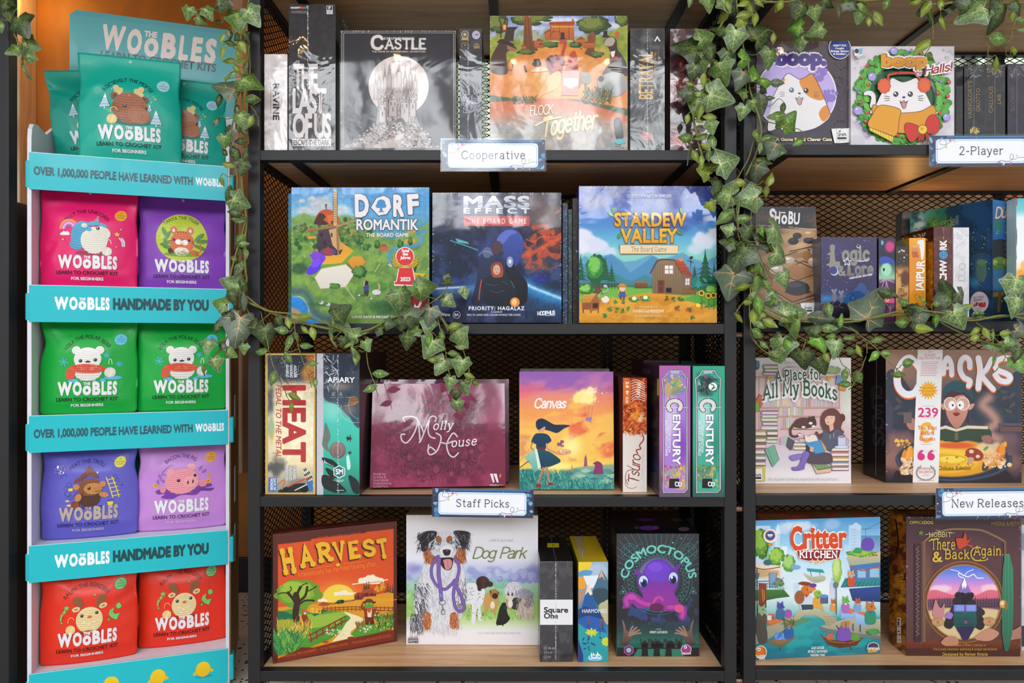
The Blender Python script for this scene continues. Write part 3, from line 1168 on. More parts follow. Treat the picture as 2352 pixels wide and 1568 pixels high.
# ------------------------------------------------------------------ turquoise floor stand of crochet kits
DA = math.radians(18.4)
DM = Matrix.Translation((-1.0665, .0225, 0)) @ Matrix.Rotation(DA, 4, 'Z')      # local x along the front, y to the back
DW, DD = .412, .30
TRAY = [1.243, .951, .663, .377, .095]
stand = thing('display_stand', 'tall turquoise cardboard floor stand full of crochet kit pouches', 'display stand', DM)
TEAL, WHITE, KRAFT = mat('18b8c4', .45), mat('e6e4ee', .5), mat('a98a5c', .7)
for sx, nm in ((0, 'side_panel'), (DW - .008, 'side_panel')):
    z1 = 1.315
    pr = [(0, 0), (.30, 0), (.30, 1.42), (.10, z1 - .005), (.04, z1), (.015, z1 - .006), (.004, z1 - .02), (0, z1 - .04)]
    M = Matrix.Translation((sx + .008, 0, 0)) @ Matrix.Rotation(math.pi / 2, 4, 'Z')
    MB().prism(pr, 0, .008, M).obj(nm, WHITE, stand)
MB().prism([(.0, .0), (.296, 0), (.296, 1.30), (0, 1.22)], 0, .0015, Matrix.Translation((DW + .0025, .004, 0)) @ Matrix.Rotation(math.pi / 2, 4, 'Z')).obj('kraft_side', KRAFT, stand)
MB().box(.006, DW - .006, DD - .008, DD, 0, 1.45).obj('back_panel', WHITE, stand)
for z in TRAY:
    MB().box(.008, DW - .008, .004, DD - .009, z - .012, z - .004).obj('tray', WHITE, stand)
    for xx, yy in ((-.004, .0), (DW - .0, .0)):
        MB().box(xx, xx + .010, -.001, .03, z - .079, z - .018, .003).obj('tab', TEAL, stand)
for z in (1.06, .84, .60, .42, .27):
    MB().box(DW + .004, DW + .0065, .10, .125, z, z + .09, .001).obj('tab', WHITE, stand)


def woobles(A, x, y, h, c, w, foil=False):
    """the maker's chunky word mark: x centre, y baseline, h cap height, w whole width"""
    k = w / 100
    for s, x0, wd, hh, dy in (('W', 0, 26, 1, 0), ('O', 26.5, 16, 1, 0), ('o', 43, 15.2, .98, -.01), ('B', 59.5, 14, 1, 0), ('L', 74.5, 9.6, 1, 0), ('E', 85, 0, 1, 0)):
        if s == 'E':
            break
        A.text(s, x - w / 2 + (x0 + wd / 2) * k, y + dy * h, h * hh, c, w=wd * k * .97, b=.085)
    A.text('E', x - w / 2 + 84.5 * k, y, h, c, w=7.2 * k, b=.085, al='l').text('S', x + w / 2 + .5 * k, y, h, c, w=7.6 * k, b=.085, al='r')
    A.text('THE', x - w / 2 + 50.6 * k, y - h * .80, h * .21, c, w=11.5 * k, b=.08)
    return A


def fascia(z, words):
    h = .082
    O = (.004, -.0025, z - h)
    fs = MB().box(.004, DW - .004, -.0025, -.0005, z - h, z).obj('front_strip', TEAL, stand)
    A = Art(O, (1, 0, 0), (0, 0, 1), DW - .008, h, DM, box=(456, 90))
    A.rect(0, 0, 456, 90, '1cbcc8')
    if words == 1:
        A.text('OVER 1,000,000 PEOPLE HAVE LEARNED WITH', 10, 54, 19, '2f5a66', w=361, b=.075, al='l')
        woobles(A, 412, 53, 18, 'f2f2f6', 70)
    elif words == 2:
        woobles(A, 115, 57, 27, 'f6f6fa', 122)
        A.text('HANDMADE BY YOU', 184, 56, 25, '15484e', w=226, b=.10, al='l')
    else:
        for x, y in ((70, 55), (180, 52), (288, 50), (396, 46)):
            A.ell(x + 2, y + 19, 22, 3.5, '2a98a8').ell(x - 18, y + 8, 8, 4, 'e8bd1a', rot=-35).ell(x + 18, y + 4, 8, 4, 'e8bd1a', rot=25)
            A.ell(x, y, 18, 19.5, 'f3cb22', 'e9b90e')
    A.rect(0, 0, 456, 1.2, 'd8f0f0')
    o = A.finish('strip_print', fs, 'satin')
    return o


for z, k in zip(TRAY, (1, 2, 1, 2, 3)):
    fascia(z, k)
# header card at the back
hz0, hz1 = 1.435, 1.695
hc = MB().prism([(.004, hz0), (DW - .004, hz0), (DW - .004, hz1 - .015), (DW - .019, hz1), (.019, hz1), (.004, hz1 - .015)], DD - .004, DD - .0005).obj('header_card', mat('4fa9ad', .5), stand)
A = Art((.004, DD - .004, hz0), (1, 0, 0), (0, 0, 1), DW - .008, hz1 - hz0, DM, fr=(0, 0, .2678))
A.poly([592, 170, 600, 140, 630, 125, 1990, 300, 2040, 330, 2040, 720, 592, 560], '56abae')
for s, xy, w, h, b in (('W', (862, 405), 205, 190, .07), ('O', (1080, 445), 130, 190, .08), ('o', (1228, 466), 128, 205, .06), ('B', (1378, 482), 128, 190, .08), ('L', (1528, 500), 82, 186, .08), ('E', (1634, 513), 92, 186, .08), ('S', (1748, 526), 100, 186, .08)):
    A.text(s, xy[0], xy[1], h, 'f0dcd2', w=w * .98, b=b, al='l', rot=6.5)
A.text('THE', 1236, 311, 46, 'f0dcd2', w=112, b=.07, al='l', rot=6.5)
A.text('LEARN TO CROCHET KITS', 858, 500, 66, '54626c', w=1000, b=.05, al='l', rot=6.8)
A.finish('header_print', hc, 'satin')


# ---- the pouches
PW, PH = .198, .232


def pouch_surface(seed, pinch, fat):
    R = random.Random(seed)
    wr = [(R.uniform(-.5, .5), R.uniform(.1, .95), R.uniform(-1, 1), R.uniform(.03, .10), R.uniform(-.003, .003), R.uniform(.06, .16)) for _ in range(16)]
    side = [R.uniform(.2, 1) * pinch for _ in range(2)]

    def half(t, sg):
        p = side[0] if sg < 0 else side[1]
        k = 1 - p * (np.exp(-((t - .70) / .13) ** 2)) - .012 * np.exp(-((t - .1) / .1) ** 2)
        corner = .06 * np.clip((.04 - t) / .04, 0, 1) ** 2
        return PW / 2 * (k - corner)

    def disp(s, t, o):
        """s,t on the flat pouch face (0..PW, 0..PH); o lifts ink off the foil"""
        u, v = s / PW * 2 - 1, t / PH
        x = np.where(u < 0, u * half(v, -1), u * half(v, 1))
        bul = fat * np.clip(1 - np.abs(u) ** 2.4, 0, 1) * (sstep(.0, .16, v) * .55 + .45) * (1 - sstep(.62, .93, v))
        y = -bul
        for a, b, c, d, e, f in wr:
            du, dv = u * .5 - a, v - b
            y = y + e * np.exp(-((du * c + dv * math.sqrt(1 - c * c)) / d) ** 2 - ((dv * c - du * math.sqrt(1 - c * c)) / (f * 2)) ** 2) * (.35 + np.abs(u) ** 1.5)
        y = y + .0012 * np.sin((v - .88) * 160) * np.exp(-((v - .88) / .02) ** 2)
        return np.stack([x, y - o, t], -1)
    return disp


def pouch(label, lx, ly, lz, col, draw, name, ink, badge, seed, pinch=.10, fat=.020, rz=0., lean=3., logo='e8e6ea', small='f0eef0', sc=1., group=None, circle=None, foil=False):
    M = DM @ Matrix.Translation((lx, ly, lz)) @ Matrix.Rotation(math.radians(rz), 4, 'Y') @ Matrix.Rotation(math.radians(-lean), 4, 'X') @ Matrix.Scale(sc, 4)
    t = thing('crochet_kit_pouch', label, 'pouch', M, group)
    disp = pouch_surface(seed, pinch, fat)
    n, m = 44, 50
    u, v = np.meshgrid(np.linspace(0, PW, n + 1), np.linspace(0, PH, m + 1))
    fr = disp(u.ravel(), v.ravel(), 0)
    bk = fr.copy()
    bk[:, 1] = -fr[:, 1] * .5 + .0016
    i = (np.arange(m)[:, None] * (n + 1) + np.arange(n)).ravel()
    q = np.stack([i, i + 1, i + n + 2, i + n + 1], 1)
    k = len(fr)
    ring = np.concatenate([np.arange(n), n + (n + 1) * np.arange(m), (n + 1) * m + n - np.arange(n), (n + 1) * (m - np.arange(m))])
    r2 = np.roll(ring, -1)
    Q = np.concatenate([q, q[:, ::-1] + k, np.stack([r2, ring, ring + k, r2 + k], 1)])
    C = np.tile(lin(hx(col)), (2 * k, 1))
    o = link('foil_bag', arrays_mesh('foil_bag', np.concatenate([fr, bk]), Q, C, print_mat('pouch'), True), t)
    A = Art((-PW / 2, 0, 0), (1, 0, 0), (0, 0, 1), PW, PH, M, box=(100, 113), disp=lambda s, tt, oo: disp(s, tt, oo + .00055))
    if draw:
        if circle:
            A.ell(50, 51, 29, 28.5, circle, n=40)
        A.text(name, 50, 56, 4.2, ink, b=.012, arc=27, rot=-2, f='b', w=len(name) * 2.8)
        if badge:
            A.ell(84, 30, 6.3, 6.3, badge, oc=ink if badge[0] in '7' else None, ow=.4)
            for j, s in enumerate(('All', 'materials', 'included')):
                A.text(s, 84, 28 + j * 2.6, 1.7, '28484e', b=0)
        draw(A)
        woobles(A, 50, 91, 13, logo, 60)
        A.text('LEARN TO CROCHET KIT', 50, 98.5, 4, ink, w=63, b=.03)
        A.text('FOR BEGINNERS', 50, 104.5, 3, small, w=33, b=.05)
        A.finish('front_print', t, 'pouch')
    hole = MB().tube([(0, .001, PH * .955), (0, -.0012, PH * .955)], .0032, 12)
    hole.obj('hang_hole', mat('b9c4c6', .5), t)
    return t


def d_moose(A):
    for x, y in ((33, 33.5), (33, 39), (68, 36), (72, 50), (65, 62), (27, 48), (74, 44)):
        A.ell(x, y, .5, .5, 'd8f0ee')
    A.star(36, 36, 1.7, 'e8cf4a').star(76, 46, 1.6, 'e8cf4a')
    for x, y, s in ((27, 52, 1.), (76, 66, 1.05), (70, 56, .5)):
        A.poly([x - 5.5 * s, y + 7 * s, x, y - 8 * s, x + 5.5 * s, y + 6 * s], 'bfd8ea', oc='23414e', ow=.35).line([x - 3 * s, y + 1 * s, x + 3 * s, y + .4 * s], .35, '23414e').line([x - 4 * s, y + 4 * s, x + 4 * s, y + 3.6 * s], .35, '23414e').rect(x - .6, y + 6.6 * s, x + .6, y + 9 * s, 'c8e0e8')
        A.poly([x - 1.8 * s, y - 3 * s, x, y - 8 * s, x + 1.8 * s, y - 3.4 * s], 'eef0ee')
    for x, r in ((40, -1), (60, 1)):
        A.knit(x, 41.5, 5.5, 3.4, 'e2cc8c', 'b89a58', 'f2e2b0', rot=40 * r, rows=4, per=5).knit(x + r * 2.6, 37.5, 3.2, 3, 'e2cc8c', 'b89a58', 'f2e2b0', rows=3, per=4)
    A.knit(36, 46, 4, 3.6, '84431f', '582810', 'a05a30', rows=4, per=5).ell(36.6, 46, 1.8, 1.6, '46200c')
    A.knit(66, 48, 3.6, 3.4, '84431f', '582810', 'a05a30', rows=4, per=5).ell(65.6, 48, 1.6, 1.5, '46200c')
    A.ell(52, 72, 19, 4, '0c6a62')
    A.knit(51, 58, 17, 16, '9a5228', '64300f', 'b87040', rows=11, per=14)
    A.knit(60, 65, 11, 8.6, 'a85e32', '703a18', 'c47e50', rot=12, rows=7, per=10)
    A.ell(46.5, 56.5, 1.9, 1.9, '17100c').ell(46, 55.8, .55, .55, 'd8d0c8').ell(67, 57.5, 1.2, 1.7, '17100c')
    A.ring(36, 62, 3, 3.6, .8, 'e2cc8c', 150, 350).ball(34, 71, 5, 'ead690', 'c8b068')


def d_unicorn(A):
    for k, c in enumerate(('f0a020', 'e86aa0', 'd8b8e8', 'a070c8')):
        A.ring(31, 48, 9 - k * 1.7, 10 - k * 1.9, 1.7, c, 180, 330)
    A.cloud(27, 55, 9, 5, 'f2e6ec', 3)
    for x, y, r in ((80, 52, 3.6), (25, 60, 2), (79, 66, 1.6), (84, 46, 1.4)):
        A.star(x, y, r, 'f2c22e' if r > 1.5 else 'f4e8ea', oc='8a3a5c', ow=.3)
    for k, c in enumerate(('f0e0ec', 'c89ad8', 'f0e0ec')):
        A.line([82 + k * 1.3, 56, 84.5 + k * 1.2, 60, 85 + k * .9, 65], 1.2, c, 1)
    A.knit(39, 66, 7, 5, '3d9cc4', '236c92', '68bcd8', rows=5, per=7, rot=20).knit(43, 54, 9.5, 15, '3d9cc4', '236c92', '68bcd8', rows=10, per=8, rot=8)
    A.ell(55, 75, 17, 3, '9c1648')
    A.knit(57, 60, 13.5, 15, 'e6dfd2', 'b4aa98', 'f6f2ea', rows=11, per=11).knit(64, 52, 9.5, 8, 'e6dfd2', 'b4aa98', 'f6f2ea', rows=7, per=8)
    A.poly([56, 40, 61, 31.5, 62.5, 40], 'c898a0').lines([[57.5, 38, 62, 37], [58.5, 35.5, 61.8, 34.8]], .6, '8a5a68')
    for x, y, r in ((50, 43, 3.4), (55, 41.5, 3.4), (60, 41, 3), (64, 42, 2.6), (68, 43.5, 2.2), (52, 48, 2.8), (49, 46, 3)):
        A.knit(x, y, r, r * .8, '3f9fc8', '236c92', '74c4de', rows=3, per=4)
    A.knit(47, 44, 3, 2.4, 'e6dfd2', 'b4aa98', 'f6f2ea', rows=3, per=4)
    A.ell(61, 46.5, 2, 2, '2c2a30').ell(60.5, 45.8, .6, .6, 'eee')
    A.ball(70, 72, 5, 'e8e4da', 'c0b8a8').ring(72, 63, 2, 4.5, .7, 'e8e4da', 180, 360)


def d_tiger(A):
    for x, y, a in ((34, 50, -60), (33, 58, -20), (36, 63, 10), (70, 50, -40), (73, 55, -10), (70, 62, 20), (31, 46, 60)):
        A.ell(x, y, 7, 2.2, '4f8a3a', rot=a, oc='2f5e2a', ow=.3)
    A.line([67, 68, 71, 66, 71, 56], 1.2, 'd8642a', 1)
    A.ell(50, 71, 20, 2.6, '7c9a1e')
    A.knit(39, 67, 4, 3.6, '3a2018', '1a0c08', '583a30', rows=4, per=5).knit(64, 69, 5, 3.6, 'd8602a', '9c3a12', 'ee8a4a', rows=4, per=6)
    for x in (41, 60):
        A.knit(x, 42.5, 4, 4.2, 'd8602a', '8a2c0c', 'ee8a4a', rows=4, per=5).ell(x, 43, 1.7, 2.2, 'f0dcd0')
    A.knit(50.5, 57, 13.5, 13.5, 'dc622a', 'a03c12', 'f08c4a', rows=10, per=13)
    A.knit(50, 67.5, 8, 5, 'ece6d8', 'c8c0b0', 'faf6ee', rows=5, per=8)
    A.ell(46.8, 56.5, 3.8, 3.2, 'f4f0ea').ell(53.6, 57, 3.6, 3.2, 'f4f0ea').poly([47.5, 52.6, 53, 52.8, 50.4, 55.4], '1c1512', sm=1)
    A.ell(41.5, 54, 1.6, 1.6, '16100e').ell(58.5, 54.5, 1.6, 1.6, '16100e')
    A.lines([[45.5, 44, 45.7, 46.5], [48.8, 43.6, 48.9, 46], [52, 43.8, 52, 46], [55, 44, 54.8, 46.4], [61, 56, 64, 55.4], [61, 58, 64, 58], [38, 55, 40, 55.6]], .8, '2a1410')
    A.grass(40, 40, 66, 70, 73, 4, ['6a9422', '8ab030'], .4)


def d_polar(A):
    for x, y, r in ((26, 55, 5), (70, 48, 3), (82, 58, 3.2)):
        A.lines([[x - r * math.cos(a), y - r * math.sin(a), x + r * math.cos(a), y + r * math.sin(a)] for a in (.2, 1.25, 2.3)], .8, '4ab4e0')
        A.lines([[x + r * .8 * math.cos(a) - .9, y + r * .8 * math.sin(a) - .9, x + r * .55 * math.cos(a), y + r * .55 * math.sin(a), x + r * .8 * math.cos(a) + .9, y + r * .8 * math.sin(a) - .6] for a in (.2, 1.25, 2.3, 3.3, 4.4, 5.4)], .5, '4ab4e0')
    for x, y, rx in ((36, 76, 5.5), (76, 73, 9), (66, 76, 3), (58, 77, 2)):
        A.ell(x, y, rx, 2.4, '58b8d8', oc='256a8a', ow=.3)
    A.dots(12, 20, 44, 88, 70, .4, .8, ['6cc4e8'], 5)
    for x in (38, 63):
        A.knit(x, 42, 4.6, 4.4, 'e8e4de', 'bcb6ac', 'faf8f4', rows=4, per=5)
    A.knit(51, 66, 14, 10, 'e2ddd4', 'b4aea2', 'f6f4ee', rows=7, per=13)
    A.knit(50.5, 51.5, 14, 12.5, 'eae7e2', 'c2bcb4', 'fcfaf6', rows=10, per=13)
    A.knit(50.5, 62.5, 19, 5, 'd8482a', '98280f', 'ee7048', rows=4, per=16, rot=2)
    A.knit(33.5, 68, 5, 7, 'd8553a', '98280f', 'f0805a', rows=5, per=6, rot=10)
    A.ell(43.5, 54, 1.9, 1.9, '241d1c').ell(58.5, 53, 1.9, 1.9, '241d1c').ell(43, 53.4, .5, .5, 'ccc').ell(58, 52.4, .5, .5, 'ccc')
    A.poly([48, 55.4, 51, 53.6, 54, 55.2, 51, 56], '2a2022', sm=1)
    A.ball(73, 67, 5.6, 'eae4dc', 'c4bcb0').ring(73.5, 57, 1.6, 5, .6, 'e8e4da', 170, 370)


def d_troll(A):
    for x, y, r in ((30, 52, 2.6), (27, 56, 2.2), (29, 62, 3), (32, 66, 2.2), (78, 46, 2.4), (80, 50, 2)):
        A.ring(x, y, r, r * .9, .4, '38409a')
    A.rect(29.5, 56, 34.5, 59.5, 'e8d42e', oc='38409a', ow=.35, r=1)
    for x in (69, 75):
        A.line([x, 46, x + 6, 69], 1.1, 'dccc3a')
    for k in range(5):
        A.line([69 + k * 1.4, 49 + k * 4.6, 77 + k * 1.3, 48 + k * 4.6], 1., 'dccc3a')
    A.poly([69, 73, 76, 72, 75, 77.5, 70, 78], 'e8d42e', oc='38409a', ow=.4).ell(72.5, 72.6, 3.4, 1, '2c3aa0').ell(29, 70, 2.2, 1, 'e8d42e').ell(31, 75, 3, 1.2, 'e8d42e').ell(42, 79, 4.5, .9, 'e8d42e').star(84, 56, 1.6, '38409a', 4).star(60, 40, 1.8, 'f0eaf0', 4, .3)
    A.ell(51, 78, 15, 2.2, '3a3c8a')
    for x, y, a in ((44, 44, 55), (48, 40, 80), (51, 38, 95), (54, 40, 110), (57, 42, 130), (40, 47, 30)):
        A.knit(x, y, 6, 2, '7e4630', '4c2414', 'a0664c', rot=-a, rows=3, per=6)
    A.knit(51, 68, 11.5, 9.6, '503020', '2a1408', '704a34', rows=8, per=11)
    A.knit(52, 56, 13, 9.5, '84502f', '502c14', 'a87048', rows=7, per=12)
    A.knit(55, 57.5, 9.4, 6.2, 'c8894a', '92592a', 'e0aa6c', rows=5, per=9)
    A.knit(38, 55, 3.4, 3, 'c8894a', '92592a', 'e0aa6c', rows=3, per=4).knit(65, 53, 3.4, 3.2, 'c8894a', '92592a', 'e0aa6c', rows=3, per=4)
    A.knit(40, 67, 3.2, 4.4, 'c8894a', '92592a', 'e0aa6c', rows=4, per=4, rot=20).knit(66, 65, 5, 2.8, 'c8894a', '92592a', 'e0aa6c', rows=3, per=5, rot=20)
    A.ell(51, 57, 1.7, 1.7, '1c1210').ell(50.6, 56.4, .5, .5, 'ccc').line([57, 60.6, 60, 61, 62, 59.6], .6, '2a1810', 1)
    A.ball(37, 75, 4.4, '8a4630', '5c2a18').ring(38, 65.5, 2, 4.6, .7, '8a4630', 150, 330).line([20, 45, 24, 40, 27, 43], .4, '38409a', 1)
    A.dots(60, 13, 31, 24, 40, .3, .9, ['e8e8f0', 'a8b0d8', '5a62a8', 'f8f8ff'], 3)


def d_pig(A):
    A.poly([22, 66, 30, 64, 40, 66, 56, 65, 70, 62, 80, 60, 84, 64, 76, 66, 86, 67, 82, 70, 72, 69, 66, 73, 50, 72, 40, 76, 28, 74, 32, 70, 24, 70], '7a3aa0', sm=1).ell(77, 68, 3, 1.2, '7a3aa0')
    for x, y, a in ((26, 50, 60), (30, 55, 30), (24, 56, 90), (72, 42, -50), (76, 46, -30), (72, 60, 0)):
        A.ell(x, y, 3.4, 1.7, '9a66b8', rot=a)
    for x, y, r in ((22, 60, 2.6), (80, 58, 3), (81, 51, 2)):
        for k in range(5):
            A.ell(x + r * .62 * math.cos(k * 1.257), y + r * .62 * math.sin(k * 1.257), r * .46, r * .46, 'e8a52a')
        A.ell(x, y, r * .35, r * .35, 'b8641a')
    A.line([33, 48, 28, 47, 31, 42, 36, 38, 40, 37], .45, '4a2a5c', 1)
    A.knit(30, 65, 3.2, 3.8, 'e88a98', 'b85a6c', 'f6b0b8', rows=4, per=4).knit(74, 60, 4.6, 4, 'e88a98', 'b85a6c', 'f6b0b8', rows=4, per=5)
    A.knit(51, 56, 19, 14.5, 'ee98a2', 'c06474', 'f8bcc2', rows=11, per=16, rot=-6)
    A.knit(38, 45.5, 5, 4, 'f0a0a8', 'c06474', 'f8bcc2', rows=4, per=5, rot=-40).knit(62, 40, 5, 3.6, 'f0a0a8', 'c06474', 'f8bcc2', rows=4, per=5, rot=20)
    A.knit(60, 57, 8, 6, 'f2a6ac', 'c8707e', 'fac8cc', rows=5, per=8, rot=-8)
    A.ell(57.5, 58, 1, 2.3, '6a2a34', rot=8).ell(63, 57, 1, 2.3, '6a2a34', rot=8)
    A.ell(47, 55, 1.9, 1.9, '1a1418').ell(46.4, 54.3, .5, .5, 'ccc').ell(65.5, 50, 1.5, 1.7, '1a1418')


def d_reindeer(A):
    g = '7ac86a'
    for x, y, r in ((29, 50, 4), (58, 38, 1.9), (24, 66, 2), (72, 67, 2), (52, 42, .9), (82, 47, 1)):
        A.star(x, y, r, g, oc='2c5c2a', ow=.3)
    A.line([28, 53, 24, 58, 23, 64], 3, g, 1, w1=1.2).poly([79, 55, 80, 51, 83, 51, 84.5, 55, 81.8, 57], g, sm=1, oc='2c5c2a', ow=.3).poly([72, 62, 76, 59, 78, 62, 83, 62, 80, 69, 75, 66], g, oc='2c5c2a', ow=.3).poly([73, 57, 77, 55, 76, 60, 72, 62], g)
    A.dots(14, 20, 42, 84, 72, .4, .7, ['9a2414'], 4)
    for x, a, r in ((42, 1, -1), (63, 1, 1)):
        A.knit(x, 45, 3.4, 7, '8a5a34', '583418', 'ac7e54', rows=7, per=4, rot=18 * r).knit(x + r * 3.2, 42.5, 3.6, 4.6, '8a5a34', '583418', 'ac7e54', rows=5, per=4, rot=30 * r)
    A.knit(39, 52, 4.2, 2.8, 'e6cc92', 'b09456', 'f4e4b8', rows=3, per=4, rot=-10).ell(39, 52, 1.8, .9, 'a8683a').knit(66.5, 50.5, 4.2, 2.8, 'e6cc92', 'b09456', 'f4e4b8', rows=3, per=4, rot=-20).ell(66.5, 50.6, 1.8, .9, 'a8683a', rot=-20)
    A.ell(53, 78, 14, 2.4, 'a82414')
    A.knit(52.5, 64.5, 13.6, 14, 'ecd29a', 'b89a5c', 'f8e8c0', rows=11, per=12)
    A.ell(45, 59.5, 1.8, 1.8, '1e1612').ell(60, 57.5, 1.8, 1.8, '1e1612').ell(44.6, 59, .5, .5, 'ddd').ell(59.6, 57, .5, .5, 'ddd').ell(53, 61.5, 2.4, 1.4, 'd8602a')
    for x, y in ((47, 67), (52, 69), (57, 67), (49, 73), (56, 73)):
        A.lines([[x - 1.3, y - .8, x, y + .5, x + 1.3, y - .8]], .5, 'f8f0ea')
    A.ball(33.5, 74, 5, 'ecd29a', 'c8aa6a').ring(34, 65, 3.2, 4.4, .5, 'ecd29a', 160, 340)


G1, G2, G3 = 'teal moose pouches in the top tray', 'green polar bear pouches', 'red reindeer pouches'
z0 = TRAY[0] - .0005
pouch('teal moose pouch half hidden behind the front moose pouch, away from the ivy', .122, .118, z0 + .015, '0fa08c', d_moose, 'ROOSEVELT THE MOOSE', '0f3f3c', 'a8d4e2', 11, .20, .022, -8., 5, group=G1)
pouch('teal moose pouch tucked under the hanging ivy behind the front moose pouch', .298, .078, z0, '0fa08c', d_moose, 'ROOSEVELT THE MOOSE', '0f3f3c', 'a8d4e2', 12, .06, .02, 1.0, 5, group=G1)
pouch('teal moose pouch standing in front of its two twins on the top tray', .197, .036, z0, '10ac96', d_moose, 'ROOSEVELT THE MOOSE', '0f3f3c', 'a8d4e2', 13, .07, .022, -1, 3, sc=1.09, group=G1)
z1 = TRAY[1] - .003
pouch('hot pink pouch with a white and blue unicorn', .110, .042, z1, 'e8146a', d_unicorn, 'BILLY THE UNICORN', '4a0a2c', 'f0a41a', 14, .10, .024, 0, 2)
pouch('purple pouch with an orange tiger in a lime circle', .3025, 0.064, z1, '8440b4', d_tiger, 'TANYA THE TIGER', '3a1e50', None, 15, .08, .022, 0, 2, circle='bccb3a')
pouch('plain teal pouch edge showing behind the purple tiger pouch', .302, .135, z1, '0e8f8a', None, '', '000', None, 16, .06, .016, 0, 2)
z2 = TRAY[2] - .003
pouch('green pouch with a polar bear in a red scarf, clear of the ivy leaves', .110, .040, z2, '08a63c', d_polar, 'LOLA THE POLAR BEAR', '083c1a', '64c4e6', 17, .12, .024, 0, 2, group=G2)
pouch('green pouch with a polar bear in a red scarf, touched by small ivy leaves', .3025, 0.054, z2, '08a63c', d_polar, 'LOLA THE POLAR BEAR', '083c1a', '64c4e6', 18, .05, .024, 0, 2, group=G2)
z3 = TRAY[3] - .003
pouch('blue violet pouch with a brown troll and silver glitter lettering', .110, .050, z3, '645fc4', d_troll, 'PEAT THE TROLL', '262a72', 'e6dc3e', 19, .14, .024, 0, 2, logo='b9a89a', small='b8b4dc')
pouch('lilac pouch with a pink pig in a purple puddle', .3025, 0.059, z3, 'c68ad4', d_pig, 'BACON THE PIG', '5a2a66', 'f0a62a', 20, .15, .024, 0, 2, small='e0bce8')
pouch('plain teal pouch edge showing between the troll and pig pouches', .215, .15, z3, '0e8f8a', None, '', '000', None, 21, .05, .016, 0, 2)
z4 = TRAY[4] - .003
pouch('red pouch with a cream reindeer on the lowest tray, farther from the shelves', .110, .040, z4, 'e8321a', d_reindeer, 'RALPH THE REINDEER', '560f06', '7cc87a', 22, .05, .024, 0, 2, group=G3)
pouch('red pouch with a cream reindeer on the lowest tray, nearer the shelves', .3025, 0.069, z4, 'e8321a', d_reindeer, 'RALPH THE REINDEER', '560f06', '7cc87a', 23, .06, .024, 0, 2, group=G3)


# ------------------------------------------------------------------ boxed games on the shelves
T1,T2,T3=(560,0,.26786),(1100,0,.27211),(1700,0,.27721)
M1,M2,M3=(560,400,.2551),(1100,400,.27211),(1700,400,.27721)
L1,L2,L3=(560,780,.26786),(1100,780,.27211),(1700,780,.27721)
B1,B2,B3=(560,1160,.26019),(1100,1160,.27211),(1700,1160,.27721)


class Game:
 """a boxed game; x0,x1,yt in photo pixels of its front, dl,dr how far its front corners stand behind the shelf front"""

 def __init__(s,label,x0,x1,yt,z,T,dl,dr=None,body='1c1a1c',lean=0.,kind='wrap',group=None,rough=.4,lift=0.,cat='board game',name='board_game_box'):
  dr=dl if dr is None else dr
  a=Vector(((x0-CX)/F*(D0+dl),dl,0))
  b=Vector(((x1-CX)/F*(D0+dr),dr,0))
  s.W,s.T,s.kind=(b-a).length,T,kind
  z+=lift+T*math.sin(math.radians(lean))+.0003
  k,sn,cs=(CY-yt)/F,math.sin(math.radians(lean)),math.cos(math.radians(lean))
  s.H=(HC-z+k*(D0+dl))/(cs-k*sn)
  c=(a+b)/2
  c.z=z
  s.M=Matrix.Translation(c)@Matrix.Rotation(math.atan2(b.y-a.y,b.x-a.x),4,'Z')@Matrix.Rotation(math.radians(-lean),4,'X')
  s.t=thing(name,label,cat,s.M,group)
  MB().box(-s.W/2,s.W/2,0,T,0,s.H,.0012,2).obj('box_body',mat(body,rough,.6 if kind!='matte' else 0.),s.t)

 def face(s,f,fr=None,box=None):
  W,H,T,e=s.W/2,s.H,s.T,.0004
  O,ax,ay,w,h={'front':((-W+e,0,e),(1,0,0),(0,0,1),2*W-2*e,H-2*e),
      'left':((-W,T-e,e),(0,-1,0),(0,0,1),T-2*e,H-2*e),
      'right':((W,e,e),(0,1,0),(0,0,1),T-2*e,H-2*e),
      'top':((-W+e,e,H),(1,0,0),(0,1,0),2*W-2*e,T-2*e)}[f]
  return Art(O,ax,ay,w,h,s.M,fr=fr,box=box)

 def put(s,A,f='front',kind=None):
  A.finish(f+'_print' if f!='front' else 'front_print',s.t,kind or s.kind)
  return s

 def seam(s,u,seed=1,f='front',n=60):
  """crinkled weld of the shrink wrap running down a face"""
  A=s.face(f,box=(100,400))
  A.k=30
  R=random.Random(seed)
  A.many(lambda R_:(lambda x,y,l:[(x,y),(x+R_.uniform(-1,1)*l,y+1.2),(x+R_.uniform(-.5,.5)*l,y+3.5),(x-.5,y+2)])(u+R_.uniform(-1.2,1.2),R_.uniform(2,396),R_.uniform(.8,3.2)),n,['e8e8ec','c8c8d0','8a8a94','f4f4f8'],seed)
  A.lines([[u,y,u+.3,y+12]for y in range(2,388,13)],.5,'c0c0c8')
  A.finish('wrap_seam',s.t,'wrap')
  return s

 def edge(s,seed=1,n=46,top=True,sides=True,c=('e8eaf0','b8bcc8','f6f6fa')):
  """short bright puckers of film along the box edges"""
  A=s.face('front',box=(100,100*s.H/s.W))
  A.k=34
  h=100*s.H/s.W

  def f(R):
   q=R.random()
   l=R.uniform(.6,2.6)
   if q<.5 and top:
    x=R.uniform(0,100)
    return[(x,0),(x+.35,0),(x+R.uniform(-1,1),l)]
   y=R.uniform(0,h)
   if R.random()<.5:
    return[(0,y),(0,y+.35),(l*.8,y+R.uniform(-1,1))]
   return[(100,y),(100,y+.35),(100-l*.8,y+R.uniform(-1,1))]
  A.many(f,n,list(c),seed)
  A.finish('film_edge_print',s.t,'wrap')
  return s


z=ZL[0]
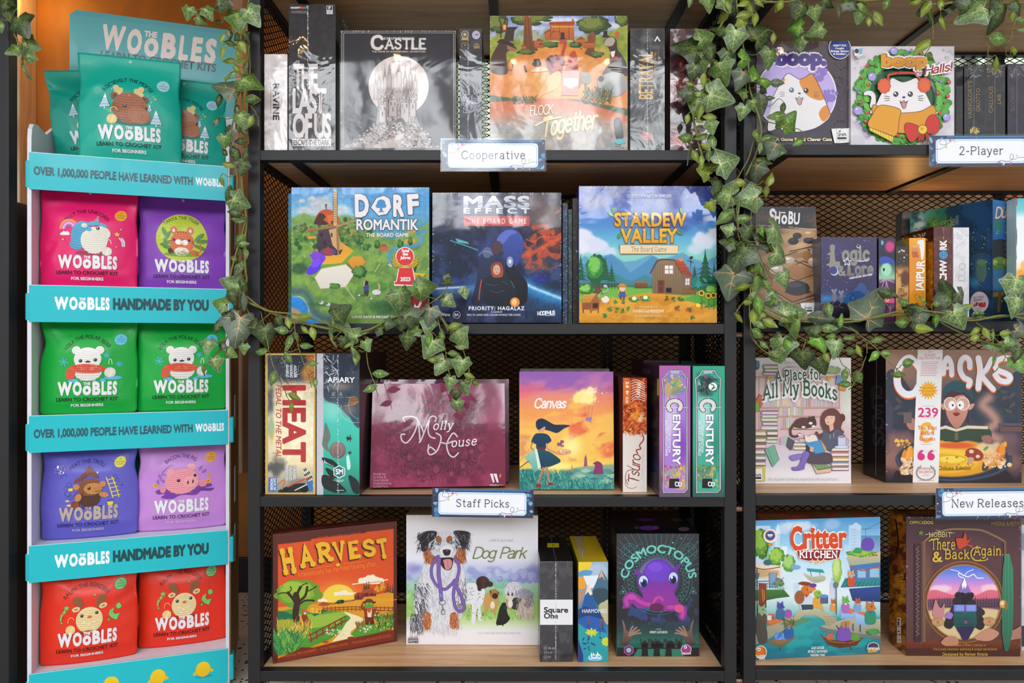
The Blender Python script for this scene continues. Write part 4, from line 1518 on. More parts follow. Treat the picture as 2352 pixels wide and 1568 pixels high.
# --- white thin box
g=Game('slim white box with grey sideways lettering, first on the top shelf by the post',607,660,124,z,.20,.012,body='d9d4d0')
A=g.face('front',T1)
p=A.paint(2,'d8cfcd')
p.nz('c2b8b8',60,.6,.52,.1,3).nz('eeeae8',25,.5,.55,.1,5).blob(262,520,60,60,'c4bcbc',.7,.8).blob(265,1220,40,40,'bdb4b4',.7,.8)
p.done()
A.text('RAVINE',252,716,52,'37333c',w=314,b=.05,al='l',rot=90)
A.line([232,770,232,975],5,'a88a88')
A.leafs(60,280,480,365,900,10,60,['f0eef0','bfb8ba','e4e0e2'],3,.12)
g.put(A,kind='loose')

# --- tall black survival game
g=Game('tallest black box with huge stacked white capitals on its narrow face',663,771,10,z,.30,.012,body='1a1718')
A=g.face('front',T1)
A.paint(3,'262022').nz('383032',90,.7,.5,.2,4).nz('150f12',40,.5,.5,.2,6).done()
A.text('NAUGHTY',402,74,15,'e8e4e2',w=86,b=.06,al='l').rect(490,58,512,76,'d8402c').text('DOG',514,74,15,'9a9698',w=34,b=.05,al='l')
A.text('themeborne',412,106,16,'c8c2c0',w=126,al='l',f='s',b=-.03).line([404,96,404,112,540,112,548,100],1.5,'b0a8a8')
A.rect(710,50,763,122,'d8d2d4').rect(714,54,759,86,'2a2628').text('P',736,82,24,'e8e4e6',b=.05).lines([[716,y,757,y]for y in(93,100,107,114)],3,'8a8688')
for s,y,x0,w in(('THE',752,424,212),('LAST',962,418,290),('OF US',1176,418,334)):
 A.text(s,x0,y,196,'cfc6c4',w=w,b=.055,al='l',sp=.82)
A.lines([[424+9*k,560+(k*37)%90,432+9*k,600+(k*53)%120]for k in range(34)],2,'8f8686')
A.rect(418,1190,748,1252,'d4cccc').text('ESCAPE THE DARK',426,1244,44,'2a2426',w=312,b=.05,al='l')
A.ring(580,1290,70,34,3,'a09898',190,350).ring(580,1290,50,24,2,'a09898',190,350)
g.put(A,kind='loose').seam(41,4,n=150).edge(3)
A=g.face('right',T1)
A.rect(0,0,3000,3000,'191516')
A.text('THE LAST OF US',838,120,60,'cfc6c4',w=300,b=.05,al='l',rot=78)
g.put(A,'right')

# --- black castle
g=Game('black square box with a pale moon behind a drawn castle',781,1047,70,z,.075,.010,body='141214')
A=g.face('front',T1)
A.paint(2.4,'27222a').blob(1325,1000,700,400,'34313a',.8,.9).nz('1d191e',120,.7,.5,.15,2).blob(1100,850,240,260,'4a4650',.35,.9,nz=.8).blob(1620,950,200,300,'4a4650',.35,.9,nz=.8,seed=4).done()
A.ring(1326,0,1,1,1,'27222a')
for o,w in((0,3),(14,3)):
 A.line([842+o,268+o,1812-o,268+o,1812-o,1270-o,842+o,1270-o],w,'c8bcb8',closed=True)
A.text('C',1088,418,106,'d9cdc8',w=112,f='s',b=.05,al='l',oc='5a5254',ow=.05)
A.text('ASTLE',1206,418,84,'d9cdc8',w=358,f='s',b=.03,al='l',oc='5a5254',ow=.06)
A.text('ESCAPE THE DARK',1204,338,17,'d4c8c4',w=260,b=.03,al='l',f='s').text('THE GAME OF ATMOSPHERIC ADVENTURE',1098,450,14,'c4b8b4',w=460,al='l',b=.02)
A.ell(1328,738,258,258,'cfc0bb',n=60)
A.lines([[1275,532,1290,528,1302,532],[1360,552,1372,548,1388,546],[1240,600,1254,596,1268,600]],4,'2a2426')
# castle: towers, wall, gate, rocks
def tower(x,y,w,yb,sp):
 A.rect(x-w,y,x+w,yb,'b5a7a3').poly([x-w*.95,y,x,y-sp,x+w*.95,y],'9a8c8a').line([x-w,y,x-w,yb],3,'30282c').line([x+w,y,x+w,yb],3,'30282c').line([x,y-sp,x,y-sp-26],2,'30282c')
for x,y,w,sp in((1130,720,14,60),(1160,690,16,70),(1210,660,14,90),(1250,640,18,110),(1332,620,18,80),(1384,670,16,90),(1430,640,14,70),(1470,700,16,80)):
 tower(x,y,w,860,sp)
A.poly([1146,760,1480,760,1480,1000,1500,1060,1560,1140,1600,1268,860,1268,1000,1180,1100,1130,1140,1040,1150,960],'8f8380')
for k in range(15):
 A.rect(1150+k*22,748,1163+k*22,766,'9a8d89')
def hatch(R):
 x,y=R.uniform(1150,1480),R.uniform(770,1060)
 return[(x,y),(x+5,y),(x+4,y+R.uniform(8,26)),(x-1,y+8)]
A.many(hatch,420,['3a3034','5a4f50','c4b6b0','d4c6c0','2a2226'],5)
for x,y,w,h in((1190,900,60,150),(1280,860,70,140),(1380,880,70,170),(1450,840,50,160)):
 A.rect(x-w/2,y,x+w/2,y+h,'b0a29e',oc='2a2226',ow=3)
 A.lines([[x-w/4,y+14,x-w/4,y+44],[x+w/4,y+14,x+w/4,y+44],[x,y+60,x,y+96]],7,'2c2428')
A.ell(1342,1072,46,60,'2a2226').rect(1296,1072,1388,1156,'2a2226').ell(1342,1086,30,40,'a89a94').rect(1312,1086,1372,1156,'a89a94').rect(1324,1100,1360,1156,'2a2226')
def rock(R):
 y=R.uniform(1060,1264)
 t=(y-1060)/210
 x=R.uniform(1120-260*t,1500+190*t)
 r=R.uniform(4,13)
 return[(x+r*math.cos(a)*R.uniform(.6,1.2),y+r*.7*math.sin(a))for a in[i*.9 for i in range(7)]]
A.many(rock,700,['241d20','3a3234','574d4c','8f8482','b5a9a4','c8bcb6'],8)
A.poly([1330,1150,1378,1150,1350,1190,1300,1220,1290,1268,1110,1268,1180,1220,1290,1180],'b9aba5',sm=1)
g.put(A,kind='wrap').edge(5,60)

g=Game('narrow dark box face with four small award seals at its top',1055,1107,66,z,.26,.010,body='1c1a1e')
A=g.face('front',T1)
A.paint(3,'2a272c').vg([(240,'3a3438'),(480,'2c2a30'),(900,'33343c'),(1250,'3a3c44')]).nz('50525c',60,.5,.55,.1,7).done()
A.ring(1896,296,28,30,5,'c8b890').star(1896,296,20,'b8a878',8,.6).rect(1868,326,1926,344,'b09a30',r=4).ell(1992,300,34,36,'d0d0dc').star(1992,300,36,'c0c0d0',16,.86).ring(1992,300,26,27,3,'5a5678').text('50',1992,308,20,'4a4670',b=.05,sh=.3)
A.ring(1898,394,30,30,5,'94785a',130,410).star(1898,384,14,'94785a').poly([1968,384,1996,366,2026,384],'8a7050').rect(1970,388,2024,418,'7a6248',r=3).lines([[1976,398,2018,398],[1976,408,2018,408]],3,'b89a78')
A.text('ESCAPE',1930,880,46,'b0b0ba',w=180,rot=-90,f='s',b=-.01)
A.ring(1945,905,44,44,5,'a8a8b2').poly([1900,900,1945,860,1990,900,1985,950,1945,970,1905,950],'8d8f9a').poly([1918,905,1945,880,1972,905,1968,940,1945,955,1922,940],'4a4c56')
g.put(A,kind='loose').seam(38,6,n=120).edge(6)

# --- flock picture box
g=Game('large square box picturing farm birds in top hats on an orange hill',1125,1442,36,z,.08,.008,body='6a3c20')
A=g.face('front',T2)
p=A.paint(2.2,'8fa0cc')
p.vg([(120,'7f8cc4'),(300,'a8b4d0'),(420,'cfc47a'),(600,'d98a3c'),(840,'e0a050'),(1000,'c97a52'),(1260,'a8a090')])
p.blob(680,170,300,40,'d8dcea',.9,.8,nz=.7).blob(480,240,200,40,'cfd4e6',.8,.8,nz=.7).blob(1120,220,120,40,'d8dcea',.8,.8,nz=.6)
p.hill([90,330,200,290,330,350,480,330,700,360,900,320,1060,300,1260,180],'9aa23a',1,10).nz('6f8430',40,.6,.5,.15,3,box=(90,250,1260,480))
p.hill([90,600,250,520,380,450,560,400,700,370,860,400,1000,450,1150,560,1260,600],'d98338',1,6).nz('e8a050',60,.6,.5,.2,4,st=3,box=(250,400,1160,820))
p.blob(690,700,380,180,'eeb058',.8,.8).blob(600,560,200,60,'c8702c',.5,.8)
p.hill([90,800,300,830,500,840,800,835,1000,870,1260,920],'46562a',1,4).hill([90,860,300,850,560,838,800,850,1000,900,1260,980],'cb6f42',1,10)
p.hill([90,980,400,930,700,920,950,960,1260,1040],'b88a74',.9,50).hill([90,1060,500,1010,800,1000,1260,1110],'a39a92',1,70).nz('868a94',70,.6,.5,.1,8,box=(90,1040,1260,1300)).nz('c0b2a0',40,.5,.55,.1,9,box=(90,1020,1260,1300)).stroke([460,1060,520,1130,480,1240],5,'8a8480',.7).stroke([700,1010,800,1090,900,1120,920,1250],5,'8a8480',.7).var(30,.1)
p.done()
for x,y,rx,ry,sd in((160,200,110,90,1),(440,160,190,60,2),(960,210,150,80,4),(1210,170,70,60,6)):
 A.bush(x,y,rx,ry,['39451f','55632a','78823a'],sd,46,.3)
A.poly([384,120,440,120,450,300,500,430,400,432,370,470,376,300],'8f5228','6a3a1c').poly([916,300,960,262,988,300,970,460,1000,500,890,455,916,400],'8a5230','63391e')
A.lines([[392,160,400,300,392,420],[415,140,424,300,440,420],[940,300,936,440]],6,'5c3216')
# barn
A.poly([556,330,556,270,604,245,604,190,800,190,806,320,806,340,560,340],'c8702a','b05a20').poly([588,210,596,186,812,180,806,212],'a04820').poly([548,276,604,240,604,262,552,290],'9a4420').rect(786,160,800,186,'a85a30')
A.lines([[604,214,604,330],[680,210,680,300],[760,212,760,332],[604,270,690,270],[604,300,640,250]],5,'7a3a18').rect(614,222,800,232,'e09a4a')
for x,y,w,h in((468,345,78,60),(826,330,68,60),(880,362,96,46),(358,390,40,40)):
 A.rect(x,y,x+w,y+h,'c4682c','a4502a').poly([x-6,y+4,x+w/2,y-20,x+w+6,y+4],'93421f')
A.ell(470,270,18,14,'a8a288').rect(453,270,488,345,'b0a88e')
A.lines([[798,340,870,420],[800,340,800,400],[810,352,850,400]],6,'5a2f16')
for x,y,rx,sd in((600,380,90,1),(810,380,60,3),(400,440,80,5),(1000,460,70,8)):
 A.bush(x,y,rx,26,['2f4022','4c5e2c','66722f'],sd,30)
# birds in hats, seen gathered on the hill
A.poly([100,500,160,380,200,330,260,350,316,410,300,430,250,430,230,470,240,620,110,610],'4a2f24',sm=1).poly([150,360,180,330,300,372,285,392],'33241e').poly([210,340,236,230,330,228,300,262,290,350],'3a2a24').poly([236,380,318,418,300,436,240,420],'9a6a48').ring(264,552,22,44,10,'8a5a30')
A.line([186,200,170,160,190,150,220,165,214,200],9,'3a2a20',1).line([186,190,186,320],9,'3a2a20').poly([196,200,236,200,232,262,200,262],'9a4a20').poly([204,212,228,212,226,250,206,250],'f0a848')
A.poly([570,520,640,470,720,490,700,610,620,640,590,600],'8a3236',sm=1).poly([556,510,600,470,660,462,590,540,596,590],'6a2a3c').ell(660,570,40,40,'b0402e').line([700,480,716,420,728,370,715,345,690,340],26,'b8432c',1).ell(702,348,30,22,'c04a30').poly([680,346,655,356,682,362],'d8a03a').rect(690,275,722,330,'3a2428',r=6).rect(682,322,730,334,'3a2428',r=4)
A.poly([700,630,740,560,760,470,800,430,826,470,840,580,860,620,850,740,720,740],'bb4a26','a23f28',sm=1).poly([704,600,850,600,834,810,696,806],'d8a090','c87a66').poly([716,660,840,660,834,720,776,750,714,720],'f0dcc0').line([710,600,716,560],4,'e0c8b0')
A.poly([440,608,470,580,540,566,580,600],'e0c09a',sm=1).ell(488,540,38,22,'2a2226').rect(462,500,516,545,'2a2226',r=10).poly([376,560,392,550,410,610,392,612],'3a2a20')
A.poly([540,700,600,640,680,600,690,700,640,760,540,800,500,830],'e6b070',sm=1)
A.poly([866,640,880,610,930,620,950,670,920,710,870,700],'8a8678',sm=1).rect(892,700,906,830,'4a3424').lines([[872+8*k,640,876+8*k,704]for k in range(8)],3,'5c584c')
A.poly([1052,360,1080,320,1130,310,1160,340,1170,420,1210,470,1250,560,1250,640,1050,640,1080,560,1110,460,1090,400],'45342e',sm=1).poly([1056,372,1076,330,1130,316,1148,350,1120,390,1072,388],'b0a090',sm=1).ell(1166,290,18,26,'c85a48').rect(1050,262,1084,306,'2a2226',r=6).rect(1042,300,1096,316,'2a2226',r=5).poly([1110,440,1150,430,1140,480,1120,490],'e8e0d4').poly([1118,484,1172,476,1170,502,1122,498],'c03a2c')
A.poly([1000,690,1040,640,1130,610,1230,640,1245,760,1140,820,1060,760,1010,740],'a8a49c','8a8a90',sm=1).ell(1030,668,26,26,'4a403c')
A.grass(90,880,1120,770,880,60,['33401f','4a5a28','5c6c30'],6,.8).grass(60,290,480,830,880,34,['3a4622','586a2c'],5,.8,4)
A.poly([1140,1020,1180,990,1200,1020,1220,1160,1160,1170],'4a4848',sm=1).ell(1188,1196,42,24,'58b8c8').dots(26,1150,1190,1230,1250,3,7,['3a4a50','58b8c8'],3)
A.text('FLOCK',430,975,78,'f2e6d0',w=198,al='l',rot=-4,f='k',b=.02,sh=.15)
A.text('Together',520,1160,150,'ecd7a4',w=480,al='l',rot=-9,f='k',b=.045,sh=.3,bend=10)
A.line([480,1062,560,1020,690,990],15,'ecd7a4',1)
g.put(A,kind='wrap').edge(8,50)

g=Game('dark grey box with yellow sideways lettering next to the farm birds box',1447,1527,65,z,.26,.010,body='2a282a')
A=g.face('front',T2)
A.paint(2.5,'3a3838').vg([(230,'4a4644'),(420,'3c3a3c'),(700,'55554e'),(900,'3a3c40'),(1250,'55585a')]).nz('6d7474',70,.7,.55,.1,3).nz('2a282c',60,.7,.5,.15,5).blob(1420,1150,80,50,'c86a60',.8,.6,30).blob(1490,1040,30,30,'8aa040',.4).done()
A.text('BETRAYAL',1466,836,116,'caa35c',w=400,al='l',rot=-90,b=.02)
A.text('AT HOUSE ON THE HILL',1496,680,17,'b09260',w=245,al='l',rot=-90,b=.03).text('3rd EDITION',1522,520,13,'a08a5a',w=90,al='l',rot=-90)
A.line([1486,346,1506,312,1526,346],11,'e8e6e4')
A.dots(10,1350,560,1380,640,2,5,['d0a060'],2)
g.put(A,kind='loose').seam(50,8,n=140).edge(9)

g=Game('glossy maroon and black box half covered by ivy at the end of the top shelf',1539,1632,66,z,.26,.008,body='4a1a1c')
A=g.face('front',T2)
A.paint(2.5,'3a2426').vg([(235,'6a4040'),(420,'3c2c2e'),(560,'5a4a4c'),(680,'7c2a2c'),(900,'2e2426'),(1250,'5a4648')]).nz('8a2a2c',90,.8,.55,.08,3).nz('c8c4c6',60,.7,.62,.05,8).nz('241a1c',60,.7,.55,.1,5).blob(1660,1180,40,60,'b03a34',.9).done()
A.text('OF THE RINGS',1724,900,42,'8a4a34',w=310,al='l',rot=-90,f='s')
A.rect(1866,264,1912,290,'e4e0e0')
g.put(A,kind='loose').edge(12)

# ------------------------------------------------ second shelf
z=ZL[1]
for dx,lab in((0,'blue and green edge of a twin box directly behind the windmill game'),):
 g=Game(lab,662,974,444,z,.07,.105,body='2e6a8a')
 A=g.face('front',M1)
 A.paint(4).vg([(120,'2f86c0'),(440,'4aa0c8'),(540,'5a9a48'),(900,'2f5a40'),(1040,'4a7a3a'),(1300,'1f78b0')]).nz('2f6a3a',40,.5,.55,.1,4,box=(380,560,1700,1000)).done()
 g.put(A)
g=Game('square box picturing a windmill over green hexagon fields with a red award badge',669,986,430,z,.07,.014,body='2f6fa0')
A=g.face('front',M1)
p=A.paint(2.1)
p.vg([(110,'3f86c4'),(250,'6aa8d4'),(360,'8cc0dc'),(420,'86a860'),(500,'6f9a44'),(800,'5f9a3c'),(1100,'4f8238'),(1330,'33583a')])
p.blob(700,290,170,110,'b8bfc8',1,.6,nz=.9).blob(560,330,120,50,'c4cbd4',.9,.7,nz=.7).blob(880,320,100,70,'c8d0d8',.9,.7,nz=.8).blob(610,220,50,32,'d4cfc8',.9,.6,nz=.5).blob(525,240,42,24,'d0c4bc',.9,.6)
p.hill([440,400,540,350,640,380,800,400,900,370,1010,400,1200,520,1450,440,1660,400],'7a9c50',.9,8)
p.poly([1010,420,1100,430,1200,540,1330,590,1440,540,1480,480,1660,440,1660,110,1010,110],'4d96cc',.75,1)
p.nz('446f34',34,.6,.55,.1,4,box=(440,420,1100,700)).nz('88ac48',80,.5,.5,.2,5,box=(440,600,1660,1250)).nz('3f6a30',60,.45,.58,.1,6,box=(440,560,1660,1300))
p.blob(500,470,70,16,'58a0d0',.9).stroke([1640,510,1560,530,1610,580,1560,640,1420,650,1330,690,1310,760,1380,820],16,'4a90cc',1).stroke([440,1050,540,1060,600,1130,620,1220,700,1280,820,1310],40,'4a6a6a',1)
p.poly([412,1110,500,1110,570,1170,590,1250,700,1330,412,1340],'2f86d0',1,1).stroke([440,1100,520,1110,575,1180,590,1250],4,'c8e4ee',.8).poly([412,1210,470,1215,520,1260,490,1340,412,1340],'b09868',1,1)
p.blob(500,850,100,70,'2f5038',.8,.5).blob(700,1170,200,30,'35602e',.6,.6).blob(1250,1200,160,90,'2f6038',.8,.6,nz=.4).blob(1220,1010,120,60,'47803a',.7).var(18,.12,3)
p.done()
A.many(lambda R:(lambda x,y,r:[(x+r*math.cos(a),y+r*math.sin(a)*1.1)for a in[i*.9 for i in range(7)]])(R.uniform(440,1150),R.gauss(540,60),R.uniform(8,26)),130,['2f5a30','3d6b34','4c7c3a','6a8a40'],3)
A.many(lambda R:(lambda x,y:[(x,y),(x+26,y-3),(x+27,y+10),(x+1,y+13)])(R.uniform(450,1050),R.uniform(470,560)),16,['b05a3a','c87a4a','4a68a0','d8a060'],5)
for x,y,w,h in((1450,586,90,40),(580,560,70,24),(1480,506,60,20)):
 A.poly([x,y,x+w,y-4,x+w*1.05,y+h*.7,x-4,y+h],'d89838')
A.poly([1222,650,1262,632,1300,655,1296,690,1226,690],'b86440').poly([1218,656,1262,622,1304,658,1262,650],'9c4a30')
for x,y in((1500,600),(1410,630),(1100,660),(1060,600),(1020,580),(1200,630),(1530,840)):
 A.bush(x,y,26,40,['28502c','3c6a34','54803a'],x,16,.45)
# hex islands
A.poly([580,740,640,700,880,620,1040,700,1000,760,900,820,720,840,630,830],'6aa03a').poly([590,730,640,690,880,612,990,690,940,740,880,800,720,812,630,790],'d8982c','e8a838')
A.poly([590,730,640,690,720,690,740,760,700,812,640,800],'8a4ac8','5a3ae0').poly([930,790,980,740,1060,740,1100,795,1050,850,980,850],'e09a2c','c8842c').line([930,790,980,850,1050,850,1100,795],7,'8a6a28')
A.poly([640,930,700,850,920,812,1000,890,918,1014,690,1030],'e4dcd2','d8d0c4').line([640,930,700,850,920,812,1000,890,918,1014,690,1030],5,'c8b890',closed=True)
A.bush(815,1005,50,26,['3f7034','5a8a40'],3,16,.5).bush(1040,880,70,60,['2f5a2c','47783a','5f8f44'],7,30)
A.ell(630,850,76,40,'5a3ad8',rot=-35).ell(650,800,50,34,'7a4ae8',rot=-40)
A.lines([[918,1016,1000,1126],[1180,880,1226,804],[600,610,630,640],[540,720,552,748]],5,'d8d4a0')
# windmill
A.poly([672,490,838,480,852,540,890,680,870,720,830,730,680,705,655,660],'4f3c46','3c3040').poly([766,500,838,484,888,676,850,690,800,640],'c8a070').rect(690,530,712,560,'2a2228').rect(782,530,800,566,'5a4238').rect(720,600,742,640,'2a2228').ell(760,700,70,36,'5a4a78').poly([700,700,760,650,800,700,780,740],'a03c40')
A.poly([640,452,642,410,670,350,730,318,800,330,850,380,862,440,820,458,730,452],'b8542c','c86030',sm=1).poly([640,450,644,410,690,350,740,380,720,410,760,440,740,456],'4a2c28',sm=1).poly([745,372,810,360,800,400,830,430,770,440],'d87038').line([742,318,742,280,728,280,754,270],5,'33282a').rect(788,420,830,450,'5a3428')
A.line([836,470,1005,418],20,'b8986c').line([836,470,570,510],20,'a8744c').line([824,450,822,146],34,'c4a878').line([838,470,852,720],18,'b07848')
A.lines([[806,y,842,y+8]for y in range(160,440,22)]+[[842,y,866,y+3]for y in range(490,720,15)]+[[x,492-(x-600)*.13+5,x+6,516-(x-600)*.13]for x in range(580,830,16)]+[[x,470-(x-836)*.3-18,x+7,470-(x-836)*.3+8]for x in range(860,1000,15)],3.5,'5a3a2a')
A.lines([[806,150,806,450],[842,150,842,450]],4,'7a5438')
# boy and goose-like sheep
A.ell(1104,980,20,22,'26242c').poly([1078,1000,1130,1000,1124,1050,1084,1050],'384a80').poly([1082,1048,1126,1048,1120,1100,1108,1100,1104,1064,1098,1100,1086,1098],'4a3238').line([1082,1004,1088,964],10,'d0a080').ell(1196,1062,40,24,'d8d8dc').line([1216,1050,1222,1000,1212,988],12,'e0a080').ell(1062,1090,36,8,'3d6a34')
for x,y in((700,1156),(762,1172),(1146,1118),(1322,824),(1308,812),(1038,1088)):
 A.ell(x,y,20 if y>1120 else 13,15 if y>1120 else 9,'c4ccd0').ell(x-10,y-6,7,7,'4a5058')
# title
q=dict(oc='4a6486',ow=.05)
A.text('D',1002,376,182,'e9e1e2',w=128,al='l',rot=-1,b=.075,**q)
A.poly([1142,300,1196,212,1262,192,1316,222,1332,300,1290,362,1214,376],'e9e1e2',oc='4a6486',ow=7)
A.ell(1238,262,38,34,'4a8ac4').ell(1212,286,24,20,'4a8ac4').ell(1262,286,24,20,'4a8ac4').poly([1228,290,1248,290,1252,338,1224,338],'4a8ac4').line([1216,340,1262,338],8,'4a8ac4')
A.text('R',1346,372,176,'e9e1e2',w=98,al='l',b=.075,**q).text('F',1478,354,162,'e9e1e2',w=104,al='l',b=.075,rot=-3,**q)
A.text('ROMANTIK',1016,500,92,'e9e1e2',w=555,al='l',b=.035,oc='4a6486',ow=.07)
A.text('THE BOARD GAME',1100,564,32,'e8e2e4',w=386,al='l',b=.035)
# badge
A.poly([1356,998,1358,970,1376,962,1398,840,1520,840,1544,962,1560,972,1562,1002],'d8363c',oc='f2e4e2',ow=7).ell(1452,744,82,84,'d8363c',oc='f2e4e2',ow=7)
for sg in(-1,1):
 for k in range(6):
  a=.3+k*.28
  x,y=1454+sg*(104*math.cos(a-.6)),740+92*math.sin(a)*.95
  A.ell(x,y,21,9,'c8a02c',rot=-sg*(70-k*26),oc='6a5214',ow=2).ell(x-sg*22,y+6,19,8,'d8b23a',rot=-sg*(30-k*20),oc='6a5214',ow=2)
for s,y in(('Spiel',702),('des',731),('Jahres',764)):
 A.text(s,1456,y,25,'f4ecea',b=.07)
A.text('2023',1456,962,34,'f4ecea',w=92,b=.06)
A.poly([1532,890,1640,896,1614,922,1636,950,1548,942],'e8b82c').text('Game of',1568,918,10,'4a3a14',b=.04).text('the Year',1568,934,10,'4a3a14',b=.04)
A.poly([1502,1100,1560,1092,1656,1096,1656,1220,1520,1220],'98282c').poly([1522,1130,1540,1170,1530,1210,1580,1200,1606,1150,1590,1140,1560,1190],'e8e2e0',sm=1)
A.text('LUKAS ZACH & MICHAEL PALM',976,1296,22,'eceae6',w=425,al='l',b=.03)
g.put(A).edge(14,60)

# --- space game
g=Game('dark blue space box with a red title band and an orange nebula',992,1290,442,z,.07,.016,body='1a2038',lean=1.6)
A=g.face('front',M2)
# left part of this box was measured in the neighbouring crop, so its frame is used for all of it
p=A.paint(2.0,'1c2540')
p.vg([(150,'46485e'),(330,'2a3050'),(600,'1c2748'),(900,'20406c'),(1050,'1c3a5c'),(1250,'232a48')])
p.nz('3c4a74',120,.6,.5,.15,3).nz('0e1428',80,.7,.52,.12,6)
p.blob(560,330,260,240,'6a4438',.85,.9,nz=.7).blob(640,560,200,160,'7a3026',.9,.9,-30,nz=.6).blob(520,760,150,120,'8a4a30',.5,.9).nz('c8502c',50,.8,.58,.06,9,box=(380,420,760,800)).stroke([380,690,500,640,600,580,720,520],22,'d8582c',.9).stroke([400,550,470,570,520,530,640,530,720,480],5,'e8603a',.9).stroke([640,330,720,290],8,'d8603a',.8).stroke([440,830,520,780,600,800,690,760],4,'c8482c',.7)
p.blob(430,250,140,70,'b0a8a0',.45,.9)
p.stroke([-440,1000,-300,985,-160,970,0,960],34,'4a78b8',.9).stroke([400,930,500,990,600,1040,720,1090],60,'2a8ac8',.9).stroke([380,920,500,975,620,1020,720,1060],12,'bfe4f4',.9).stroke([-440,975,-280,960,-120,952],8,'d8ecf8',.9).blob(-260,900,200,50,'2a50c0',.7,.9).blob(600,1150,260,120,'1c3c60',.8,.9).blob(520,880,120,80,'2430a0',.6,.9)
p.blob(60,640,150,150,'3a4a9a',.6,.9).var(14,.16)
p.done()
A.dots(150,-440,160,700,900,.8,3,['c8d8f0','7a9ad0','4ac0c0'],3)
# generic figures: an abstract helmeted head in blue profile, three armoured silhouettes
A.poly([150,560,180,500,240,466,310,472,360,520,380,590,370,650,350,690,340,740,300,780,250,760,220,700,200,640],'3d52a4','2c3c80',sm=1).poly([150,560,190,504,250,470,320,490,260,520,200,590],'5a6cc0',sm=1).line([340,630,330,655,352,670],5,'24306a',1)
A.poly([30,680,80,620,120,650,140,760,120,840,90,1000,40,1090,-60,1090,-20,900,0,740],'2a3454','1c2238',sm=1).ell(70,660,40,46,'5a6480').ring(60,700,60,50,6,'7a90c8',200,340)
A.poly([110,600,140,560,190,580,200,640,150,680,110,660],'4a3440',sm=1)
A.poly([220,800,260,700,290,740,330,820,400,900,412,980,390,1090,250,1090,260,960],'161a28','12141e',sm=1).ell(262,740,28,46,'8a90b8').ell(262,736,12,18,'e0e4f8')
A.poly([20,900,60,870,110,850,150,860,200,850,260,880,300,940,310,1040,300,1100,60,1100,40,1000],'1e2430','161a24',sm=1).poly([100,800,110,760,150,740,190,756,206,810,200,860,180,870,120,866],'a04a2c',sm=1).ell(150,806,30,42,'c8a494').ring(150,800,40,52,14,'8a3a22',180,360).lines([[134,800,146,800],[158,800,170,800]],4,'3a2a2c').line([142,828,160,828],4,'7a3a34')
A.line([24,890,10,960,0,1060],7,'d8503a',1).line([270,900,300,960],5,'5a6a80').ell(304,1080,40,40,'e8843a').ell(300,1078,20,26,'f8c880').lines([[60,920,110,940,160,930],[90,980,150,1000,220,980],[200,900,240,930]],4,'4a5468')
A.line([-240,560,-120,600,-10,640],10,'4a8a98').poly([-200,540,-100,570,-80,590,-180,575],'58a8a8')
# lettering
A.text('MASS',-130,282,94,'d0d0d8',w=560,al='l',b=.06,sp=1.1,c2='9a9cac').line([-130,268,160,232],4,'2a2c3c').rect(240,232,428,240,'4a4a58')
A.text('EFFECT',-130,330,42,'d4d4dc',w=560,al='l',b=.05,sp=1.6)
A.rect(-130,354,430,438,'b84040').text('THE BOARD GAME',-96,418,44,'f0d4cc',w=496,al='l',b=.0,sp=1.4)
A.text('PRIORITY: HAGALAZ',-86,1146,30,'e6e8f0',w=470,al='l',b=.04,sp=1.2).text('A GAME BY',150,1168,11,'d8dcea',w=96,b=.03).text('ERIC M. LANG AND CALVIN WONG TZE LOON',-100,1194,15,'d0d4e4',w=450,al='l',b=.03)
A.text('BioWare',-366,1196,25,'d8dce8',w=122,al='l',b=.03).ring(-188,1186,30,30,3.5,'e0e4ee').text('EA',-188,1196,22,'e8ecf4',b=.04)
A.text('MODIPHIUS',494,1190,30,'e8eaf0',w=150,al='l',b=.08,rot=-3,f='k').text('ENTERTAINMENT',560,1196,7,'d0d4e0',w=82,al='l',b=.04)
g.put(A).edge(15,70)

for k,(x0,x1,yt,c,c2,lab)in enumerate(((1292,1304,466,'2a3a5a','5a7aa8','thin blue grey box edge squeezed beside the space game'),(1305,1314,480,'1f3a3c','4a7a6a','thin dark green box edge in the gap before the farmhouse game'),(1315,1326,455,'2c241c','4a3c2c','brown cardboard box edge touching the farmhouse game'))):
 g=Game(lab,x0,x1,yt,z,.26,.05+.005*k,body=c,kind='satin')
 A=g.face('front',box=(10,300))
 A.paint(3,c).nz(c2,4,.8,.5,.15,k,st=.2).nz('101418',3,.7,.55,.1,k+4).done()
 A.dots(40,0,40,10,280,.3,1.4,[c2,'b8c4c8'],k)
 g.put(A)

g=Game('blue edged twin box directly behind the farmhouse game',1324,1632,445,z,.075,.11,body='3a3c70')
A=g.face('front',M2)
A.paint(5,'3c4a90').vg([(95,'3a4288'),(600,'4a78a8'),(1240,'c08a30')]).done()
g.put(A)
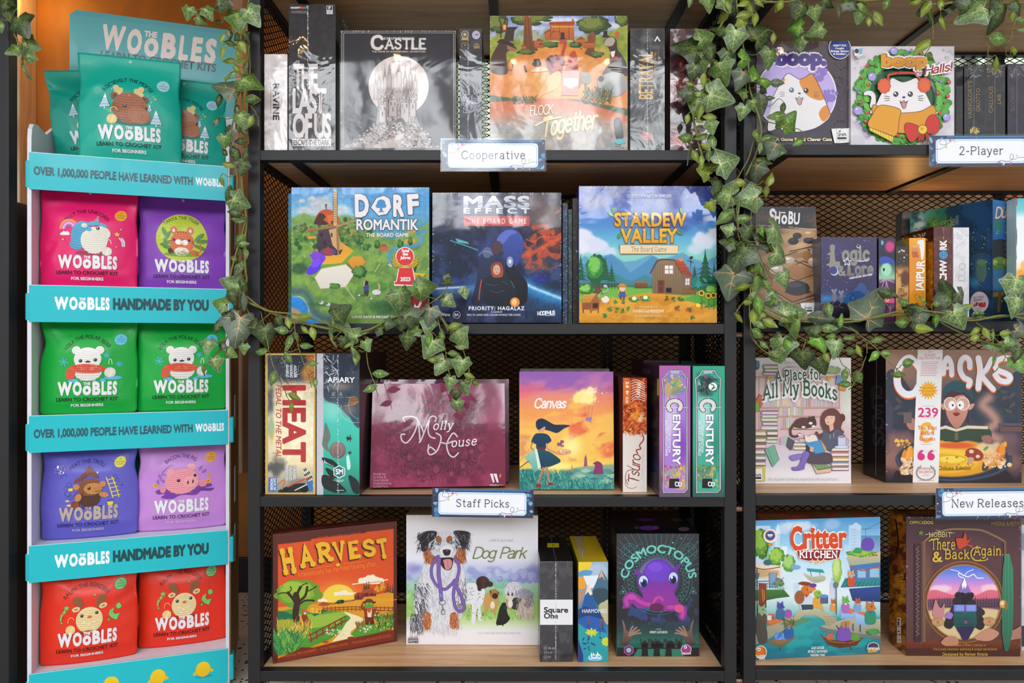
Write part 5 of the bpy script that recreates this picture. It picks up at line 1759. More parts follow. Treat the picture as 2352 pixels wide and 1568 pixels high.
# --- farmhouse game
g=Game('bright square box with a brown barn, blue mountains and yellow wooden letters',1330,1647,427,z,.075,.016,body='3a4488',lean=1.2)
A=g.face('front',M2)
p=A.paint(2.0)
p.vg([(95,'4a56a0'),(250,'3f5cb0'),(420,'4a86c8'),(560,'62b0d0'),(680,'8ccfc8'),(780,'7cc0b4'),(1000,'5a9a48'),(1050,'d08a28'),(1250,'c07c1e')])
p.nz('b0a0a0',120,.55,.54,.12,4,box=(840,90,1600,300),soft=60).nz('8a8cb4',50,.4,.5,.2,5,box=(840,95,1900,260)).nz('2c3c8c',150,.7,.5,.15,6,box=(1500,95,2020,480),soft=60)
p.blob(880,540,120,90,'dcdcec',1,.35,nz=.6).blob(980,600,130,80,'d4d6ea',1,.35,nz=.5).blob(1090,650,90,50,'ccd6ea',.9,.5,nz=.5).blob(850,620,100,70,'e0e0ee',1,.4).blob(1900,560,110,80,'d4dcec',1,.35,nz=.6).blob(1980,520,80,80,'dce2f0',1,.35,nz=.5).blob(1830,630,90,60,'c8d8e8',.9,.5)
p.hill([840,720,900,690,960,730,1040,690,1120,670,1220,740,1320,730,1450,680,1540,720,1640,690,1720,660,1800,710,1900,740,2010,690],'5f9fc0',1,4,0).hill([1000,760,1060,700,1130,680,1200,740,1280,830,1380,760,1470,690,1560,740,1640,820,1760,780,2010,800],'4c88b4',.9,4,0).hill([840,850,1000,800,1150,840,1280,900,1400,850,1500,880,2010,860],'3f7f8a',.9,12).hill([840,940,1100,920,1300,940,2010,940],'2f6a48',1,10).hill([840,990,1050,960,1200,950,1400,960,2010,1000],'6cb048',1,6)
p.hill([840,1100,1000,1080,1200,1040,1350,1010,1500,1000,1680,1020,1780,1060,2010,1150],'d8942c',1,5).nz('b8741c',60,.6,.52,.12,3,box=(840,1040,2010,1260),st=2).nz('eab048',40,.5,.55,.1,8,box=(840,1030,2010,1260),st=2.5)
p.poly([1740,1060,1840,1020,2010,1040,2010,1110,1900,1100],'5aa03c',1,1)
p.done()
A.dots(70,850,110,2000,330,1.2,4,['c8d0f0','e8e8f8'],2)
for x,y,w,h in((860,900,130,230),(1070,900,140,200),(1120,910,110,160),(1910,930,230,290),(1985,930,100,190),(1820,920,100,160)):
 A.pine(x,y,w,h,'2a7a48','1a4a38',6)
A.poly([970,880,1020,880,1026,960,1050,1010,960,1010,985,960],'6a4530').bush(985,800,90,130,['1f5a34','2f8040','4ca048','78c058'],4,50,.3)
A.lines([[x,915,x+2,970]for x in range(860,1240,26)]+[[850,930,1180,925],[850,950,1180,948]],6,'3c4a3c')
A.rect(1314,910,1422,962,'7a5638','604028').poly([1306,905,1430,905,1424,918,1312,918],'8f6a48')
# barn
A.poly([1462,830,1510,740,1540,722,1650,728,1700,800,1706,830,1706,1016,1464,1004],'8a7458','7a644a').lines([[x,760,x,1004]for x in range(1485,1700,22)],3,'6a563e').line([1448,834,1500,736,1540,718,1650,724,1712,836],12,'5a3a2c').poly([1650,722,1720,728,1800,850,1798,862,1712,836],'b85030','9c3e28').lines([[1680,760,1750,765],[1700,790,1772,796],[1712,815,1790,830]],3,'7a2c1c').poly([1706,838,1796,862,1790,1010,1706,1016],'7a644c').rect(1566,768,1640,842,'e0ecec',oc='b86a4a',ow=7).lines([[1603,768,1603,842],[1566,804,1640,804]],7,'b86a4a').rect(1740,880,1778,936,'dce8ea',oc='b86a4a',ow=5).lines([[1759,880,1759,936],[1740,908,1778,908]],5,'b86a4a')
A.rect(1504,892,1568,1004,'6a4230',oc='a0583c',ow=5).rect(1518,904,1552,940,'5a3628').rect(1518,950,1552,994,'5a3628').rect(1578,958,1626,1000,'1a1a20',oc='6a4a38',ow=5).ell(1704,722,18,14,'e08a38').line([1788,780,1788,700],5,'28242c').poly([1770,712,1790,690,1810,700,1796,716],'28242c').line([1756,726,1812,746],4,'28242c')
A.lines([[x,964,x+1,1020]for x in range(1716,1830,14)],9,'8a5a34').lines([[1712,975,1830,970],[1712,1005,1830,1000]],4,'6a4226')
A.poly([862,1080,888,1006,990,1006,1016,1080,1010,1092,870,1088],'d8a048','b07c30').poly([990,1006,1018,1080,1014,1140,950,1150,940,1080],'9c5a34').rect(872,1086,944,1140,'8a5230').rect(960,1088,1004,1130,'3a221c').lines([[882,1030,1000,1028],[874,1055,1006,1052]],3,'a87428').lines([[880,1140,882,1170],[944,1145,944,1172],[1006,1140,1008,1168]],8,'6a3c24')
A.bush(900,970,70,50,['2f7038','57a040','8ac858'],3,30).bush(1960,980,60,46,['2f7038','57a040','8ac858'],9,30)
A.leafs(14,1810,880,1930,950,50,80,['2a7a78','3c9a8a'],4,.4)
# straw-hatted scarecrow as a plain figure, hen, crops
A.ell(1210,965,26,26,'e8c098').ell(1208,944,44,12,'b07a3c').ell(1208,934,26,14,'c08a48').poly([1178,970,1190,1000,1180,1020,1168,1000],'d89a30').poly([1240,970,1232,1000,1244,1020,1254,1000],'d89a30').poly([1184,992,1236,992,1240,1034,1180,1034],'3a58a8').rect(1190,1034,1204,1056,'6a3c28').rect(1216,1034,1230,1056,'6a3c28')
A.poly([1030,1050,1050,1040,1070,1024,1090,1040,1100,1060,1080,1084,1050,1084],'e8dcc8',sm=1).poly([1068,1028,1074,1016,1082,1026],'c8403a').line([1010,1030,1030,1000,1080,985,1090,965,1070,945],5,'c8d0d8',1).ell(1066,944,16,12,'b8c0c8')
for x,y,s in((1310,1056,40),(1404,1048,40)):
 A.ell(x,y,s,s*.6,'4a8a3c').leafs(12,x-s,y-10,x+s,y+16,20,34,['6aa84c','3f7a38'],x,.5).ell(x,y-8,s*.5,s*.4,'e4ecc0')
for x,y in((1105,1140),(1165,1150),(1262,1136),(1154,1082),(1216,1078),(1588,1050),(1640,1050),(1690,1054),(1720,1058),(1670,1130),(1772,1145),(1060,1200),(1214,1160),(1806,1212)):
 A.leafs(9,x-14,y-18,x+14,y+12,14,28,['3c7a30','5c9a3c','2a5a28'],x,.5)
A.dots(14,1640,1120,1700,1150,4,7,['d84838'],3).dots(10,1750,1135,1800,1162,4,7,['d84838'],4).dots(30,860,1170,2000,1245,2,5,['8a5a1c','e8b850'],5,.6)
for x,y in((1876,1004),(1934,1026),(1978,1022)):
 A.line([x,y,x+6,1140],6,'3c7a30').ell(x+16,y+70,18,7,'4a8a38',rot=20).ell(x-14,y+90,18,7,'3a7a30',rot=-20).star(x,y,29,'f0c028',14,.72).ell(x,y,15,15,'5a3a1c')
A.ell(1848,1108,20,18,'f0d048')
# letters
A.text('STARDEW',1142,438,108,'eab83a',w=606,al='l',b=.052,oc='6e4420',ow=.05,sp=1.06,c2='d89a28').text('VALLEY',1196,576,112,'eab83a',w=478,al='l',b=.052,oc='6e4420',ow=.05,sp=1.06,c2='d89a28')
A.dots(40,1150,340,1740,430,3,5,['8a5a24'],4).dots(30,1205,470,1660,570,3,5,['8a5a24'],5)
for x,y,a in((1112,338,30),(1136,308,70),(1708,312,70),(1690,496,30),(1186,520,120)):
 A.ell(x,y,28,13,'4c9a40',rot=a,oc='2a5a2c',ow=3)
A.poly([1186,600,1204,596,1660,600,1682,604,1676,672,1192,674],'e4cfa8',oc='9a7a50',ow=5).text('The Board Game',1282,654,40,'5a3a28',w=298,al='l',f='s',b=-.02)
A.text('A Game By',1434,160,15,'c8cce4',w=74,b=.02).text('COLE MEDEIROS and CONCERNEDAPE',1246,200,25,'c4c8e2',w=376,al='l',b=.03)
A.text('A cooperative game of',1428,1126,15,'e8d0a0',w=150,b=.01).text('FARMING and FRIENDSHIP',1298,1170,27,'f4e0b4',w=262,al='l',b=.03).text('for 1 to 4 players ages 14 and up',1428,1204,16,'e8d0a0',w=224,b=.01)
g.put(A).edge(16,70)

# ------------------------------------------------ third shelf
z=ZL[2]
g=Game('cream and black racing game standing on end with big red sideways capitals',609,725,811,z,.27,.020,.018,body='d9b264')
A=g.face('front',L1)
p=A.paint(2.0,'ecdcb4')
p.vg([(110,'2c3442'),(330,'3c4250'),(390,'d8c8a0'),(700,'f2e6c4'),(1060,'ecdcb0'),(1180,'b8b49c'),(1310,'8a9098')]).blob(440,640,140,300,'f8f0d4',.9,.8).blob(560,260,90,160,'d89a4c',.9,.8,20,nz=.7).blob(580,150,60,60,'c0703c',.8).blob(300,230,90,120,'1e2632',.9,.6).blob(230,520,50,170,'2a3440',.8,.9,nz=1.2).blob(235,760,40,120,'9ab088',.8).blob(236,830,30,80,'d8b83c',.7,.9,nz=1).blob(270,1090,110,120,'4a4c50',.9,.9,nz=1.2).blob(470,1240,120,70,'8a7a68',.7).nz('c8702c',40,.5,.6,.06,3,box=(480,120,620,420)).nz('fff6dc',30,.5,.55,.1,5,box=(330,380,620,1050)).done()
A.dots(60,220,140,600,380,1,4,['e8e4dc','d89a4c'],3).leafs(30,220,130,600,360,30,90,['9aa4b0','1a2028','c8cdd2'],5,.06)
A.text('HEAT',342,388,182,'b8383a',w=662,b=.06,al='l',rot=90,grow=0)
A.text('PEDAL TO THE METAL',276,384,46,'b8443e',w=625,al='l',rot=90,b=.02,sh=.2)
for i,s in enumerate(('ASGER','HARDING','GRANERUD')):
 A.text(s,430-i*34,215-i*3,24,'e4e6ea',w=110,al='l',rot=90,b=.04,sh=.2)
for i,s in enumerate(('DANIEL','SKJOLD','PEDERSEN')):
 A.text(s,424-i*34,1076,24,'e8eaee',w=126,al='l',rot=90,b=.05,sh=.2,oc='3a3c48',ow=.1)
for i in range(5):
 for j in range(5):
  A.poly([508+i*15+j*3,1080+j*22+i*14,522+i*15+j*3,1092+j*22+i*14,526+i*15+j*3,1112+j*22+i*14,512+i*15+j*3,1100+j*22+i*14],'1c1c20' if(i+j)%2 else 'e4e0d4')
A.poly([300,1290,420,1240,520,1230,560,1260,540,1300,330,1310],'202228',sm=1).ell(360,1290,30,26,'101216').ell(520,1280,34,30,'101216').line([380,1260,480,1210,560,1180],10,'c8502c',1).line([440,1290,560,1230],9,'d8d4cc').poly([540,1220,590,1200,596,1290,560,1300],'3a7ab8').line([290,1240,350,1200,330,1280],12,'c87a40',1)
A.rect(216,1180,282,1298,'2a6ab0',r=6).text('DAYS OF',256,1186,20,'e8f0f8',w=104,al='l',rot=90,b=.05).text('WONDER',228,1186,22,'e8f0f8',w=106,al='l',rot=90,b=.05)
A.lines([[196,116,196,1324],[616,116,606,1324],[196,120,618,120],[186,1320,606,1320]],22,'dcb866')
g.put(A,kind='loose').edge(21)

g=Game('tall teal and black bee game standing on end beside the racing game',727,826,811,z,.26,.014,.010,body='2a2422')
A=g.face('front',L1)
p=A.paint(2.0,'3fbcaa')
p.vg([(110,'2c303c'),(300,'3c4652'),(420,'5a6468'),(560,'7accbc'),(700,'4cc4b4'),(1000,'34b49c'),(1150,'2a9c84'),(1320,'2a7a6c')])
p.poly([680,100,1000,100,1000,730,900,660,800,560,680,480],'3f4a58',.95,1).nz('2a3040',60,.8,.5,.1,3,box=(690,110,1000,380)).blob(820,400,150,60,'9a8a80',.7,.9).blob(900,600,100,80,'8a7a78',.7,.9).blob(760,620,110,120,'86dccb',.7,.9)
p.done()
A.rect(600,100,682,1340,'c4c2cc').dots(20,615,300,678,1300,1.5,4,['8a8a98'],3)
A.leafs(46,690,120,800,420,30,90,['e0e4ea','1c2028','9aa4ac'],4,.07).dots(50,700,120,985,720,1.2,3.5,['dfe8ec','b8d0d0'],5)
A.ell(940,522,42,40,'8a6a48').lines([[905,508,975,500],[902,524,980,518]],4,'5a4230').line([868,566,920,560,984,530],8,'c8783c',1)
A.ring(960,600,130,110,3,'a8d8d4',60,200).ring(1000,560,100,120,3,'8ac8c4',80,200)
A.poly([700,710,730,770,744,840,720,900,735,960,700,940,672,900,685,800],'6a7670',sm=1).ell(806,946,72,74,'8f7a76','6a5a5c').ring(806,946,60,62,4,'5c4e50',20,200).ring(800,950,40,60,3,'a89490')
for x,y,s in((900,846,1.),(908,968,.6)):
 A.ell(x,y,22*s,12*s,'2a2420',rot=20).leafs(6,x-16*s,y-30*s,x+22*s,y+26*s,30*s,52*s,['4a4238','201c18'],6,.2)
for pts in([670,1010,760,1030,810,1080,780,1090,700,1060],[675,1160,760,1180,830,1240,880,1300,780,1310,680,1260],[900,1160,985,1220,985,1320,930,1290],[700,1100,760,1120,800,1180,740,1170]):
 A.poly(pts,'1c2426',sm=1)
A.lines([[690,1025+3*k,700+8*k,1055+3*k]for k in range(10)],3,'b0c4c4')
A.poly([880,1010,900,990,916,1090,890,1110],'c0ece0',sm=1)
A.text('APIARY',716,366,44,'f0f4f6',w=236,al='l',b=.035,oc='3a444e',ow=.05)
for x,c in((768,None),(832,None),(900,'3a444a')):
 (A.ell(x,472,18,18,c)if c else A.ring(x,460,9,9,2.5,'d8dce0').ring(x,480,12,7,2.5,'d8dce0',180,360))
 A.line([x-24,494,x+24,494],3,'a8b4b8')
A.poly([820,1078,866,1104,866,1158,820,1184,774,1158,774,1104],'2f6f66',oc='eef4f4',ow=7).text('SM',820,1152,44,'f0f6f6',w=66,b=.04)
A.lines([[768,1203,862,1203],[790,1214,850,1214],[796,1290,860,1290]],5,'c0d8d4')
g.put(A,kind='loose').seam(50,12,n=160).edge(22)

# --- plum box and twins behind it
for k,(x0,x1,yt,dd,lab)in enumerate(((866,1171,871,.142,'plum red box farthest back of the three, its top edge showing'),(862,1169,876,.102,'plum red box in the middle of the three, a thin line of it showing'))):
 g=Game(lab,x0,x1,yt,z,.034,dd,dd+.016,body='7a2744',lean=11.5,group='plum red boxes stacked behind each other')
 A=g.face('front',L1)
 A.paint(5,'7d2a48').nz('5c1c34',60,.6,.5,.2,k).done()
 g.put(A)
g=Game('front plum red box with white swash lettering and dark engraved figures',849,1162,881,z,.034,.054,.074,body='76243f',lean=11.5,group='plum red boxes stacked behind each other')
A=g.face('front',L1)
p=A.paint(2.0,'84294c')
p.vg([(380,'86284e'),(800,'7a2040'),(1290,'7c2042')]).nz('a8406a',110,.6,.52,.14,3).blob(1650,850,480,390,'6c1f3c',.75,.5,nz=.35).nz('5a1a34',36,.6,.52,.1,5,box=(1210,460,2080,1180),soft=60).nz('9a3a5e',26,.4,.56,.08,8,box=(1210,460,2080,1180),soft=60).done()
R0=random.Random(3)
segs=[]
for _ in range(420):
 a,q=R0.uniform(0,6.28),math.sqrt(R0.uniform(.12,1.0))
 x,y=1650+450*q*math.cos(a),850+370*q*math.sin(a)
 b,l=R0.uniform(0,6.28),R0.uniform(10,34)
 segs.append([x,y,x+l*math.cos(b),y+l*math.sin(b),x+l*1.6*math.cos(b+.7),y+l*1.6*math.sin(b+.7),x+l*1.5*math.cos(b+1.5),y+l*1.4*math.sin(b+1.5)])
A.lines(segs,3.4,'4a1428')
segs=[]
for _ in range(110):
 x,y=R0.uniform(1090,2240),R0.uniform(385,1290)
 q=[x,y]
 b=R0.uniform(0,6.28)
 for k in range(5):
  b+=R0.uniform(-1,1)
  x,y=x+18*math.cos(b),y+18*math.sin(b)
  q+=[x,y]
 segs.append(q)
A.lines(segs,2,'6a2040')
for x,y,r in((1300,600,40),(1290,740,50),(1420,1010,46),(1650,1110,60),(1880,1080,46),(2000,600,44),(1780,1150,44),(1500,1140,40),(1950,960,40),(1560,560,36)):
 A.ell(x,y,r*.5,r*.62,'8a3355').ring(x,y,r*.5,r*.62,3,'3f1024').ring(x,y-r*.5,r*.8,r*.6,9,'4a1428',180,360).lines([[x+r*u,y+r*.7,x+r*u*1.6,y+r*1.9]for u in(-.6,-.3,0,.3,.6)],3,'3f1024')
A.lines([[1250+24*k,960,1290+22*k,1130]for k in range(34)],2.6,'4a1428')
# swash letters
for pts in([1380,700,1366,672,1400,660,1460,662,1490,700,1470,780,1430,850,1390,885,1355,860,1350,815,1380,810],[1480,670,1500,740,1512,880],[1480,668,1530,760,1540,800],[1640,700,1650,670,1620,654,1590,680,1560,760,1520,860,1505,880],[1590,680,1580,780,1600,830,1640,845],[1585,900,1580,960,1600,985,1650,960,1680,900,1690,830,1650,800],[1830,830,1800,800,1770,830,1740,900,1760,980,1800,1005,1840,970],[1690,880,1740,890,1790,870],[1575,950,1600,920,1640,950]):
 A.line(pts,17,'5a2038',1)
 A.line(pts,11,'e9d9e0',1)
 A.line(pts,3,'b08a9a',1)
A.text('olly',1620,772,72,'ecdfe4',w=172,al='l',sh=.25,f='s',b=-.005,rot=-2).text('ouse',1778,920,72,'ecdfe4',w=216,al='l',sh=.25,f='s',b=-.005,rot=-5)
for i,s in enumerate(('Design by','Jo Kelly &','Cole Wehrle','Illustrations by','Rachel Ford')):
 A.text(s,1110,1158+i*27,17,'e4cfd8',al='l',w=(104,108,128,156,126)[i],f='s',b=-.03)
A.poly([2110,1148,2136,1148,2150,1222,2136,1224],'eadfe4').poly([2140,1148,2168,1148,2186,1222,2170,1224],'eadfe4').poly([2190,1160,2208,1146,2204,1182,2192,1180],'d8862c').text('WEHRLE',2106,1254,15,'d8c4cc',w=82,al='l',b=.02).text('GIG',2192,1254,15,'c8862c',w=34,al='l',b=.02)
g.put(A)

# --- painter girl box and twins
for k,(yt,dd)in enumerate(((846,.150),(849,.105))):
 g=Game(('grey edged twin box farthest behind the sunset painting game','grey edged twin box directly behind the sunset painting game')[k],1195,1402,yt,z,.038,dd,body='4a4644',lean=3)
 A=g.face('front',L2)
 A.paint(6,'57504e').nz('8a7a78',30,.5,.5,.1,k).done()
 g.put(A)
g=Game('sunset coloured box with a girl carrying a paint palette',1193,1411,853,z,.038,.058,.060,body='a86a94',lean=3)
A=g.face('front',L2)
p=A.paint(1.8,'f0a040')
p.vg([(275,'a86aac'),(380,'c87aa0'),(480,'e88a78'),(600,'f09a58'),(780,'f4b45c'),(960,'f2c058'),(1060,'f4d868'),(1130,'d8b060'),(1280,'3a8a88')])
p.nz('8a5ab0',120,.8,.5,.12,3,box=(340,270,1150,440),st=2.5,rot=-12).nz('e86a78',110,.7,.53,.1,5,box=(340,380,1150,640),st=3,rot=-14).nz('f8c860',90,.7,.54,.1,6,box=(340,480,1150,1060),st=2.5,rot=-12).nz('e8604c',120,.8,.55,.08,8,box=(760,620,1150,1020),st=1.6,rot=-20).nz('c8706a',70,.5,.55,.1,12,box=(340,800,560,1050))
p.blob(780,900,140,160,'fbee98',.95,.9).blob(640,1070,240,60,'fdf090',.9,.8).blob(500,920,120,120,'f8d880',.6,.9).blob(900,480,110,70,'fbe89a',1,.35,nz=.9).blob(950,430,70,44,'fdf0b0',.9,.5,nz=.8).blob(830,500,50,40,'fbe48c',.9,.5,nz=.8)
p.hill([700,1130,820,1080,1000,1060,1150,1050],'8fa890',1,8).hill([340,1100,460,1090,560,1110,700,1150,860,1190,1150,1230],'2f8880',1,6).nz('1f6c70',40,.7,.5,.12,4,box=(340,1100,1150,1290)).nz('58b0a0',20,.6,.55,.08,9,box=(340,1120,1150,1290))
p.done()
for i in range(5):
 for j in range(3):
  x,y=760+i*90+j*46,1100+j*44
  A.poly([x,y,x+55,y-14,x+105,y+6,x+44,y+24],['4a9a94','9ac8b0','58a89a'][(i+j)%3])
A.grass(330,342,760,1120,1270,46,['1f6a6c','3f9a90','7ac0a8','2a7a78'],4,.7).grass(120,700,1140,1190,1280,34,['1f6468','3f948c','6ab8a8'],4,.7,6)
A.dots(50,960,420,1130,520,2,6,['fdeaa0','f0807a','e86a70'],4).leafs(22,780,640,960,820,10,26,['b8583c','d88048'],5,.3)
A.rect(902,652,952,684,'a07ab8',r=4).lines([[905,652,890,560],[948,652,962,560],[926,652,926,550]],2,'8a5a78')
A.poly([965,1120,980,1060,962,1045,1000,1024,1040,1050,1048,1110,1050,1130,970,1135],'8a3a68',sm=1).poly([885,1070,890,1000,900,966,912,1000,916,1070],'a05a78').poly([775,1110,785,1050,798,1110],'c08068')
# girl
A.poly([480,700,500,672,540,665,590,690,640,715,720,716,770,726,720,748,660,786,600,770,560,760,530,770,490,750],'26364e',sm=1).poly([540,740,560,735,548,775,520,782,500,770],'d8a080',sm=1)
A.poly([470,800,520,788,580,800,612,850,580,880,560,920,490,930,480,880,440,870],'26445e','1e3850',sm=1).line([455,868,440,910,480,940],14,'c88a68',1).line([572,880,580,920,640,950],16,'d09878',1)
A.rect(490,904,560,936,'6a3244').poly([490,934,562,934,620,960,690,1020,640,1055,560,1080,500,1075],'2a5468','1f4258',sm=1)
A.poly([382,990,480,918,524,1080,470,1118,440,1060],'9ac8bc','68b0a8').line([342,1080,420,1024],7,'5a4a48').poly([470,920,490,920,524,1076,500,1090],'d8ead8')
A.line([548,1076,520,1150,502,1220],22,'b87a5c',w1=14).line([570,1070,584,1150,596,1210],22,'c08464',w1=14).poly([486,1216,520,1214,528,1238,480,1244],'8a2a34').poly([580,1206,612,1204,630,1222,590,1230],'8a2a34')
A.ell(712,948,68,24,'e8b08a','d89468',rot=-4).dots(10,670,935,760,962,4,7,['c8503c','f0d060','5a8ac0','e8e0d8'],3)
A.rect(660,868,700,896,'8a5a78',r=4).rect(686,848,716,872,'8a5a78',r=4).rect(690,886,716,904,'9a6a80',r=4)
A.text('Canvas',462,574,76,'f7eeee',w=270,al='l',f='k',b=.05,sh=.2)
g.put(A)

g=Game('slim red and white box with a swirling orange dragon face',1430,1486,867,z,.27,.040,.0405,body='6a2820')
A=g.face('front',L2)
p=A.paint(1.8,'e4dcd8')
p.vg([(320,'8a2a18'),(400,'b8441c'),(560,'c0521f'),(770,'a83818'),(800,'dcd2cc'),(1290,'e6ded8')]).nz('e0742c',24,.9,.5,.06,3,box=(1210,320,1420,800),soft=4).nz('7a2012',18,.8,.55,.05,6,box=(1210,320,1420,800),soft=4).blob(1330,640,46,50,'e89a2c',.9,.4).blob(1370,660,26,60,'f0d8b8',.8,.5,30).blob(1240,800,40,30,'dcd2cc',1,.6).done()
A.many(lambda R:(lambda x,y,a,l:[(x,y),(x+l*.5*math.cos(a)+5,y+l*.5*math.sin(a)),(x+l*math.cos(a+.3),y+l*math.sin(a+.3)),(x+l*.5*math.cos(a)-5,y+l*.5*math.sin(a)+4)])(R.uniform(1215,1415),R.uniform(560,800),R.uniform(0,6.28),R.uniform(16,44)),90,['e88a38','8a2412','f0b060','d8642c'],4)
for k in range(9):
 A.line([1286,350+22*k,1330,338+20*k,1400,372+18*k],5,'f0e0d0',1)
A.rect(1214,346,1284,546,'d86a2c',oc='7a2a18',ow=3).text('2-8',1240,352,24,'f4e8dc',w=54,al='l',rot=90,b=.05).text('8+',1240,430,24,'f4e8dc',w=34,al='l',rot=90,b=.05).text('15-20',1240,482,20,'f4e8dc',w=52,al='l',rot=90,b=.05)
A.text('Calliope',1352,490,28,'f0e4d8',w=128,al='l',rot=-84,f='k',b=.03)
A.line([1380,800,1390,840,1356,890,1366,920,1330,930,1340,960],11,'a83a1c',1)
A.text('Tsuro',1346,1222,86,'8a1f22',w=250,al='l',rot=-86,f='k',b=.01,sh=.2).line([1260,1220,1236,1180,1250,1110,1300,1090,1250,1060],5,'8a1f22',1).ring(1290,1210,54,44,4,'7a5a54',40,300).text('The game of the Path',1382,1180,16,'b08a80',w=220,al='l',rot=-88,f='k',b=-.02)
g.put(A,kind='wrap')
A=g.face('left',L2)
A.paint(4,'6a2a26').vg([(300,'5a2420'),(800,'7a3028'),(1000,'5a2a28'),(1290,'6a4a40')]).done()
A.lines([[1160,380,1165,1180],[1195,380,1198,1220]],4,'9a5a4a')
g.put(A,'left')

for k,(x0,x1,yt,dd)in enumerate(((1478,1560,826,.205),(1564,1598,828,.205))):
 g=Game(('dark purple box at the back, behind the purple crystal game','dark green box at the back, behind the green crystal game')[k],x0,x1,yt,z,.17,dd,body=('3a2838','1f3a34')[k])
 A=g.face('front',L2)
 A.paint(6,('4a3048','24483e')[k]).nz('1a141c',40,.5,.5,.1,k).done()
 g.put(A)
for k,(x0,x1,yt,cc,body,lab)in enumerate(((1514,1586,839,('b062a8','a878d0','d8c8e8','7a3ab0'),'5a2a58','purple framed box on end with silver capitals and pale rock golems'),(1591,1665,840,('3aa080','3fa890','b8e0dc','1f8070'),'1c6a54','green framed box on end with silver capitals, last before the post'))):
 g=Game(lab,x0,x1,yt,z,.185,-.008,body=body)
 A=g.face('front',L2)
 X=1525 if k==0 else 1804
 p=A.paint(1.8,cc[0])
 p.vg([(215,cc[0]),(900,cc[0]),(1200,('6a4a68','2a6a5a')[k]),(1340,('5a4a60','33504c')[k])])
 p.poly([X+40,290,X+70,264,X+190,264,X+222,300,X+226,1260,X+206,1284,X+40,1284,X+24,1260],cc[1],1,0)
 p.blob(X+90,640,90,300,cc[2],.9,.9).blob(X+190,900,70,300,cc[3],.8,.9).blob(X+120,400,90,110,('9a9a68','3c5c58')[k],.95,.6,nz=.6).blob(X+140,350,60,60,('b8b050','28383a')[k],.8,.7,nz=.5).nz(('5a8a9a','1c2a2c')[k],24,.6,.56,.06,3,box=(X+40,280,X+220,460)).blob(X+110,1120,90,70,('9a94a0','6a8478')[k],.95,.5,nz=.8).nz(('d8b43c','3c7a48')[k],26,.7,.55,.06,5,box=(X+30,1060,X+225,1260))
 p.done()
 A.dots(40,X+40,290,X+220,460,3,11,(['c8c040','6a9aa8','d8d0b8','8a7a4c'],['586a6c','1c2426','b03a78','8ab8b8'])[k],4).dots(46,X+30,1060,X+220,1250,5,16,(['a8a4ac','7a7480','c83a90','d8b83c'],['8ab090','4c7a58','7a9c3c','c8a050'])[k],6)
 if k==1:
  A.ell(X+170,395,36,34,'dceef0').line([X+150,370,X+180,390,X+160,420,X+190,400],8,'7a4a30',1)
 else:
  A.line([X+50,320,X+70,420,X+90,510],12,'b89040',1).ell(X+70,420,30,60,'b8a078')
 for w,c in((16,'2f2c36'),(9,'b4b8c4')):
  A.line([X+34,1290,X+30,420,X+22,330,X+60,300,X+80,262,X+184,262,X+206,300,X+238,330,X+230,420,X+232,1260,X+210,1286,X+34,1286],w,c)
 A.poly([X+90,262,X+98,286,X+160,286,X+170,262],'aeb2be')
 for w,c in((44,'3a3842'),(32,'d8d4d2')):
  A.ring(X+126,560,54,46,w,c,130,400)
 A.line([X+30,572,X+240,572],3,'d0dce0').line([X+136,480,X+136,640],3,'d0dce0')
 A.text('ENTURY',X+112,628,62,'eceaf0',w=430,al='l',rot=90,b=.05,oc='4a4458',ow=.05)
 A.text('GOLEM EDITION',X+72,720,20,'e4e4ee',w=230,al='l',rot=90,b=.03).text(('EASTERN MOUNTAINS','AN ENDLESS WORLD')[k],X+48,680,20,'e4e4ee',w=300,al='l',rot=90,b=.03)
 A.rect(X+80,1172,X+164,1252,'17161c').text('B',X+136,1196,50,'e8e8ec',w=40,al='l',rot=100,f='k',b=.04)
 g.put(A,kind='loose').edge(31+k)
 if k==0:
  A=g.face('left',L2)
  p=A.paint(3,'2a2028').vg([(160,'4a3040'),(330,'38242f'),(900,'2a2630'),(1300,'3a3440')]).nz('5a5a40',40,.6,.52,.1,4,box=(1430,360,1510,900)).nz('2c3c80',40,.7,.5,.1,5,box=(1430,960,1510,1100))
  p.done()
  A.text('CENTURY',1380,280,34,'8a6a84',w=70,al='l',rot=8,f='s').rect(1505,330,1520,470,'c8b42c').lines([[1430,y,1500,y+20]for y in range(1110,1260,16)],4,'8a8490')
  g.put(A,'left')

# ------------------------------------------------ bottom shelf
z=ZL[3]
g=Game('orange and brown farm game turned at an angle on the bottom shelf',627,912,1227,z,.042,.033,.147,body='55221c')
A=g.face('front',B1)
p=A.paint(1.9,'5a241c')
p.poly([302,346,590,312,600,300,1060,248,1080,236,1322,208,1318,1180,302,1380],'e0521f',1,0)
p.blob(830,840,420,260,'f08a2c',.9,.9).blob(830,800,240,170,'f2a83c',.6,.9)
p.var(10,.05)
p.done()
A.poly([302,900,640,870,760,840,900,850,1000,830,1160,790,1320,760,1318,1180,302,1350],'e09a24')
A.ell(840,830,148,132,'f3d24a',a0=180,a1=360).poly([690,830,990,825,990,850,690,860],'f3d24a')
for x,y,w,h in((880,790,150,40),(690,850,90,30),(1120,690,200,90)):
 A.cloud(x,y,w,h,'f8ead0',int(x),6)
A.line([800,796,990,770],8,'f8ead0').line([960,696,1270,655],9,'f8ead0').line([980,700,1200,672],6,'e8744a')
A.poly([650,880,700,850,760,862,840,850,900,840,960,828,1000,840,700,890],'a8502a')
A.lines([[740+36*k,890,900+60*k,800+3*k]for k in range(9)],4,'f0b840')
A.ell(860,850,24,18,'1f4a34').ell(832,858,18,14,'1f4a34').rect(826,836,880,852,'24543c').ell(872,848,15,16,'143024')
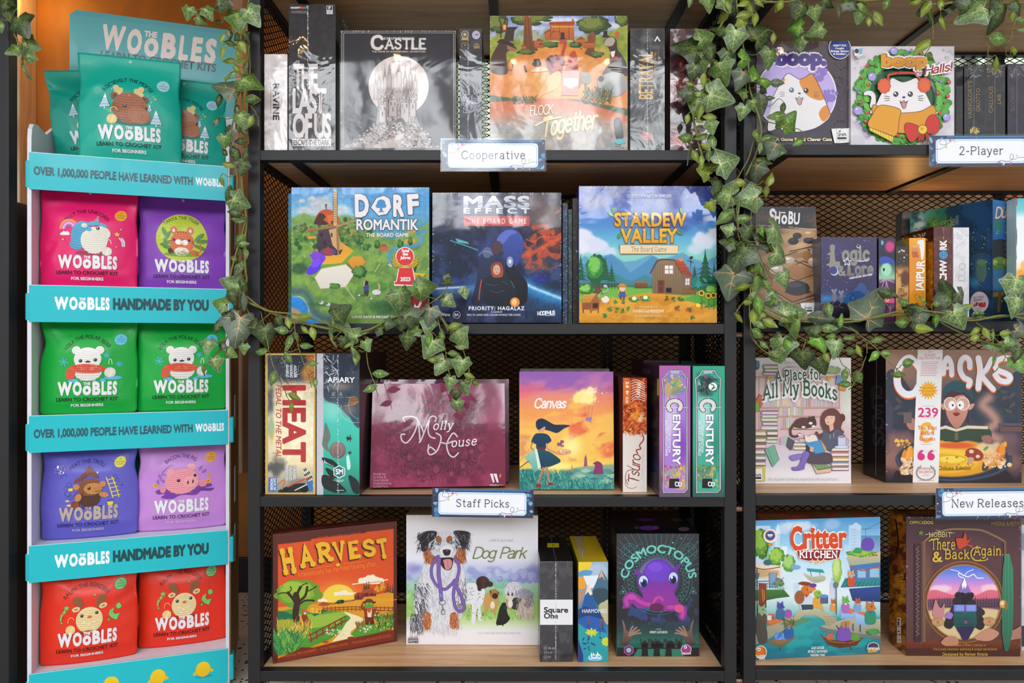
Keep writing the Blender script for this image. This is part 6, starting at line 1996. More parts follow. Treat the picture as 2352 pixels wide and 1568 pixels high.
A.bush(480,780,205,130,['6a9a2a','86b034','9cc23c'],4,60,.3)
A.poly([302,940,480,900,620,960,760,930,900,935,960,960,900,1080,760,1180,560,1260,302,1330],'4f9a34')
A.poly([302,1010,440,960,700,960,900,930,940,950,830,1040,640,1080,302,1090],'8fb83a').poly([302,930,380,940,500,1000,302,1010],'1f6a44').poly([600,960,700,915,740,930,620,980],'1f6a44').dots(50,580,910,680,950,4,9,['e8a82c','f0c040'],3)
A.lines([[620+30*k,970,560+24*k,1080]for k in range(10)],3,'c8c85a')
# bare tree
for q,w in(([470,1070,456,960,470,860,460,790],56),([470,880,430,820,390,770],26),([465,810,480,760,500,720],24),([470,860,540,800,560,720],22),([480,880,540,840,620,840],16),([555,760,600,740,640,715],10),([400,780,350,770,300,784],10),([500,740,520,700,560,690],9),([395,770,420,740,410,716],9)):
 A.line(q,w,'3a1f1c',1)
A.poly([430,1090,440,980,500,980,510,1090],'3a1f1c')
# deer in overalls as a generic farm animal, grass
A.poly([500,1000,516,960,550,960,574,1010,590,1040,560,1090,510,1090],'8a3a1c',sm=1).ell(534,940,24,26,'b06a34').poly([512,922,500,904,520,910],'b06a34').poly([556,922,566,900,550,908],'b06a34').ell(540,952,10,10,'f0dcc0').poly([494,980,510,970,500,1040,490,1030],'e09a2c').poly([552,1010,580,1000,600,1050,560,1060],'a85a2c')
A.grass(200,300,600,1060,1180,90,['d8b43c','f0d060','b8a030','8a9a2c'],4,.4).grass(150,285,480,1180,1320,130,['1f6a44','2f8a4a','4aa048','8ab83c'],5,.8,4)
A.poly([880,940,960,960,1050,1000,1010,1060,940,1120,960,1160,800,1200,780,1200,850,1120,900,1040,940,990],'f2e6b8',sm=1)
A.poly([940,1140,1000,1080,1100,1040,1320,1010,1318,1100,1200,1120,1000,1165],'4f9a34')
A.lines([[570,1150,905,975],[580,1195,905,1010],[580,1120,600,1200]]+[[x,1145-(x-580)*.53,x+4,1215-(x-580)*.56]for x in range(588,910,54)],13,'8a3a24')
A.lines([[700,910,960,893,1320,905],[690,925,960,915,1320,930]]+[[x,890,x,935]for x in range(700,1320,36)],6,'8a3a24')
# barn, trees
A.poly([975,835,975,795,1040,770,1060,740,1170,770,1165,800,1060,805,1045,830],'7a2f22').poly([1040,775,1075,725,1150,735,1176,778],'b0442c').poly([968,800,1000,768,1050,772,1040,806],'9a3a24').rect(1066,715,1076,740,'7a2f22').lines([[1010,790,1010,828],[1085,770,1085,800],[1130,770,1130,795]],10,'2a1414')
for x,y,h in((1062,740,60),(1082,735,74),(1102,735,84),(1270,760,100),(1290,770,80),(1250,770,70),(1312,775,90)):
 A.pine(x,y,34,h,'1f5a40','153f30',3)
A.bush(1180,740,40,40,['b8641c','e8962c'],3,24).bush(1225,720,36,46,['b8641c','e8962c'],5,24)
# frog farmer as a plain figure in hat
A.ell(1106,855,60,14,'6a2a1c').ell(1104,842,34,20,'7a3220').ell(1104,880,40,26,'5a9a38').ell(1086,866,9,9,'86b84a').ell(1124,866,9,9,'86b84a').poly([1066,910,1142,906,1150,990,1068,992],'e8dcb8').poly([1062,905,1086,908,1092,990,1064,990],'8a3a20').poly([1130,906,1160,915,1152,990,1124,990],'8a3a20').poly([1068,985,1150,985,1146,1050,1116,1050,1108,1010,1098,1050,1070,1050],'6a2a1c').line([1150,915,1185,940,1160,970],18,'8a3a20',1).line([1064,915,1040,900,1046,870],16,'8a3a20',1).poly([1080,905,1130,905,1112,945,1098,945],'c8502c')
A.ell(1182,990,28,30,'2a7a48').dots(90,1150,930,1320,1100,4,10,['e8b02c','f0c84a','4a9a3c'],5).dots(36,720,1090,900,1160,4,8,['f4ecd8','d8e0b0'],6).dots(30,1020,1060,1130,1120,4,8,['f4ecd8'],7).grass(60,1180,1320,980,1090,70,['2a7a48','5a9a3c','1f5a40'],4,.5,8).grass(30,990,1060,1050,1090,50,['a8502c','4a9a3c'],4,.6,9)
A.poly([302,1350,480,1270,500,1250,620,1252,800,1205,960,1168,1150,1130,1240,1108,1318,1095,1318,1186,302,1382],'7c2a1e').ell(720,1202,28,12,'b8502c').ell(950,1168,36,13,'8a3a24').ell(1275,1100,28,8,'9a4428')
for i in range(7):
 ch='HARVEST'[i]
 x=(350,500,660,800,930,1060,1192)[i]
 x1=(480,650,810,925,1050,1185,1300)[i]
 y=(596,540,496,474,462,446,462)[i]
 h=(196,160,146,138,128,126,146)[i]
 for dx,dy,cc in((-10,12,'4a1f18'),(-5,6,'4a1f18'),(0,0,'edb52c')):
  A.text(ch,x+dx,y+dy,h,cc,w=x1-x-14,al='l',rot=-10,f='s',b=.075)
A.lines([[585,556,780,530],[880,515,1075,488]],3,'e8a030').ell(830,522,18,14,'e8b830')
A.text('A fantastically fun, fur-filled farming affair',478,628,34,'f0a83c',w=695,al='l',rot=-8.3,f='s',b=-.02)
A.text('1-4 PLAYERS  *  60-70 MINUTES  *  AGES 10+',640,288,13,'b8583c',w=390,al='l',rot=-6,b=.02)
A.text('Designed by TREY CHAMBERS  *  Art by TIERRA CONNOR  *  Published by KEYMASTER GAMES',338,1340,20,'d8862c',w=975,al='l',rot=-11,f='s',b=-.02)
g.put(A)
A=g.face('top',B1)
A.paint(4,'4a1c18').nz('6a2c24',60,.5,.5,.15,2).done()
A.lines([[260,250,1330,120],[400,240,700,190]],4,'8a4a40')
g.put(A,'top')

# --- dog box
g=Game('white box with a painted shaggy dog holding a purple lead',933,1236,1182,z,.07,.130,.126,body='c8c0bc')
A=g.face('front',B1)
p=A.paint(1.9,'e8e6ea')
p.vg([(80,'dcd8da'),(300,'e6e4ea'),(470,'e8e8f2'),(560,'c8cce8'),(640,'b4c0dc'),(700,'a8cdb8'),(800,'98c48a'),(900,'9cc868'),(980,'a8cc70'),(1060,'d8e4c4'),(1110,'ebe9ec'),(1230,'e8e6ea')])
p.blob(1500,560,120,70,'8a88cc',.8,.9,nz=.5).nz('8a94cc',80,.7,.5,.12,3,box=(1430,540,2360,660)).nz('6ab098',60,.6,.5,.12,5,box=(1430,650,2360,800)).nz('c8dc8a',60,.6,.52,.12,6,box=(1430,780,2360,1040)).nz('78b05a',30,.5,.55,.08,7,box=(1430,760,2360,1000)).blob(1450,1050,90,60,'d4cfe0',.7).blob(2560,600,140,90,'8a8cc8',.9,.6,nz=.6).blob(2460,640,120,70,'98a0d0',.8,.7)
p.done()
X2=lambda q:[v for i in range(0,len(q),2)for v in((q[i]*.27211+540)/.26019,q[i+1]*.27211/.26019)]
# far hills and small dogs (measured in the next crop)
for x,y,rx,ry in((370,590,70,70),(300,610,60,50),(450,610,50,60),(170,620,40,26)):
 q=X2([x,y])
 A.bush(q[0],q[1],rx,ry,['8a8fc8','9aa0d2','a8aeda'],int(x),22,.4)
A.grass(160,1960,2560,900,1020,26,['7ab04a','a8cc5c','90bc50','5a9a48'],3,.8)

def fur(n,x0,y0,x1,y1,l,cs,ang,sp=.5,seed=3,w=2.2):
 def f(R):
  x,y,a,q=R.uniform(x0,x1),R.uniform(y0,y1),math.radians(ang)+R.uniform(-sp,sp),l*R.uniform(.5,1.2)
  return[(x-w,y),(x+w,y),(x+q*math.cos(a),y+q*math.sin(a))]
 A.many(f,n,cs,seed)
A.poly([1960,700,2060,690,2100,720,2130,760,2110,860,2090,900,2100,1010,2070,1010,2060,900,2040,1040,2010,1040,2010,880,1960,860],'e2e2e6',sm=1).ell(2110,680,60,56,'4a2c22').poly([2140,670,2196,680,2190,716,2130,712],'3a2420',sm=1).poly([2060,660,2090,650,2100,740,2066,750],'33201c',sm=1)
A.dots(90,1970,720,2120,1000,2,5,['6a6460','3a3230'],3)
A.poly([2130,790,2200,770,2250,800,2240,900,2220,950,2190,940,2180,880,2150,940,2120,930],'c89858',sm=1).ell(2210,780,40,42,'b07a40').ell(2218,800,26,26,'2c2420').poly([2165,760,2180,744,2190,790],'5a3a28').poly([2238,756,2256,770,2240,790],'5a3a28').ell(2196,880,20,34,'e8dcc8')
A.poly([2280,880,2310,880,2330,960,2350,1000,2300,1050,2230,1050,2240,980,2260,900],'1f1d22',sm=1).ell(2300,890,30,34,'1a181c').ell(2304,902,12,12,'3a363c').lines([[2290,1040,2286,1066],[2240,1040,2236,1062]],9,'1a181c')
q=X2([290,700]);A.ell(q[0],q[1]+30,76,90,'d6d4da').ell(q[0]+90,q[1]+80,90,80,'9a98a4')
fur(260,q[0]-70,q[1]-60,q[0]+70,q[1]+100,46,['f0eef2','b8b6c0','9a98a4','e0dee4'],90,.5,4)
fur(200,q[0]+20,q[1]+20,q[0]+180,q[1]+150,44,['8a8894','6a6874','b0aeb8','9a98a4'],90,.5,5)
q=X2([265,820]);A.ell(q[0],q[1],40,60,'b89878').ell(q[0]+50,q[1]+10,60,54,'3a3636').ell(q[0],q[1]-40,26,26,'e0d0b8').poly([q[0]-28,q[1]-60,q[0]-22,q[1]-96,q[0]-4,q[1]-64],'4a4040').poly([q[0]+28,q[1]-60,q[0]+22,q[1]-96,q[0]+4,q[1]-64],'4a4040').ell(q[0],q[1]+10,22,36,'ece4da')
q=X2([400,870]);A.ell(q[0],q[1],66,100,'d0b8a0')
fur(280,q[0]-80,q[1]-90,q[0]+60,q[1]+60,60,['d8c4ac','b09884','e8dccc','8a8088','a89ca4'],92,.4,6)
fur(90,q[0]-20,q[1]-110,q[0]+50,q[1]-30,44,['6a6470','8a8490'],90,.6,8)
# the big dog
A.poly([1560,640,1600,500,1700,440,1850,440,1920,500,1955,640,1980,760,1950,900,1900,1000,1890,1100,1820,1120,1660,1120,1580,1110,1520,1000,1505,800],'d9d8de',sm=1)
fur(520,1540,520,1940,1080,70,['f0eff3','c0bfc8','a8a7b2','e2e2e8','b4b2bc'],90,.5,10,3)
fur(150,1505,680,1620,1050,90,['3a3840','6a6872','8a8892','2a282e'],70,.5,11,4)
fur(90,1880,640,1965,900,70,['4a4850','7a7882','9a98a2'],100,.5,12,4)
fur(150,1470,950,1580,1090,80,['2a282e','8a8892','b8b6c0','4a4850'],80,.4,13,4)
for x in(1618,1855):
 A.ell(x,1020,36,80,'b0663a')
 fur(90,x-36,940,x+36,1080,50,['c07a48','8a4a28','d8a070','a05c34'],90,.4,x,3)
A.poly([1600,380,1590,460,1640,520,1720,500,1700,400],'a8603a',sm=1).poly([1860,400,1860,500,1930,510,1960,440,1930,370],'a8603a',sm=1)
fur(130,1595,380,1710,500,44,['c07a4c','8a4a2c','d09468','7a3c24'],100,.6,14,3)
fur(130,1860,380,1960,500,44,['c07a4c','8a4a2c','d09468','7a3c24'],80,.6,15,3)
A.poly([1640,340,1660,260,1720,232,1830,232,1890,270,1900,350,1870,430,1840,450,1700,450,1660,420],'d2d2da',sm=1)
fur(220,1650,240,1890,420,36,['eceaf0','b4b4c0','8a8a96','c8c8d2'],90,.7,16,2.6)
A.poly([1530,280,1600,230,1700,230,1690,290,1640,330,1610,400,1570,400,1560,330],'1f1d22',sm=1).poly([1850,230,1950,225,2000,250,1990,310,1960,380,1930,380,1900,310],'1f1d22',sm=1)
fur(150,1535,232,1690,380,56,['16151a','3a3840','0e0d10','7a7882'],120,.6,17,3)
fur(150,1860,228,1990,380,56,['16151a','3a3840','0e0d10','7a7882'],60,.6,18,3)
for x,c in((1720,-1),(1815,1)):
 A.ell(x,300,26,34,'a05c34',rot=20*c)
for x,y in((1716,336),(1832,326)):
 A.ell(x,y,24,17,'2a2428').ell(x,y,18,13,'9ab8d0').ell(x,y,8,9,'16161c').ell(x-4,y-4,3,3,'f4f4f8')
A.ell(1792,400,56,50,'e4e2e6').poly([1756,400,1772,388,1812,388,1828,402,1816,436,1790,444,1768,436],'2c2226',sm=1).ell(1794,398,14,5,'6a5c60')
A.poly([1720,470,1760,460,1840,460,1850,490,1830,560,1790,572,1750,540],'3a1a20',sm=1).poly([1764,480,1830,478,1836,530,1810,566,1780,560,1770,520],'d08a90',sm=1).line([1798,480,1804,550],3,'a85a64')
for q,w in(([1700,470,1660,540,1660,620,1700,700,1770,740,1830,700,1860,660],22),([1725,470,1720,600,1735,720,1745,830],30),([1870,470,1900,540,1890,620,1862,700,1850,800,1870,900,1910,936,1944,900,1930,820,1890,740,1862,690],22),([1690,460,1720,445],16)):
 A.line(q,w+6,'4a3468',1).line(q,w,'7c60b0',1)
A.lines([[1720,770,1760,815],[1760,770,1722,815]],4,'b0a0d8').ring(1752,855,28,20,7,'6a6870').line([1752,875,1760,930],9,'7a7880').ring(1760,938,16,26,7,'6a6870')
fur(60,1660,1080,1890,1120,50,['e8e6ea','c8c6ce'],90,.4,19,4)
A.text('Dog Park',2018,466,96,'76824e',w=470,al='l',f='k',b=.012,sh=.3,sp=.9)
A.text('Lottie & Jack Hazell',2168,318,22,'5a5660',w=206,al='l',f='k',b=-.015,sh=.3).text('Art by Holly Exley, Dawn May, & Kate Avery',2060,1132,18,'6a6670',w=385,al='l',f='k',b=-.02,sh=.3)
for k in range(7):
 A.pine(1458+13*k,1180,18,28+12*(k%3),'5a523c','4a4434',3)
A.text('BIRDWOOD',1496,1190,11,'4a4438',w=94,b=.04).text('GAMES',1496,1212,18,'3a362e',w=94,b=.06)
g.put(A,kind='satin').edge(23,24)
A=g.face('top',B1)
A.rect(-500,-500,3000,3000,'8f8682')
g.put(A,'top','satin')

g=Game('plain charcoal box standing on end with a white label band',1240,1316,1289,z,.19,.042,.043,body='222124')
A=g.face('front',B2)
A.paint(2.5,'38363a').vg([(480,'3c3a3e'),(800,'39373b'),(1010,'3c3a3e'),(1330,'302e32')]).nz('5a585c',50,.5,.56,.1,3).done()
A.rect(500,796,800,1008,'e6e4e8').text('Square',548,904,44,'2a2830',w=206,al='l',b=.055).text('One',548,954,44,'2a2830',w=120,al='l',b=.055)
for i,s in enumerate(('30-60\'','1-4','9+')):
 A.ring(562,1206+i*37,13,13,2.4,'a8a6aa').text(s,584,1214+i*37,18,'b0aeb2',al='l',b=.0)
 A.lines([[556,1206+i*37,568,1206+i*37],[562,1200+i*37,562,1212+i*37]],2,'a8a6aa')
g.put(A,kind='loose').seam(48,14,n=200).edge(24)
A=g.face('top',B2)
A.rect(-500,-500,3000,3000,'1c1b1d').rect(578,320,676,356,'d8d21c').rect(618,332,638,342,'a8a41c').line([596,208,640,430,656,480],2.5,'8a888c')
g.put(A,'top')

g=Game('yellow topped box on end painted with blue mountains and lily pads',1328,1397,1290,z,.20,.041,.042,body='c8a820')
A=g.face('front',B2)
A.paint(2.2,'5a8ab0').vg([(480,'8fb0c8'),(760,'7a98b4'),(1000,'3a6a9c'),(1080,'2a9aa8'),(1320,'1f8a9c')]).blob(1000,560,120,90,'b8c4d8',.8).blob(870,1150,60,200,'2aa8a0',.6).done()
A.poly([830,470,955,478,930,560,830,580],'e8c83c').poly([830,570,900,545,960,560,920,600,830,600],'5a9ac8',sm=1).poly([830,600,890,605,905,700,830,710],'e8a02c').poly([880,595,1010,590,1000,640,960,700,920,700],'e0e6ee').poly([830,740,910,700,830,870],'b88a6c').poly([840,960,925,650,1000,870,960,960],'2a5a9c').poly([925,650,895,760,920,730,940,760,960,750],'e8d8c8').poly([1000,620,1035,540,1092,640,1092,880,1010,900,960,720],'4a6a84').poly([1035,540,1010,620,1040,600,1066,640],'d8a888').poly([960,720,1060,700,1092,740,1092,820,1000,840],'2f4a58',sm=1)
A.poly([836,880,900,850,1000,890,1092,870,1092,950,836,980],'1f3f78').poly([836,960,920,930,1010,950,1092,1090,1000,1060,900,1040,836,1060],'2a5cae').poly([1010,850,1060,810,1092,810,1092,1000,1050,960],'b8b48c',sm=1).poly([836,990,900,1040,1092,1080,1092,1320,836,1320],'2a9ca4').poly([836,1120,880,1260,880,1320,836,1320],'2a3a8a')
for x,y in((925,960),(1022,990),(1046,950)):
 A.line([x,y+100,x,y],5,'3a2a24').line([x,y+40,x,y],11,'8a4a24')
for x,y,rx,ry in((950,1072,52,28),(1074,1150,40,38)):
 for k in range(8):
  a=k*.785
  A.ell(x+rx*.55*math.cos(a),y+ry*.55*math.sin(a),rx*.45,ry*.34,'c8d23c',rot=math.degrees(a))
A.leafs(12,880,1090,1060,1220,24,40,['1f4a9c','1a3a80'],4,.4)
A.text('HARMONIES',872,906,32,'ecebe4',w=208,al='l',b=.01)
A.ell(980,1285,60,24,'2aa0d8',oc='c8e8f4',ow=4).text('Libellud',980,1296,26,'f4f8fa',w=96,b=.05).leafs(6,940,1250,1020,1266,30,46,['f0f4f6'],6,.3)
g.put(A,kind='satin')
A=g.face('top',B2)
A.paint(4,'c9a81f').nz('b0901a',40,.5,.5,.2,2).done()
A.text('HARMONIES',905,432,60,'c8c4b8',w=190,al='l',rot=-102,b=.01,oc='5a5030',ow=.05)
g.put(A,'top','satin')
A=g.face('left',B2)
A.paint(5,'2a3a58').vg([(480,'6a6a30'),(700,'3a4a58'),(1320,'1c3458')]).done()
g.put(A,'left','satin')

for k,(yt,dd)in enumerate(((1190,.260),(1203,.170))):
 g=Game(('farthest of three black octopus boxes, only its top showing','middle one of three black octopus boxes, only its top showing')[k],1413,1600-k*4-8,yt,z,.08,dd,body='1a1820',group='black octopus game boxes in a line')
 A=g.face('top',box=(100,40))
 A.rect(0,0,100,40,'16151a').ell(44,20,16,8,'4a2a78').ell(44,20,9,5,'7a3a90').ell(86,22,8,7,'5a4a64')
 g.put(A,'top')
g=Game('black box with a purple glowing octopus and raised hands',1416,1606,1225,z,.08,.070,.070,body='17161b',group='black octopus game boxes in a line')
A=g.face('front',B2)
p=A.paint(1.7,'2a2a34')
p.vg([(240,'33343c'),(600,'292a34'),(950,'20222c'),(1060,'1f3f40'),(1160,'1f6a5c'),(1280,'25564c')]).blob(1515,640,230,240,'2a3a78',.8,.9).blob(1510,620,200,210,'a8b8f0',.85,.42).blob(1515,640,175,190,'3a2a78',1,.3).blob(1500,900,300,90,'1c2040',.7,.8,nz=.5).nz('3a5ab0',50,.5,.58,.05,4,box=(1200,780,1850,1000),soft=60).var(16,.1)
p.done()
seg=[]
for k in range(40):
 a=k*math.pi/20
 seg.append([1515+260*math.cos(a),640+260*math.sin(a),1515+205*math.cos(a+.2),640+205*math.sin(a+.2),1515+260*math.cos(a+.4),640+260*math.sin(a+.4)])
for k in range(24):
 a=math.pi+.2+k*.12
 seg.append([1515+290*math.cos(a),640+290*math.sin(a),1515+480*math.cos(a),640+480*math.sin(a)])
A.lines(seg,2,'4a9a90').ring(1515,640,262,262,2,'4a9a90').ring(1515,640,285,285,2,'3f8a84')
for x in(1270,1770):
 A.ring(x,390,68,68,2,'4f9c94').ring(x,390,46,46,2,'4f9c94').lines([[x-60,350,x+60,430],[x+60,350,x-60,430],[x,325,x,455]],1.6,'4f9c94')
for x in(1218,1808):
 A.line([x-28,745,x,690,x+28,745],2.4,'5ab0a4',closed=True).ell(x,728,8,8,'5ab0a4')
A.dots(50,1180,260,1850,800,1.5,6,['6ad0b8','4aa898','a8e8d8'],3)
# octopus
body=[1330,540,1390,590,1400,520,1460,466,1520,455,1580,470,1640,530,1680,500,1700,470,1690,530,1650,570,1680,620,1670,680,1650,740,1700,830,1750,860,1745,930,1700,960,1680,900,1600,890,1560,890,1540,860,1480,850,1440,830,1380,870,1320,850,1290,830,1230,870,1210,860,1240,810,1230,770,1290,740,1350,760,1385,780,1370,720,1340,650,1350,590,1310,580]
A.poly(body,'5f2eae','a02a8a',sm=1)
A.ell(1510,560,110,90,'6c3cc4').ell(1490,520,60,40,'7a4ad4')
for pts,w in(([1250,840,1244,790,1290,760,1340,800,1400,830,1480,840],62),([1600,860,1680,860,1720,890,1715,940],66),([1470,830,1490,790,1530,775,1550,800],46)):
 A.line(pts,w,'8a2c94',1).line(pts,w*.5,'c0409c',1)
A.ell(1690,870,40,34,'d8508a').ell(1290,775,34,22,'c048a8').ell(1500,860,60,36,'5a1a50')
for x,y in((1388,640),(1640,612)):
 A.ell(x,y,44,56,'4a2488').ell(x,y+2,38,50,'c8d4f4').ell(x+(4 if x<1500 else-2),y+18,30,36,'2a3a8a').ell(x+4,y+22,18,24,'0e1028').ell(x-12,y-4,8,12,'f8f8ff')
# hands from below
for s,x in((1,1230),(-1,1790)):
 A.poly([x-20*s,965,x,1000,x+14*s,1050,x+40*s,1070,x+60*s,1100,x+50*s,1140,x+20*s,1180,x-40*s,1170,x-20*s,1120,x-10*s,1060],'8a6a5c','4a3434',sm=1)
 for dx,dy in((100,1030),(124,1052),(134,1078),(70,1020)):
  A.line([x+36*s,1100,x+dx*.75*s,1084+(dy-1084)*.6,x+dx*s,dy],15,'9a7868',1)
for x,w in((1400,34),(1510,60),(1620,44),(1470,22),(1690,20)):
 A.poly([x-w,1280,x-w*.8,1190,x-w*.4,1150,x,1140,x+w*.4,1150,x+w*.8,1190,x+w,1280],'18181c',sm=1).line([x-w*.7,1190,x-w,1130],12,'3a2a26').line([x+w*.7,1190,x+w,1130],12,'3a2a26')
A.rect(1168,1200,1858,1279,'1a1a1e').poly([1300,1279,1340,1210,1700,1210,1740,1279],'2a7a64')
for x in(1400,1500,1600):
 A.poly([x-30,1279,x-20,1170,x,1140,x+20,1170,x+30,1279],'16171a')
A.text('COSMOCTOPUS',1514,660,66,'72c8bc',w=740,arc=262,b=.04)
A.text('A GAME BY',1515,1048,10,'b8d8d4',w=50).text('HENRY AUDUBON',1515,1078,20,'d0e0dc',w=148,b=.03)
A.poly([1264,1178,1302,1200,1302,1240,1264,1264,1226,1240,1226,1200],'5a3a6a',oc='c85ab0',ow=5).ell(1264,1220,20,20,'8ac8b8')
A.ell(1748,1215,42,40,'a0408a',oc='e8d8e4',ow=5).ell(1742,1196,12,12,'f4f0f4').ell(1742,1196,5,5,'222').text('LUCKY DUCK',1750,1255,14,'f0e8f0',w=80,b=.06)
g.put(A)
A=g.face('top',B2)
A.rect(-500,-500,4000,4000,'141318').ell(1430,192,76,22,'4a2a80').ell(1410,190,40,14,'6a3aa0').ell(1490,190,30,16,'8a3a98').ell(1330,190,20,14,'2a4a44').ell(1730,202,44,14,'6a5a6c',oc='8a7a8c',ow=3).dots(20,1180,180,1840,230,1,3,['4a9a90','6a4a90'],3)
g.put(A,'top')
A=g.face('left',B2)
A.rect(-500,-500,4000,4000,'1b1a20').dots(20,1140,240,1165,1270,1,3,['c8c8d0'],2)
g.put(A,'left')

# ------------------------------------------------ right-hand unit
z=ZR[0]
g=Game('dark purple square box with a white and orange cat in a lilac circle',1737,1953,95,z,.05,.030,body='33262e')
A=g.face('front',T3)
p=A.paint(2.2,'3a2e38').vg([(340,'5a4034'),(420,'43343c'),(800,'3a2e38'),(1200,'44384a')])
p.blob(450,420,400,60,'5a4a5c',.5,.9)
p.done()
def paws(n,x0,y0,x1,y1,c,s0,s1,seed):
 R=random.Random(seed)
 for _ in range(n):
  x,y,r=R.uniform(x0,x1),R.uniform(y0,y1),R.uniform(s0,s1)
  A.ell(x,y,r,r*.8,c,n=10)
  for k in range(4):
   a=-2.5+k*.6
   A.ell(x+r*1.35*math.cos(a),y+r*1.35*math.sin(a),r*.36,r*.42,c,n=8)
def fish(x,y,l,c,rot=0):
 r=math.radians(rot)
 q=lambda u,v:[x+l*(u*math.cos(r)-v*math.sin(r)),y+l*(u*math.sin(r)+v*math.cos(r))]
 A.ell(*q(-.7,0),l*.3,l*.26,c,rot=rot).line(q(-.5,0)+q(.7,0),l*.1,c).lines([q(u,-.28)+q(u,.28)for u in(-.2,.1,.35)],l*.1,c).poly(q(.6,0)+q(1,-.3)+q(.9,0)+q(1,.3),c)
paws(16,760,520,910,1050,'493c4a',9,16,3)
for x,y,l,r in((820,640,40,15),(860,560,34,-30),(890,760,40,80),(780,740,30,40),(840,1000,36,10)):
 fish(x,y,l,'493c4a',r)
A.ell(462,782,330,308,'b4a0dc','c8b8e8',oc='f0e8f4',ow=9,n=60)
paws(9,560,570,760,900,'8a72c0',30,44,5)
A.poly([230,1085,240,960,270,800,330,690,370,630,400,612,450,640,490,660,540,640,580,614,610,640,660,740,710,860,742,950,700,1010,600,1070,460,1092,330,1060],'e6e2e4',sm=1)
A.poly([492,660,540,640,580,614,612,642,650,700,690,800,690,826,640,834,560,800,510,740,488,690],'d98a34',sm=1).poly([740,950,720,880,690,882,655,920,650,960,680,1008,715,990],'d98a34',sm=1).poly([345,670,360,640,370,668,350,690],'d98a34')
A.line([270,800,330,690,370,630,400,612,450,640,490,660,540,640,580,614,610,640,660,740,710,860,744,950],5,'33282c',1)
for x,y,c in((422,750,'5a7a80'),(542,754,'2c2a30')):
 A.ell(x,y,21,22,c).ell(x-5,y-7,7,7,'e8ecee')
A.ell(487,777,13,8,'5a4a4c').poly([455,812,486,826,518,812,500,870,484,874,470,856],'c89a98',oc='33282c',ow=3.5).line([455,812,472,822,486,804,500,822,518,810],4,'33282c',1)
A.lines([[326,765,366,772],[322,782,364,785],[326,802,364,797],[608,768,650,768],[606,788,650,792],[606,800,648,808]],3.5,'4a4044')
A.line([140,930,230,930],2,'999')
for w,c in((.11,'efe6f0'),(0,'54408c')):
 A.text('boop.',290,538,118,c,w=425,al='l',b=.11+w)
A.ell(820,400,92,96,'e4dcc0').ell(820,400,86,90,'243c8a')
for i,s in enumerate(('GREAT FOR','Couples','Strategy Gamers','& Families !')):
 A.text(s,820,388+i*23,14,'e8e4e0',w=(112,72,150,108)[i],b=.07)
A.text('A Game For 2 Clever Cats',290,1170,24,'f0e4b4',w=465,al='l',b=.06)
for a,x in((-10,806),(0,838),(8,862)):
 A.poly([x-46+a,1070,x+36+a,1064,x+42-a,1184,x-40-a,1190],'ecebea',oc='8a868a',ow=2)
A.text('Smirk',838,1130,26,'1c1a1c',w=76,b=.04,f='k').rect(800,1140,876,1156,'1c1a1c').ell(820,1090,8,6,'1c1a1c').lines([[816,1166,866,1164]],3,'888')
g.put(A).edge(41,30)

g=Game('white square box with a cat in red earmuffs and yellow scarf inside a wreath',1954,2192,106,z,.05,.020,body='cfc8cc')
A=g.face('front',T3)
p=A.paint(2.0,'d8d2d8').vg([(380,'d4ccd2'),(1200,'dcd8de')]).nz('c8c0cc',60,.6,.55,.08,4)
p.blob(1320,820,300,280,'1f5a34',1,.05)
p.done()
paws(8,940,400,1080,600,'c4bcc8',8,13,7);paws(6,1660,420,1760,560,'c4bcc8',8,13,8)
rng=random.Random(4)
for r0,r1,c,n in((345,395,'3f8a2c',70),(330,380,'58a83a',70),(300,350,'4a9a34',64),(290,320,'66b444',50)):
 for k in range(n):
  a=6.283*(k+rng.random()*.5)/n
  r=rng.uniform(r0,r1)
  A.ell(1336+r*1.0*math.cos(a),810+r*math.sin(a),rng.uniform(22,34),rng.uniform(20,30),c,n=9,rot=rng.uniform(0,90))
A.ring(1336,810,278,276,10,'2a6a2c')
for k in range(34):
 a=rng.uniform(0,6.28)
 r=rng.uniform(310,380)
 x,y=1336+r*math.cos(a),810+r*math.sin(a)
 A.line([x-14,y,x-6,y-8,x+4,y+5,x+14,y-3],3.5,'8ac85a' if k%2 else '2f7a28')
for x,y,r in((1042,550,14),(1050,710,14),(988,856,14),(1042,940,14),(1030,1012,14),(1292,1126,15),(1340,1146,9),(1486,448,14),(1436,470,9),(1716,690,15),(1626,780,15),(1706,806,15),(1682,858,9),(1638,940,15),(1000,655,9)):
 A.ell(x,y,r,r,'c8342c',oc='7a1c1c',ow=2).ell(x-r*.3,y-r*.3,r*.25,r*.25,'f0c0b8')
for x,y,r in((1080,645,34),(1260,432,30),(965,924,36),(1640,555,26),(1694,980,30)):
 A.ell(x,y,r,r,'a89cd4',oc='6a5aa0',ow=4).ell(x-r*.3,y-r*.35,r*.3,r*.2,'d8d0ee')
for x,y,l,r in((1375,440,44,-30),(1620,672,44,25),(958,760,36,50)):
 fish(x,y,l,'8a7ec0',r+180)
A.poly([1060,890,1072,820,1050,800,1016,800,1012,776,1040,760,1080,764,1108,800,1110,870,1090,910],'e6e0e4',oc='4a3c3c',ow=4,sm=1)
A.poly([1090,960,1120,860,1180,740,1220,680,1250,656,1300,680,1340,690,1390,675,1440,656,1470,690,1530,800,1570,890,1590,960],'e9e3e6',oc='4a3c3c',ow=4,sm=1)
A.line([1220,690,1212,640,1250,622,1340,615,1430,620,1470,660],22,'8a2420',1).line([1220,690,1212,640,1250,622,1340,615,1430,620,1470,660],15,'cc3a30',1)
